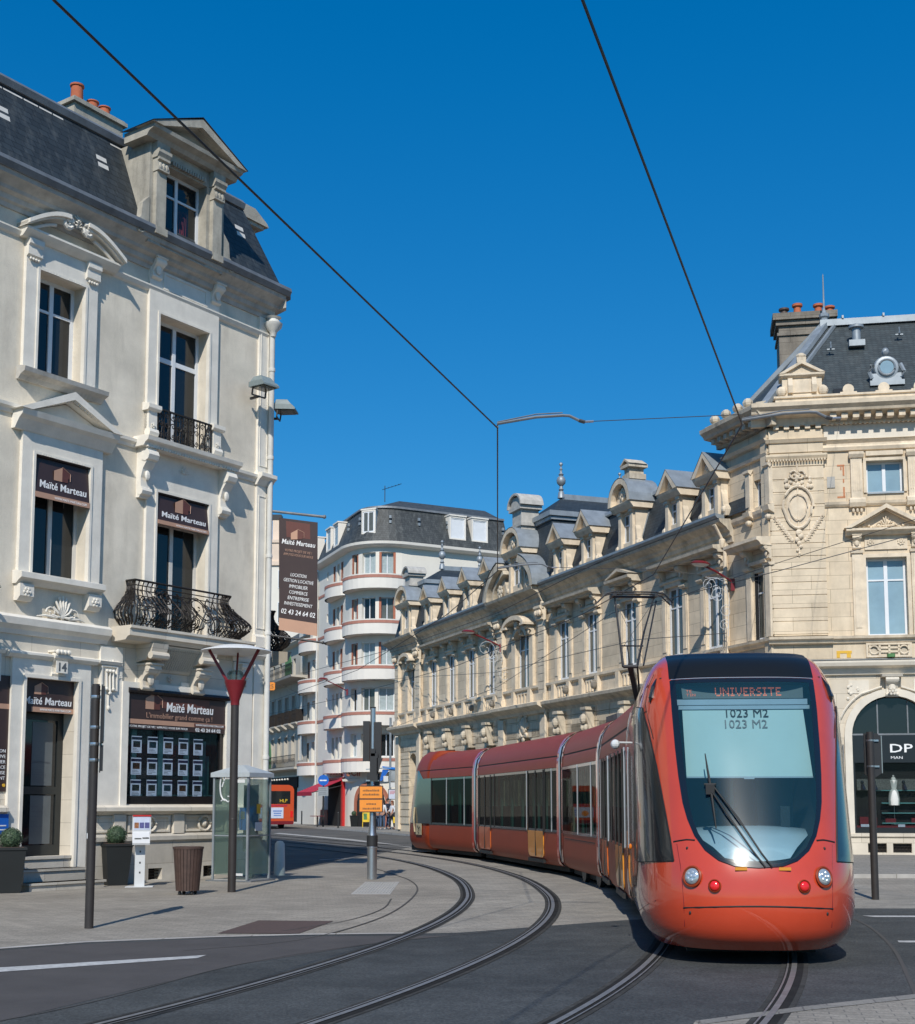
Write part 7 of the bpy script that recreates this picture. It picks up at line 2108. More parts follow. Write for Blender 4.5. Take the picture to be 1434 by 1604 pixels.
# signal pole seen from behind, left
t = at0('signal_pole', -4.77, 17.62, 'dark pole in the left foreground with two signal plates seen edge-on', 'signal pole', R(15.1))
MB().tube([(0, 0, 0), (0, 0, 3.15)], .058, 14).tube([(0, 0, 3.15), (0, 0, 3.17)], .05, 14).build('pole', 'pole_brown', t, sm_angle=40)
MB().box(.085, .115, -.20, .22, 2.40, 3.13).box(.070, .085, -.21, .23, 2.38, 3.15).build('signal_plate', 'pole_black', t)
MB().box(.085, .115, -.16, .18, 2.03, 2.36).box(.070, .085, -.17, .19, 2.01, 2.375).build('signal_plate', 'pole_black', t)
MB().box(.116, .121, -.19, .21, 2.42, 3.11).build('plate_edge', 'steel', t)
for z in (2.15, 2.36, 2.58, 2.98): MB().lathe([(.064, 0), (.066, .02), (.064, .04)], 0, 0, z, 14).box(.05, .10, -.02, .02, z, z + .035).build('clamp', 'steel', t)
MB().box(-.062, -.05, -.03, .03, 1.15, 1.22).build('sticker', 'lamp_white', t)
# steel signal pole with orange sign
t = at0('signal_pole', -1.83, 29.0, 'steel traffic signal pole carrying a two-part orange notice on the kerb', 'signal pole')
MB().tube([(0, 0, 0), (0, 0, .69)], .105, 16).lathe([(.105, 0), (.12, .02), (.115, .05)], 0, 0, .66, 16).tube([(0, 0, .92), (0, 0, 1.0), (0, 0, 1.25), (0, 0, 3.66)], [.10, .085, .06, .058], 16).build('pole', 'steel', t, sm_angle=40)
MB().tube([(0, 0, .69), (0, 0, .93)], .118, 16).build('band', 'pole_black', t, sm_angle=40)
MB().tube([(0, 0, 3.66), (0, 0, 3.69)], .062, 12).build('cap', 'pole_black', t)
for x, z0, z1 in ((-.135, 2.52, 3.38), (.115, 2.56, 3.36)):
    h = MB().box(x - .075, x + .065, -.08, .16, z0, z1).build('signal_head', 'pole_black', t)
    m = MB()
    for k in range(3): m.lathe([(.05, .0), (.055, .10)], x, .16, z0 + .16 + k * .26, 10, ax='y')
    m.build('visor', 'pole_black', h)
h = MB().box(-.05, .12, -.20, -.06, 2.10, 2.68).prism([(.10, 2.2), (.22, 2.58), (.10, 2.58)], -.2, -.06, 'y').box(-.03, .06, -.2, -.06, 2.62, 2.78).build('signal_head', 'pole_black', t)
MB().box(-.125, -.03, -.02, .12, 1.98, 2.26).box(.06, .15, -.02, .12, 1.98, 2.26).build('pedestrian_signal', 'pole_black', t)
MB().bar((-.14, -.07, 2.10), (.14, -.07, 2.10), .03, .03).bar((-.14, -.05, 2.34), (.40, -.05, 2.38), .02, .02).build('bracket', 'steel', t)
s_ = MB().box(-.285, .235, -.13, -.09, 1.42, 1.99).build('notice_frame', 'pole_brown', t)
MB().box(-.265, .215, -.136, -.131, 1.72, 1.97).build('notice_panel', 'orange_sign', s_); MB().box(-.265, .215, -.136, -.131, 1.44, 1.69).build('notice_panel', 'orange_sign', s_)
m = MB(); rnd = random.Random(4)
for z, a, b in ((1.885, -.2, .15), (1.80, -.2, .16), (1.60, -.12, .08), (1.50, -.20, .15)):
    x = a
    while x < b:
        w = .012 + rnd.random() * .02; m.box(x, x + w, -.139, -.1365, z - .018, z + .012 + .012 * rnd.random()); x += w + .008
m.build('lettering', 'sign_ink', s_)
# pole at the right kerb with signal board
t = at0('signal_pole', 7.03, 22.85, 'dark pole on the right pavement with one tall plate seen from behind', 'signal pole')
MB().tube([(0, 0, 0), (0, 0, 2.82)], .062, 14).build('pole', 'pole_brown', t, sm_angle=40)
pl_ = [(.02, 2.10), (.22, 2.06), (.30, 2.12), (.30, 2.74), (.25, 2.80), (.02, 2.80)]
MB().prism([(x - .10, z) for x, z in pl_], .08, .12, 'y').build('signal_plate', 'pole_black', t)
MB().box(.205, .222, .07, .125, 2.12, 2.76).build('plate_edge', 'lamp_grey', t)
for z in (2.22, 2.66): MB().lathe([(.066, 0), (.068, .03)], 0, 0, z, 14).box(-.02, .16, .05, .08, z, z + .03).build('clamp', 'steel', t)
# litter bin
t = at0('litter_bin', -4.80, 24.13, 'round tapered litter bin of brown slats in front of the shop window', 'litter bin')
m = MB(); N = 26
for k in range(N):
    a0, a1 = 2 * PI * (k + .08) / N, 2 * PI * (k + .92) / N
    v = []
    for r, z in ((.205, .07), (.265, .82)):
        for rr in (r, r - .018):
            for a in (a0, a1): v.append((rr * math.cos(a), rr * math.sin(a), z))
    m.add(v, [(0, 1, 5, 4), (2, 6, 7, 3), (0, 4, 6, 2), (1, 3, 7, 5), (4, 5, 7, 6), (0, 2, 3, 1)])
m.build('slats', 'wood_brown', t, split=False)
MB().lathe([(.27, .80), (.275, .84), (.24, .845), (.235, .80)], 0, 0, 0, 26).build('rim', 'wood_brown', t, sm_angle=40)
MB().lathe([(.18, .07), (.24, .80)], 0, 0, 0, 20).build('liner', 'pole_black', t); 
for a in (0.6, 2.2, 3.8, 5.4): MB().ball((.15 * math.cos(a), .15 * math.sin(a), .035), .035, 1, 1, 1, 6).build('foot', 'pole_black', t)
# planters with clipped balls
def topiary(x, y, label, s=1., grp='clipped ball shrubs in tall dark planters', z=.006, rz=.35):
    t = at0('potted_shrub', x, y, label, 'potted shrub', rz, grp, z)
    a, b, h = .19 * s, .265 * s, .80 * s
    MB().add([(-a, -a, 0), (a, -a, 0), (a, a, 0), (-a, a, 0), (-b, -b, h), (b, -b, h), (b, b, h), (-b, b, h)], [(0, 3, 2, 1), (0, 1, 5, 4), (1, 2, 6, 5), (2, 3, 7, 6), (3, 0, 4, 7), (4, 5, 6, 7)]).box(-b - .015, b + .015, -b - .015, b + .015, h - .03, h + .015).build('planter', 'planter', t)
    MB().box(-b * .85, b * .85, -b * .85, b * .85, h, h + .022).build('soil', 'wood_brown', t)
    rnd = random.Random(int(x * 10)); m = MB(); R_ = .205 * s; c = (0, 0, h + R_ * .82)
    for k in range(1900 if s > .9 else 300):
        u = rnd.uniform(-1, 1); p = rnd.uniform(0, 2 * PI); q = math.sqrt(1 - u * u); r = R_ * rnd.uniform(.86, 1.04)
        n = Vector((q * math.cos(p), q * math.sin(p), u)); pos = Vector(c) + n * r
        d = Vector((rnd.uniform(-1, 1), rnd.uniform(-1, 1), rnd.uniform(-1, 1))).normalized(); e = d.cross(n).normalized(); w = .016 * (1 if s > .9 else 2)
        m.add([pos - e * w * .5, pos + d * w, pos + e * w * .5, pos - d * w * .6], [(0, 1, 2, 3)], k % 3 == 0)
    m.ball(c, R_ * .88, n=12)
    m.build('foliage', ['leaf', 'leaf_light'], t, recalc=False, split=False)
    return t
topiary(-8.14, 24.65, 'clipped ball shrub in tall dark planter left of the entrance steps')
topiary(-6.80, 26.96, 'clipped ball shrub in tall dark planter right of the entrance steps', rz=.5)
topiary(-7.0, 91.3, 'small dark planter with round shrub beside the far arched door', .9, z=.106)
# leaflet stand
t = at0('leaflet_stand', -6.18, 26.34, 'white leaflet stand with brochures between the planter and the litter bin', 'leaflet stand', R(20)); t.scale = (1.18,) * 3
MB().prism([(-.24, -.10), (.20, -.16), (.26, .14), (-.16, .18)], 0, .012, 'z').build('base_plate', 'lamp_white', t)
MB().prism([(-.08, -.035), (.08, -.035), (.08, .035), (-.08, .035)], .012, .74, 'z').build('column', 'lamp_white', t)
m = MB()
for z in (.22, .38, .56): m.box(-.012, .012, -.038, -.0355, z, z + .03)
m.build('column_slot', 'pole_black', t, split=False)
MB().add([(-.15, -.22, .72), (.13, -.22, .72), (.15, .02, .90), (-.13, .02, .90), (-.15, -.21, .69), (.13, -.21, .69), (.15, .05, .86), (-.13, .05, .86)], [(0, 1, 2, 3), (4, 7, 6, 5), (0, 4, 5, 1), (1, 5, 6, 2), (3, 2, 6, 7), (0, 3, 7, 4)]).prism([(.02, .86), (.02, 1.17), (.05, 1.17), (.05, .86)], -.13, .17, 'x').build('rack', 'lamp_white', t)
MB().box(-.11, .15, .012, .018, .93, 1.14).build('leaflet_panel', 'poster', t); 
for k, mt in enumerate(('photo_warm', 'poster_blue', 'poster_blue')): MB().box(-.10 + k * .085, -.03 + k * .085, .005, .011, .96, 1.05).build('leaflet', mt, t)
MB().box(-.11, .0, -.15, -.05, .785, .80).box(.02, .12, -.14, -.04, .79, .81).build('leaflet', 'photo', t)
MB().box(-.13, .17, .004, .010, 1.15, 1.175).build('header', 'red_paint', t)
# phone booth
t = at0('phone_booth', -4.56, 28.55, 'glass telephone booth with white roof and blue telephone at the building corner', 'phone booth', R(-24))
b = .42; Hh = 2.16
mat('booth_roof', (.40, .44, .46), .45, .08, 4)
m = MB()
for x in (-b, b):
    for y in (-b, b): m.box(x - .022, x + .022, y - .022, y + .022, .03, Hh)
m.build('frame_post', 'zinc', t)
for nm, q in (('glass_wall', (-b + .02, b - .02, -b - .005, -b + .005)), ('glass_wall', (b - .005, b + .005, -b + .02, b - .02)), ('glass_wall', (-b - .005, -b + .005, -b + .02, b - .02))):
    MB().box(*q, .14, Hh - .04).build(nm, 'glass_booth', t)
MB().box(.08, .10, -b - .012, -b - .006, .14, Hh - .05).box(-b + .02, b - .02, -b - .014, -b - .006, .93, .955).box(b + .006, b + .014, -b + .02, b - .02, .93, .955).build('glazing_bar', 'zinc', t)
r_ = MB().box(-b - .06, b + .06, -b - .06, b + .06, Hh, Hh + .09)
r_.add([(-b - .06, -b - .06, Hh + .09), (b + .06, -b - .06, Hh + .09), (b + .06, b + .06, Hh + .09), (-b - .06, b + .06, Hh + .09), (-.06, -.1, Hh + .26), (.06, -.1, Hh + .26), (.06, .1, Hh + .26), (-.06, .1, Hh + .26)], [(0, 1, 5, 4), (1, 2, 6, 5), (2, 3, 7, 6), (3, 0, 4, 7), (4, 5, 6, 7)])
r_.build('roof', 'booth_roof', t)
MB().box(-b, b, -b, b, .0, .04).build('base', 'grey_concrete', t)
MB().box(-.16, .18, .30, .36, .60, 2.0).box(-.06, .08, .30, .4, .05, .6).build('back_panel', 'lamp_grey', t)
ph = MB().box(-.14, .02, .12, .30, 1.05, 1.52).box(.06, .20, .14, .30, 1.10, 1.55).build('telephone', 'phone_blue', t)
MB().box(-.11, -.01, .115, .12, 1.28, 1.44).build('keypad', 'steel', ph); MB().tube([(.12, .12, 1.18), (.15, .10, 1.3), (.12, .12, 1.42)], .028, 6).build('handset', 'phone_blue', ph)
MB().box(-.18, .22, .0, .30, .92, .95).build('shelf', 'zinc', t)
m = MB(); P = [(-.22 + p[0] * 1.0, -b - .012, 1.98 + p[1] * 1.3) for p in [(0, -.02), (.05, .10), (.02, .16), (-.03, .12), (-.05, 0), (-.03, -.14), (.03, -.22), (.09, -.24)]]
m.tube(spline([Vector(p) for p in P], .03), .018, 6); P = [(-.24, -b - .012, 1.66), (-.16, -b - .012, 1.70), (-.06, -b - .012, 1.64), (-.02, -b - .012, 1.74), (-.08, -b - .012, 1.76)]
m.tube(spline([Vector(p) for p in P], .03), .014, 6); m.build('emblem', 'lamp_white', t)
MB().box(.10, .34, -b - .014, -b - .008, 2.04, 2.11).box(.12, .32, -b - .012, -b - .008, .12, .17).build('label_plate', 'lamp_white', t)
MB().box(b + .006, b + .02, -.16, .10, 1.04, 1.22).build('door_handle', 'lamp_white', t); MB().box(b + .006, b + .012, -.1, .04, 1.40, 1.60).build('sticker', 'yellow_sign', t)
m = MB().box(-b - .14, b + .14, -b - .06, b + .04, -.003, .025).build('foot_plate', 'zinc_dark', t)
t = at0('corner_bollard', -4.02, 30.6, 'short pale stone guard post behind the phone booth', 'bollard')
MB().lathe([(.13, 0), (.11, .70), (.07, .76), (.01, .77)], 0, 0, 0, 10).build('post', 'pale_stone', t, sm_angle=40)
# floodlights on the corner
def flood(x, o, z, rz, lab):
    p = facade_point(A_LOC, A_RZ, x * A_S, o * A_S, z * A_S)
    t = thing('floodlight', p, rz, lab, 'floodlight', 'floodlights on the building corner')
    MB().prism([(-.02, .0), (.42, -.02), (.50, -.10), (.50, -.14), (-.02, -.12)], -.24, .24, 'x' if 0 else 'y').build('housing_base', 'lamp_grey', t)
    MB().add([(0, -.22, 0), (.48, -.22, -.10), (.48, .22, -.10), (0, .22, 0), (.04, -.15, .13), (.30, -.15, .12), (.30, .15, .12), (.04, .15, .13)], [(0, 1, 5, 4), (1, 2, 6, 5), (2, 3, 7, 6), (3, 0, 4, 7), (4, 5, 6, 7)]).build('housing', 'lamp_grey', t)
    MB().box(.06, .44, -.19, .19, -.16, -.13).build('lens', 'pane_pale_reflect', t)
    MB().bar((.10, -.2, -.05), (.06, -.2, -.30), .03, .03).bar((.10, .2, -.05), (.06, .2, -.30), .03, .03).bar((.06, -.2, -.30), (.06, .2, -.30), .03, .03).bar((.06, 0, -.30), (-.22, 0, -.30), .05, .05).build('yoke', 'pole_black', t)
flood(-.62, .30, 10.68, R(-40), 'grey floodlight fixed to the drainpipe corner, the left of the two')
flood(.30, .02, 10.46, R(-4), 'grey floodlight jutting out over the far street, right of its twin')
# hanging banner
t = thing('hanging_banner', (A_LOC[0], A_LOC[1], A_LOC[2]), R(-10), 'long dark brown agency banner hanging from bars on the building corner', 'banner')
t.scale = (A_S,) * 3
MB().add([(.34, -.01, 7.86), (1.22, -.01, 7.72), (1.24, -.01, 5.22), (.38, -.01, 5.38), (.34, .0, 7.86), (1.22, .0, 7.72), (1.24, 0, 5.22), (.38, 0, 5.38)], [(0, 1, 2, 3), (7, 6, 5, 4), (0, 4, 5, 1), (1, 5, 6, 2), (2, 6, 7, 3), (3, 7, 4, 0)]).build('cloth', 'sign_brown', t)
MB().add([(.372, -.013, 5.64), (1.234, -.013, 5.49), (1.24, -.013, 5.215), (.378, -.013, 5.375)], [(0, 1, 2, 3)]).build('band', 'sign_tan', t)
MB().tube([(.05, .0, 8.03), (1.36, .0, 7.84)], .03, 8).ball((1.37, 0, 7.84), .045, 1, 1, 1, 6).build('bar', 'zinc_dark', t)
MB().tube([(.05, .0, 5.28), (1.36, .0, 5.07)], .022, 8).ball((1.37, 0, 5.07), .035, 1, 1, 1, 6).build('bar', 'pole_black', t)
MB().add([(.50, -.013, 7.78), (1.05, -.013, 7.69), (1.06, -.013, 7.35), (.52, -.013, 7.42)], [(0, 1, 2, 3)]).build('warm_patch', 'sign_warm', t)
house_logo(t, .62, 7.36, .30, -.016)
sk_ = lambda z: (PI / 2, R(9.5), 0)
def btext(s_, size, x, z, width=None, mt='letter_white', bold=0.):
    text(s_, size, mt, t, (x, -.016, z - (x - .80) * .17), sk_(z), align='CENTER', width=width, bold=bold)
btext('Maïté Marteau', .15, .79, 7.22, .76, bold=.01)
btext('VOTRE PROJET DE VIE !', .075, .79, 7.06, .62, 'letter_tan'); btext('APPUYEZ-VOUS SUR NOUS', .075, .79, 6.97, .68, 'letter_tan')
for k, s_ in enumerate(['LOCATION', 'GESTION LOCATIVE', 'IMMOBILIER', 'COMMERCE', 'ENTREPRISE', 'INVESTISSEMENT']):
    btext(s_, .105, .80, 6.52 - k * .128, [.36, .68, .42, .42, .48, .64][k])
btext('02 43 24 64 02', .15, .80, 5.68, .78, bold=.01)
# red bracket lamps
def wall_lamp(base, head, lab, s=1.):
    t = thing('wall_lamp', base, 0, lab, 'wall lamp', 'red bracket lamps over the street')
    d = Vector(head) - Vector(base)
    MB().box(-.06, .06, -.06, .06, -.30, .12).build('wall_plate', 'dark_red', t)
    MB().tube([(0, 0, 0), tuple(d * .5 + Vector((0, 0, .03))), tuple(d * .85)], .035, 8).build('arm', 'dark_red', t)
    e = d.normalized(); c = d * .93
    m = MB(); m.lathe([(.02, .10), (.20, .07), (.30, 0), (.29, -.03), (.27, -.02)], 0, 0, 0, 16)
    m.build('shade', 'dark_red', t, fm=lambda x, y, z: (c.x + x * 1.1, c.y + y, c.z + z - x * .1), sm_angle=50)
    m = MB(); m.lathe([(.26, -.02), (.18, -.07), (.02, -.09)], 0, 0, 0, 16)
    m.build('lamp_glass', 'lamp_white', t, fm=lambda x, y, z: (c.x + x * 1.1, c.y + y, c.z + z - x * .1), sm_angle=50)
wall_lamp((8.95, 43.1, 8.8), (7.75, 42.6, 9.35), 'red bracket lamp on the long wing close to the corner pavilion')
wall_lamp((2.0, 61.5, 8.85), (.40, 60.9, 9.5), 'red bracket lamp above the middle pavilion of the long wing')
wall_lamp((-7.55, 91.4, 9.3), (-9.2, 90.4, 10.1), 'red bracket lamp on the white rounded block')
# shop sign box on the long wing, far end
t = thing('wall_sign', (-2.4, 76, 2.46), 0, 'dark green box sign projecting from the far end of the long wing', 'sign')
MB().box(-.85, -.30, -.05, .05, -.22, .22).build('box', 'planter', t); MB().box(-.30, .05, -.02, .02, .1, .14).build('bracket', 'pole_black', t)
# blue round sign on its post
t = at0('traffic_sign', -9.0, 90.4, 'round blue traffic sign with a small plate below, by the red awning', 'traffic sign', z=.10)
MB().tube([(0, 0, 0), (0, 0, 3.5)], .06, 8).build('post', 'pole_black', t)
m = MB().lathe([(.36, -.02), (.36, .01)], 0, -.08, 3.10, 24, ax='y'); d_ = m.build('disc', 'blue_sign', t)
m = MB().box(-.24, -.04, -.105, -.101, 3.05, 3.13).box(-.02, .22, -.105, -.101, 3.05, 3.13); m.build('lettering', 'letter_white', d_)
p_ = MB().box(-.33, .33, -.09, -.06, 2.05, 2.66).build('plate', 'zinc', t); m = MB()
for k in range(4): m.box(-.26, .22 - .06 * (k % 2), -.095, -.091, 2.16 + k * .12, 2.19 + k * .12)
m.build('lettering', 'zinc_dark', p_)
# bus stop sign mast and information board
t = at0('bus_stop_sign', -4.2, 84, 'tall grey mast with a slanted blue-grey stop sign behind the orange notice', 'bus stop sign', z=.1)
MB().tube([(0, 0, 0), (0, 0, 6.9)], .07, 8).build('mast', 'zinc', t)
MB().prism([(-.45, 3.70), (.85, 3.62), (.80, 3.74), (-.50, 3.86)], -.12, .12, 'y').build('canopy', 'phone_blue', t)
MB().prism([(.0, 2.95), (.75, 2.85), (.92, 3.62), (-.05, 3.68)], -.04, .04, 'y').build('panel', 'zinc', t)
MB().prism([(-.65, 2.95), (-.52, 2.95), (-.05, 3.66), (-.48, 3.66)], -.04, .04, 'y').build('panel', 'blue_sign', t)
MB().box(.02, .30, -.06, -.045, 2.55, 2.85).build('plate', 'lamp_white', t); MB().box(-.42, -.12, -.06, -.045, 2.9, 3.25).build('plate', 'lamp_white', t)
t = at0('information_board', -3.9, 82.0, 'white framed timetable board on a dark post beside the waiting people', 'information board', z=.1)
MB().box(-.32, .30, -.05, .05, 1.78, 2.42).build('frame', 'pole_black', t); MB().box(-.28, .26, -.056, -.051, 1.82, 2.38).build('sheet', 'poster', t); m = MB()
for k in range(3): m.box(-.22, .2 - .07 * k, -.06, -.057, 2.28 - k * .08, 2.31 - k * .08)
m.build('lettering', 'red_paint', t); MB().tube([(.33, 0, 0), (.33, 0, 2.5)], .06, 8).build('post', 'pole_black', t)
t = at0('advertising_board', -5.9, 88.0, 'yellow-green advertising board standing by the far arched door', 'advertising board', z=.1)
MB().box(-.30, .30, -.03, .0, .35, 1.40).prism([(-.30, 0), (-.26, 0), (-.26, .36), (-.30, .36)], -.03, 0, 'y').prism([(.26, 0), (.30, 0), (.30, .36), (.26, .36)], -.03, 0, 'y').build('board', 'yellow_bag', t); MB().box(-.2, .22, -.036, -.031, 1.05, 1.28).build('picture', 'red_paint', t); MB().box(-.22, .0, -.036, -.031, .5, .9).build('picture', 'green_cloth', t)
for k, (x, y, lab) in enumerate(((-7.53, 85.2, 'thin dark bollard at the kerb in front of the restaurant'), (-11.6, 100.5, 'thin dark bollard near the stopped bus'), (-4.9, 80.6, 'thin dark bollard beside the waiting people'))):
    t = at0('bollard', x, y, lab, 'bollard', 0, 'thin dark bollards along the far kerb', z=.1)
    MB().tube([(0, 0, 0), (0, 0, .95)], .05, 8).build('post', 'pole_black', t); MB().ball((0, 0, .97), .055, 1, 1, 1, 6).build('cap', 'pole_black', t)
# restaurant furniture hint
t = at0('restaurant_table', -9.3, 89.6, 'red covered terrace table under the awning', 'table', z=.1)
MB().lathe([(.5, .70), (.5, .74)], 0, 0, 0, 14).build('top', 'dark_red', t); MB().tube([(0, 0, 0), (0, 0, .7)], .05, 6).build('leg', 'pole_black', t)
# orange 25 plate on its wire
t = thing('speed_sign', (-8.37, 60, 6.87), 0, 'small orange plate reading 25 hung from a wire over the street', 'sign')
MB().prism([(-.17, -.14), (-.12, -.18), (.12, -.18), (.17, -.14), (.17, .14), (.12, .18), (-.12, .18), (-.17, .14)], -.015, .015, 'y').build('plate', 'orange_sign', t)
text('25', .27, 'sign_ink', t, (-.15, -.018, -.10), bold=.01)
MB().tube([(-.6, 0, .45), (0, 0, .19), (.9, 5.9, .05)], .012, 4).build('wire', 'wire_grey', t)
# bus seen from behind
t = thing('bus', (-11.9, 88.0, .01), R(21), 'orange city bus seen from behind with an advert on its tail', 'bus')
m = MB().prism([(-1.25, .35), (-1.25, 2.55), (-1.15, 2.75), (-.9, 2.85), (.9, 2.85), (1.15, 2.75), (1.25, 2.55), (1.25, .35)], 0, 11.5, 'y'); m.build('body', 'bus_orange', t)
MB().box(-1.05, 1.0, -.02, .0, 1.62, 2.45).build('window', 'pane_dark', t); MB().box(1.251, 1.258, .6, 11, 1.35, 2.35).build('window', 'pane_dark', t)
text('HLP', .30, 'green_lamp_text' if 0 else 'yellow_bag', t, (.28, -.03, 1.72), width=.5)
a_ = MB().box(-1.1, .55, -.03, -.001, .68, 1.38).build('advert', 'poster', t)
MB().ball((-.55, -.035, .95), .22, 1.1, .05, .9, 8).build('advert_picture', 'orange_sign', a_); MB().box(-.15, .45, -.036, -.031, 1.12, 1.18).box(-.1, .40, -.036, -.031, .98, 1.03).box(-.1, .40, -.036, -.031, .84, .88).build('lettering', 'blue_sign', a_)
for x in (-1.1, 1.1): MB().box(x - .08, x + .08, -.02, .01, .75, 1.15).build('tail_light', 'red_lens', t); MB().lathe([(.46, -.14), (.46, .14)], 0, 0, 0, 16, ax='y').build('wheel', 'rubber', t, fm=lambda X, Y, Z, x=x: (x * .98 + Y, 2.8 + X, .46 + Z))
MB().box(-1.2, 1.2, -.06, .05, .28, .5).build('bumper', 'dark_red', t)
m = MB().box(-.8, .8, -.012, 0, 1.45, 1.56); m.build('grille', 'red_cloth', t)
# ================================================================ OVERHEAD WIRES
def wire(pts, r, lab, mt='wire', grp=None, name='contact_wire', cat='overhead wire', n=5):
    t = thing(name, pts[0], 0, lab, cat, grp); o = Vector(pts[0])
    MB().tube([tuple(Vector(p) - o) for p in pts], r, n).build('wire', mt, t)
    return t
wire([(-3.55, 1.2, 6.0), (-2.22, 6.94, 6.0), (.47, 15.37, 6.0), (.76, 25.1, 6.0), (-.25, 31, 6.0), (-3.3, 44, 6.0), (-8.2, 58, 6.0), (-18, 83, 6.0)], .0095, 'black contact wire from the top left corner over the empty track', grp='contact wires over the tracks')
wire([(-1.0, 1.0, 6.0), (.69, 6.94, 6.0), (3.32, 15.23, 6.0), (3.78, 25.5, 6.0), (2.9, 31, 6.0), (0, 42.5, 6.0), (-5, 56, 6.0), (-12, 72, 6.0)], .0095, 'black contact wire over the tram, entering at the top right', grp='contact wires over the tracks')
def pull_off(p, dx, lab):
    t = thing('pull_off_arm', p, 0, lab, 'pull-off arm', 'pull-off arms of the overhead line')
    MB().tube([(0, 0, .0), (0, 0, .05), (.45, -.1, .10), (.76, -.1, .12), (.84, -.1, .115), (.97, -.1, .05)], .017, 6).tube([(0, 0, .07), (.45, -.1, .135), (.76, -.1, .152)], .008, 5).build('arm', 'zinc_dark', t)
    MB().tube([(.95, -.1, .06), (1.02, -.1, .04)], .022, 6).build('insulator', 'wire_grey', t); MB().tube([(1.02, -.1, .045), (1.12, -.1, .05)], .014, 6).build('clevis', 'steel', t)
pull_off((.47, 15.37, 6.0), 1, 'pull-off arm at the bend of the left contact wire, against the sky')
pull_off((3.32, 15.23, 6.0), 1, 'pull-off arm in front of the corner pavilion cornice')
pull_off((.76, 25.1, 6.0), 1, 'pull-off arm lower down against the dormers of the long wing')
wire([(1.59, 15.27, 6.05), (3.32, 15.23, 6.12)], .005, 'short steel span wire linking the two upper pull-off arms', 'wire_grey', name='span_wire')
wire([(4.44, 15.13, 6.05), (12.0, 41.3, 13.25)], .005, 'steel span wire running to the corner pavilion cornice', 'wire_grey', name='span_wire')
wire([(1.88, 25.0, 6.05), (3.78, 25.5, 6.1), (9.6, 41.8, 8.6)], .006, 'thin span wire behind the pantograph to the corner pavilion', 'wire_grey', name='span_wire')
wire([(11.3, 30, 7.95), (7.35, 30, 6.88), (3.97, 34, 6.47), (1.75, 58, 6.67), (-3.2, 72, 5.8)], .010, 'thin cable sagging across the front of the long wing, lower', 'wire_grey', name='span_wire')
wire([(11.2, 30, 8.3), (8.83, 36, 8.17), (6.3, 43, 8.0)], .009, 'thin cable across the corner pavilion pier', 'wire_grey', name='span_wire')
wire([(8.7, 43, 7.1), (5.7, 42, 6.77), (1.75, 60, 7.5), (-6.4, 85, 9.4)], .012, 'thin cable running along the long wing to the white block', 'wire_grey', name='span_wire')
wire([(-9.5, 82, 9.6), (-2.58, 70, 9.94), (1.67, 55, 9.49), (5.28, 45, 10.03)], .014, 'thin cable rising from the white block towards the dormers', 'wire_grey', name='span_wire')
t = thing('street_decoration', (8.2, 42.2, 8.0), 0, 'white wire street ornament hanging in front of the long wing', 'street decoration')
m = MB()
for cx, cz, r in ((0, .4, .42), (.1, .2, .28), (-.2, .55, .25), (.35, -.3, .22), (.3, -.75, .2)): m.tube([(cx + p[0], 0, cz + p[1]) for p in spiral(0, 0, r, 1.5, cx * 3)], .010, 4)
m.tube([(-.3, 0, .8), (.3, 0, .75), (.45, 0, .1), (.4, 0, -1.1)], .010, 4); m.build('ornament', 'lamp_white', t, split=False)
t = thing('street_decoration', (1.9, 61.2, 8.2), 0, 'white wire street ornament beside the middle pavilion', 'street decoration')
m = MB()
for cx, cz, r in ((-.6, .5, .5), (-.2, .1, .4), (.3, -.7, .35)): m.tube([(cx + p[0], 0, cz + p[1]) for p in spiral(0, 0, r, 1.5, cx * 3)], .012, 4)
m.build('ornament', 'lamp_white', t, split=False)

# ================================================================ PEOPLE WAITING AT THE FAR STOP
def skin_mesh(name, verts, edges, mt, par, sub=1, root=0):
    me = bpy.data.meshes.new(name); me.from_pydata([v[:3] for v in verts], edges, [])
    o = bpy.data.objects.new('tmp', me); COL.objects.link(o)
    sk = o.modifiers.new('s', 'SKIN'); sk.use_smooth_shade = True
    sv = me.skin_vertices[0].data
    for i, v in enumerate(verts):
        r = v[3]; sv[i].radius = (r, r) if not isinstance(r, tuple) else r
        sv[i].use_root = (i == root)
    ss = o.modifiers.new('u', 'SUBSURF'); ss.levels = sub; ss.render_levels = sub
    dg = bpy.context.evaluated_depsgraph_get(); nm = bpy.data.meshes.new_from_object(o.evaluated_get(dg))
    bpy.data.objects.remove(o)
    nm.materials.clear(); nm.materials.append(MATS[mt]); nm.name = name
    r = bpy.data.objects.new(name, nm); COL.objects.link(r); r.parent = par
    return r
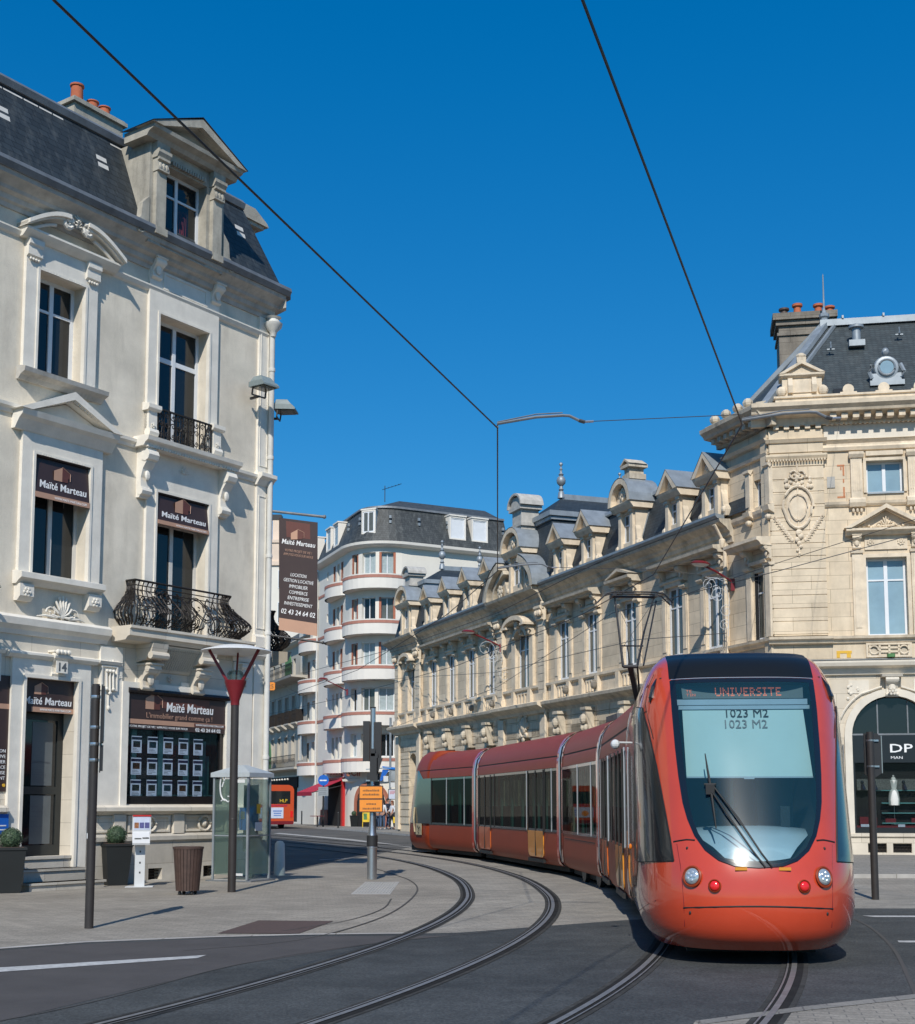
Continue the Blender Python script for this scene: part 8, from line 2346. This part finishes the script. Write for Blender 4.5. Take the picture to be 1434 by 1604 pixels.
def person(x, y, rz, h, label, top, legs, hair, arms, stride=.06, long_hair=False, slim=1., coat=None):
    t = thing('person', (x, y, .1), rz, label, 'person', 'people waiting at the far stop')
    k = h / 1.75; s = slim
    # joints: facing -y
    V = [(0, 0, .95, .13 * s), (0, .01, 1.12, .125 * s), (0, .02, 1.32, .15 * s), (0, .01, 1.47, .07), (0, -.01, 1.54, .055), (0, -.02, 1.64, .085), (0, -.01, 1.71, .07)]
    E = [(0, 1), (1, 2), (2, 3), (3, 4), (4, 5), (5, 6)]
    L = []
    for sg in (-1, 1):
        n = len(V); f = stride * sg
        V += [(sg * .09, 0, .86, .09 * s), (sg * .10, f - .01, .48, .06), (sg * .10, f * 1.6, .08, .04), (sg * .11, f * 1.6 - .09, .035, .035), (sg * .115, f * 1.6 - .16, .025, .026)]
        E += [(0, n), (n, n + 1), (n + 1, n + 2), (n + 2, n + 3), (n + 3, n + 4)]
        n = len(V); el, ha = arms[0 if sg < 0 else 1]
        V += [(sg * .17, .01, 1.40, .06), (sg * el[0], el[1], el[2], .043), (sg * ha[0], ha[1], ha[2], .028)]
        E += [(2, n), (n, n + 1), (n + 1, n + 2)]
        d = (Vector((sg * ha[0], ha[1], ha[2])) - Vector((sg * el[0], el[1], el[2]))).normalized(); w = d.cross(Vector((0, 1, .2))).normalized(); b = Vector((sg * ha[0], ha[1], ha[2]))
        palm = b + d * .05; n2 = len(V); V.append((*palm, .024)); E.append((n + 2, n2))
        for q, ln in ((-1.5, .055), (-.5, .07), (.5, .075), (1.5, .062)):
            a = palm + w * q * .014 + d * .03; c = a + d * ln + Vector((0, -.012, 0)); m_ = len(V); V += [(*a, .009), (*c, .007)]; E += [(n2, m_), (m_, m_ + 1)]
        a = b + d * .02 + w * .03 * sg; c = a + (d + w * sg * .6) * .035; m_ = len(V); V += [(*a, .010), (*c, .008)]; E += [(n2, m_), (m_, m_ + 1)]
    V = [(a * k, b * k, c * k, r * k) for a, b, c, r in V]
    skin_mesh('body', V, E, 'skin', t)
    # clothes
    T = [(0, 0, .93, .15 * s), (0, .01, 1.12, .142 * s), (0, .02, 1.34, .168 * s), (0, .01, 1.46, .085)]; TE = [(0, 1), (1, 2), (2, 3)]
    for sg in (-1, 1):
        el, ha = arms[0 if sg < 0 else 1]; n = len(T)
        T += [(sg * .175, .01, 1.40, .078), (sg * el[0], el[1], el[2], .060), (sg * (el[0] * .25 + ha[0] * .75), el[1] * .25 + ha[1] * .75, el[2] * .25 + ha[2] * .75, .046)]
        TE += [(2, n), (n, n + 1), (n + 1, n + 2)]
    skin_mesh('shirt' if not coat else 'jacket', [(a * k, b * k, c * k, r * k) for a, b, c, r in T], TE, top, t)
    T = [(0, 0, .96, .146 * s)]; TE = []
    for sg in (-1, 1):
        n = len(T); f = stride * sg
        T += [(sg * .088, 0, .84, .108 * s), (sg * .10, f - .01, .48, .078), (sg * .10, f * 1.6, .12, .058)]; TE += [(0, n), (n, n + 1), (n + 1, n + 2)]
    skin_mesh('trousers', [(a * k, b * k, c * k, r * k) for a, b, c, r in T], TE, legs, t)
    for sg in (-1, 1): MB().ball((sg * .11 * k, (stride * sg * 1.6 - .07) * k, .04 * k), .075 * k, .6, 1.4, .55, 8).build('shoe', 'cloth_white' if legs == 'denim' else 'rubber', t, smooth=True)
    # hair, ears, face
    m = MB().ball((0, .012 * k, 1.675 * k), .105 * k, .92, 1.0, 1.05, 10)
    if long_hair: m.ball((0, .05 * k, 1.56 * k), .095 * k, 1, .7, 1.3, 8)
    m.build('hair', hair, t, smooth=True)
    f = MB().ball((0, -.045 * k, 1.63 * k), .078 * k, .85, .7, 1.2, 10).ball((0, -.105 * k, 1.625 * k), .018 * k, .7, 1, 1.2, 6).ball((-.088 * k, .0, 1.635 * k), .024 * k, .4, .7, 1.2, 6).ball((.088 * k, .0, 1.635 * k), .024 * k, .4, .7, 1.2, 6)
    fo = f.build('face', 'skin', t, smooth=True, split=False)
    MB().ball((-.03 * k, -.098 * k, 1.655 * k), .010 * k, 1, .5, .7, 6).ball((.03 * k, -.098 * k, 1.655 * k), .010 * k, 1, .5, .7, 6).build('eye', 'hair', fo, gap=.001); MB().box(-.022 * k, .022 * k, -.104 * k, -.098 * k, 1.583 * k, 1.590 * k).build('mouth', 'dark_red', fo)
    return t
mat('hair_red', (.16, .05, .02), .8, .1, 9); mat('cloth_pale_blue', (.45, .52, .62), .85, .08, 9); mat('cloth_navy', (.02, .025, .05), .85, .1, 9)
dn = ((.24, .02, 1.14), (.25, -.06, .90)); fw = ((.24, -.02, 1.15), (.14, -.24, 1.08)); hp = ((.28, .06, 1.16), (.17, -.02, .98))
person(-4.83, 81.2, R(200), 1.70, 'person in pale blue shirt and jeans seen from behind, leftmost of the waiting group', 'cloth_pale_blue', 'denim', 'hair', (hp, dn))
person(-4.50, 81.0, R(160), 1.74, 'person in white shirt and jeans seen from behind in the waiting group', 'cloth_white', 'denim', 'hair', (dn, dn), .03)
person(-4.20, 81.6, R(60), 1.84, 'person in navy top and jeans facing the red-haired person', 'cloth_navy', 'denim', 'hair', (fw, dn), .10)
q = person(-3.93, 81.0, R(-60), 1.70, 'red-haired person in white top and black trousers with a black bag', 'cloth_white', 'cloth_black', 'hair_red', (fw, hp), .08, True, .95)
b_ = thing('handbag', (-3.78, 80.85, .95), 0, 'round black handbag on the arm of the red-haired person', 'bag')
MB().ball((0, 0, 0), .17, 1, .5, .85, 10).build('bag', 'cloth_black', b_, smooth=True); MB().tube([(-.1, 0, .1), (-.08, 0, .3), (0, 0, .38), (.08, 0, .3), (.1, 0, .1)], .012, 5).build('strap', 'cloth_black', b_)
person(-3.55, 81.1, R(20), 1.74, 'person in black jacket and trousers standing at the right end of the group', 'cloth_black', 'cloth_black', 'hair', (dn, dn), .03, coat=True)
b_ = thing('shopping_bag', (-3.72, 80.85, .62), 0, 'yellow shopping bag held by the person in the black jacket', 'bag')
MB().box(-.13, .13, -.05, .05, -.14, .24).build('bag', 'yellow_bag', b_); MB().tube([(-.07, 0, .24), (-.05, 0, .38), (.05, 0, .38), (.07, 0, .24)], .01, 5).build('handle', 'yellow_bag', b_)
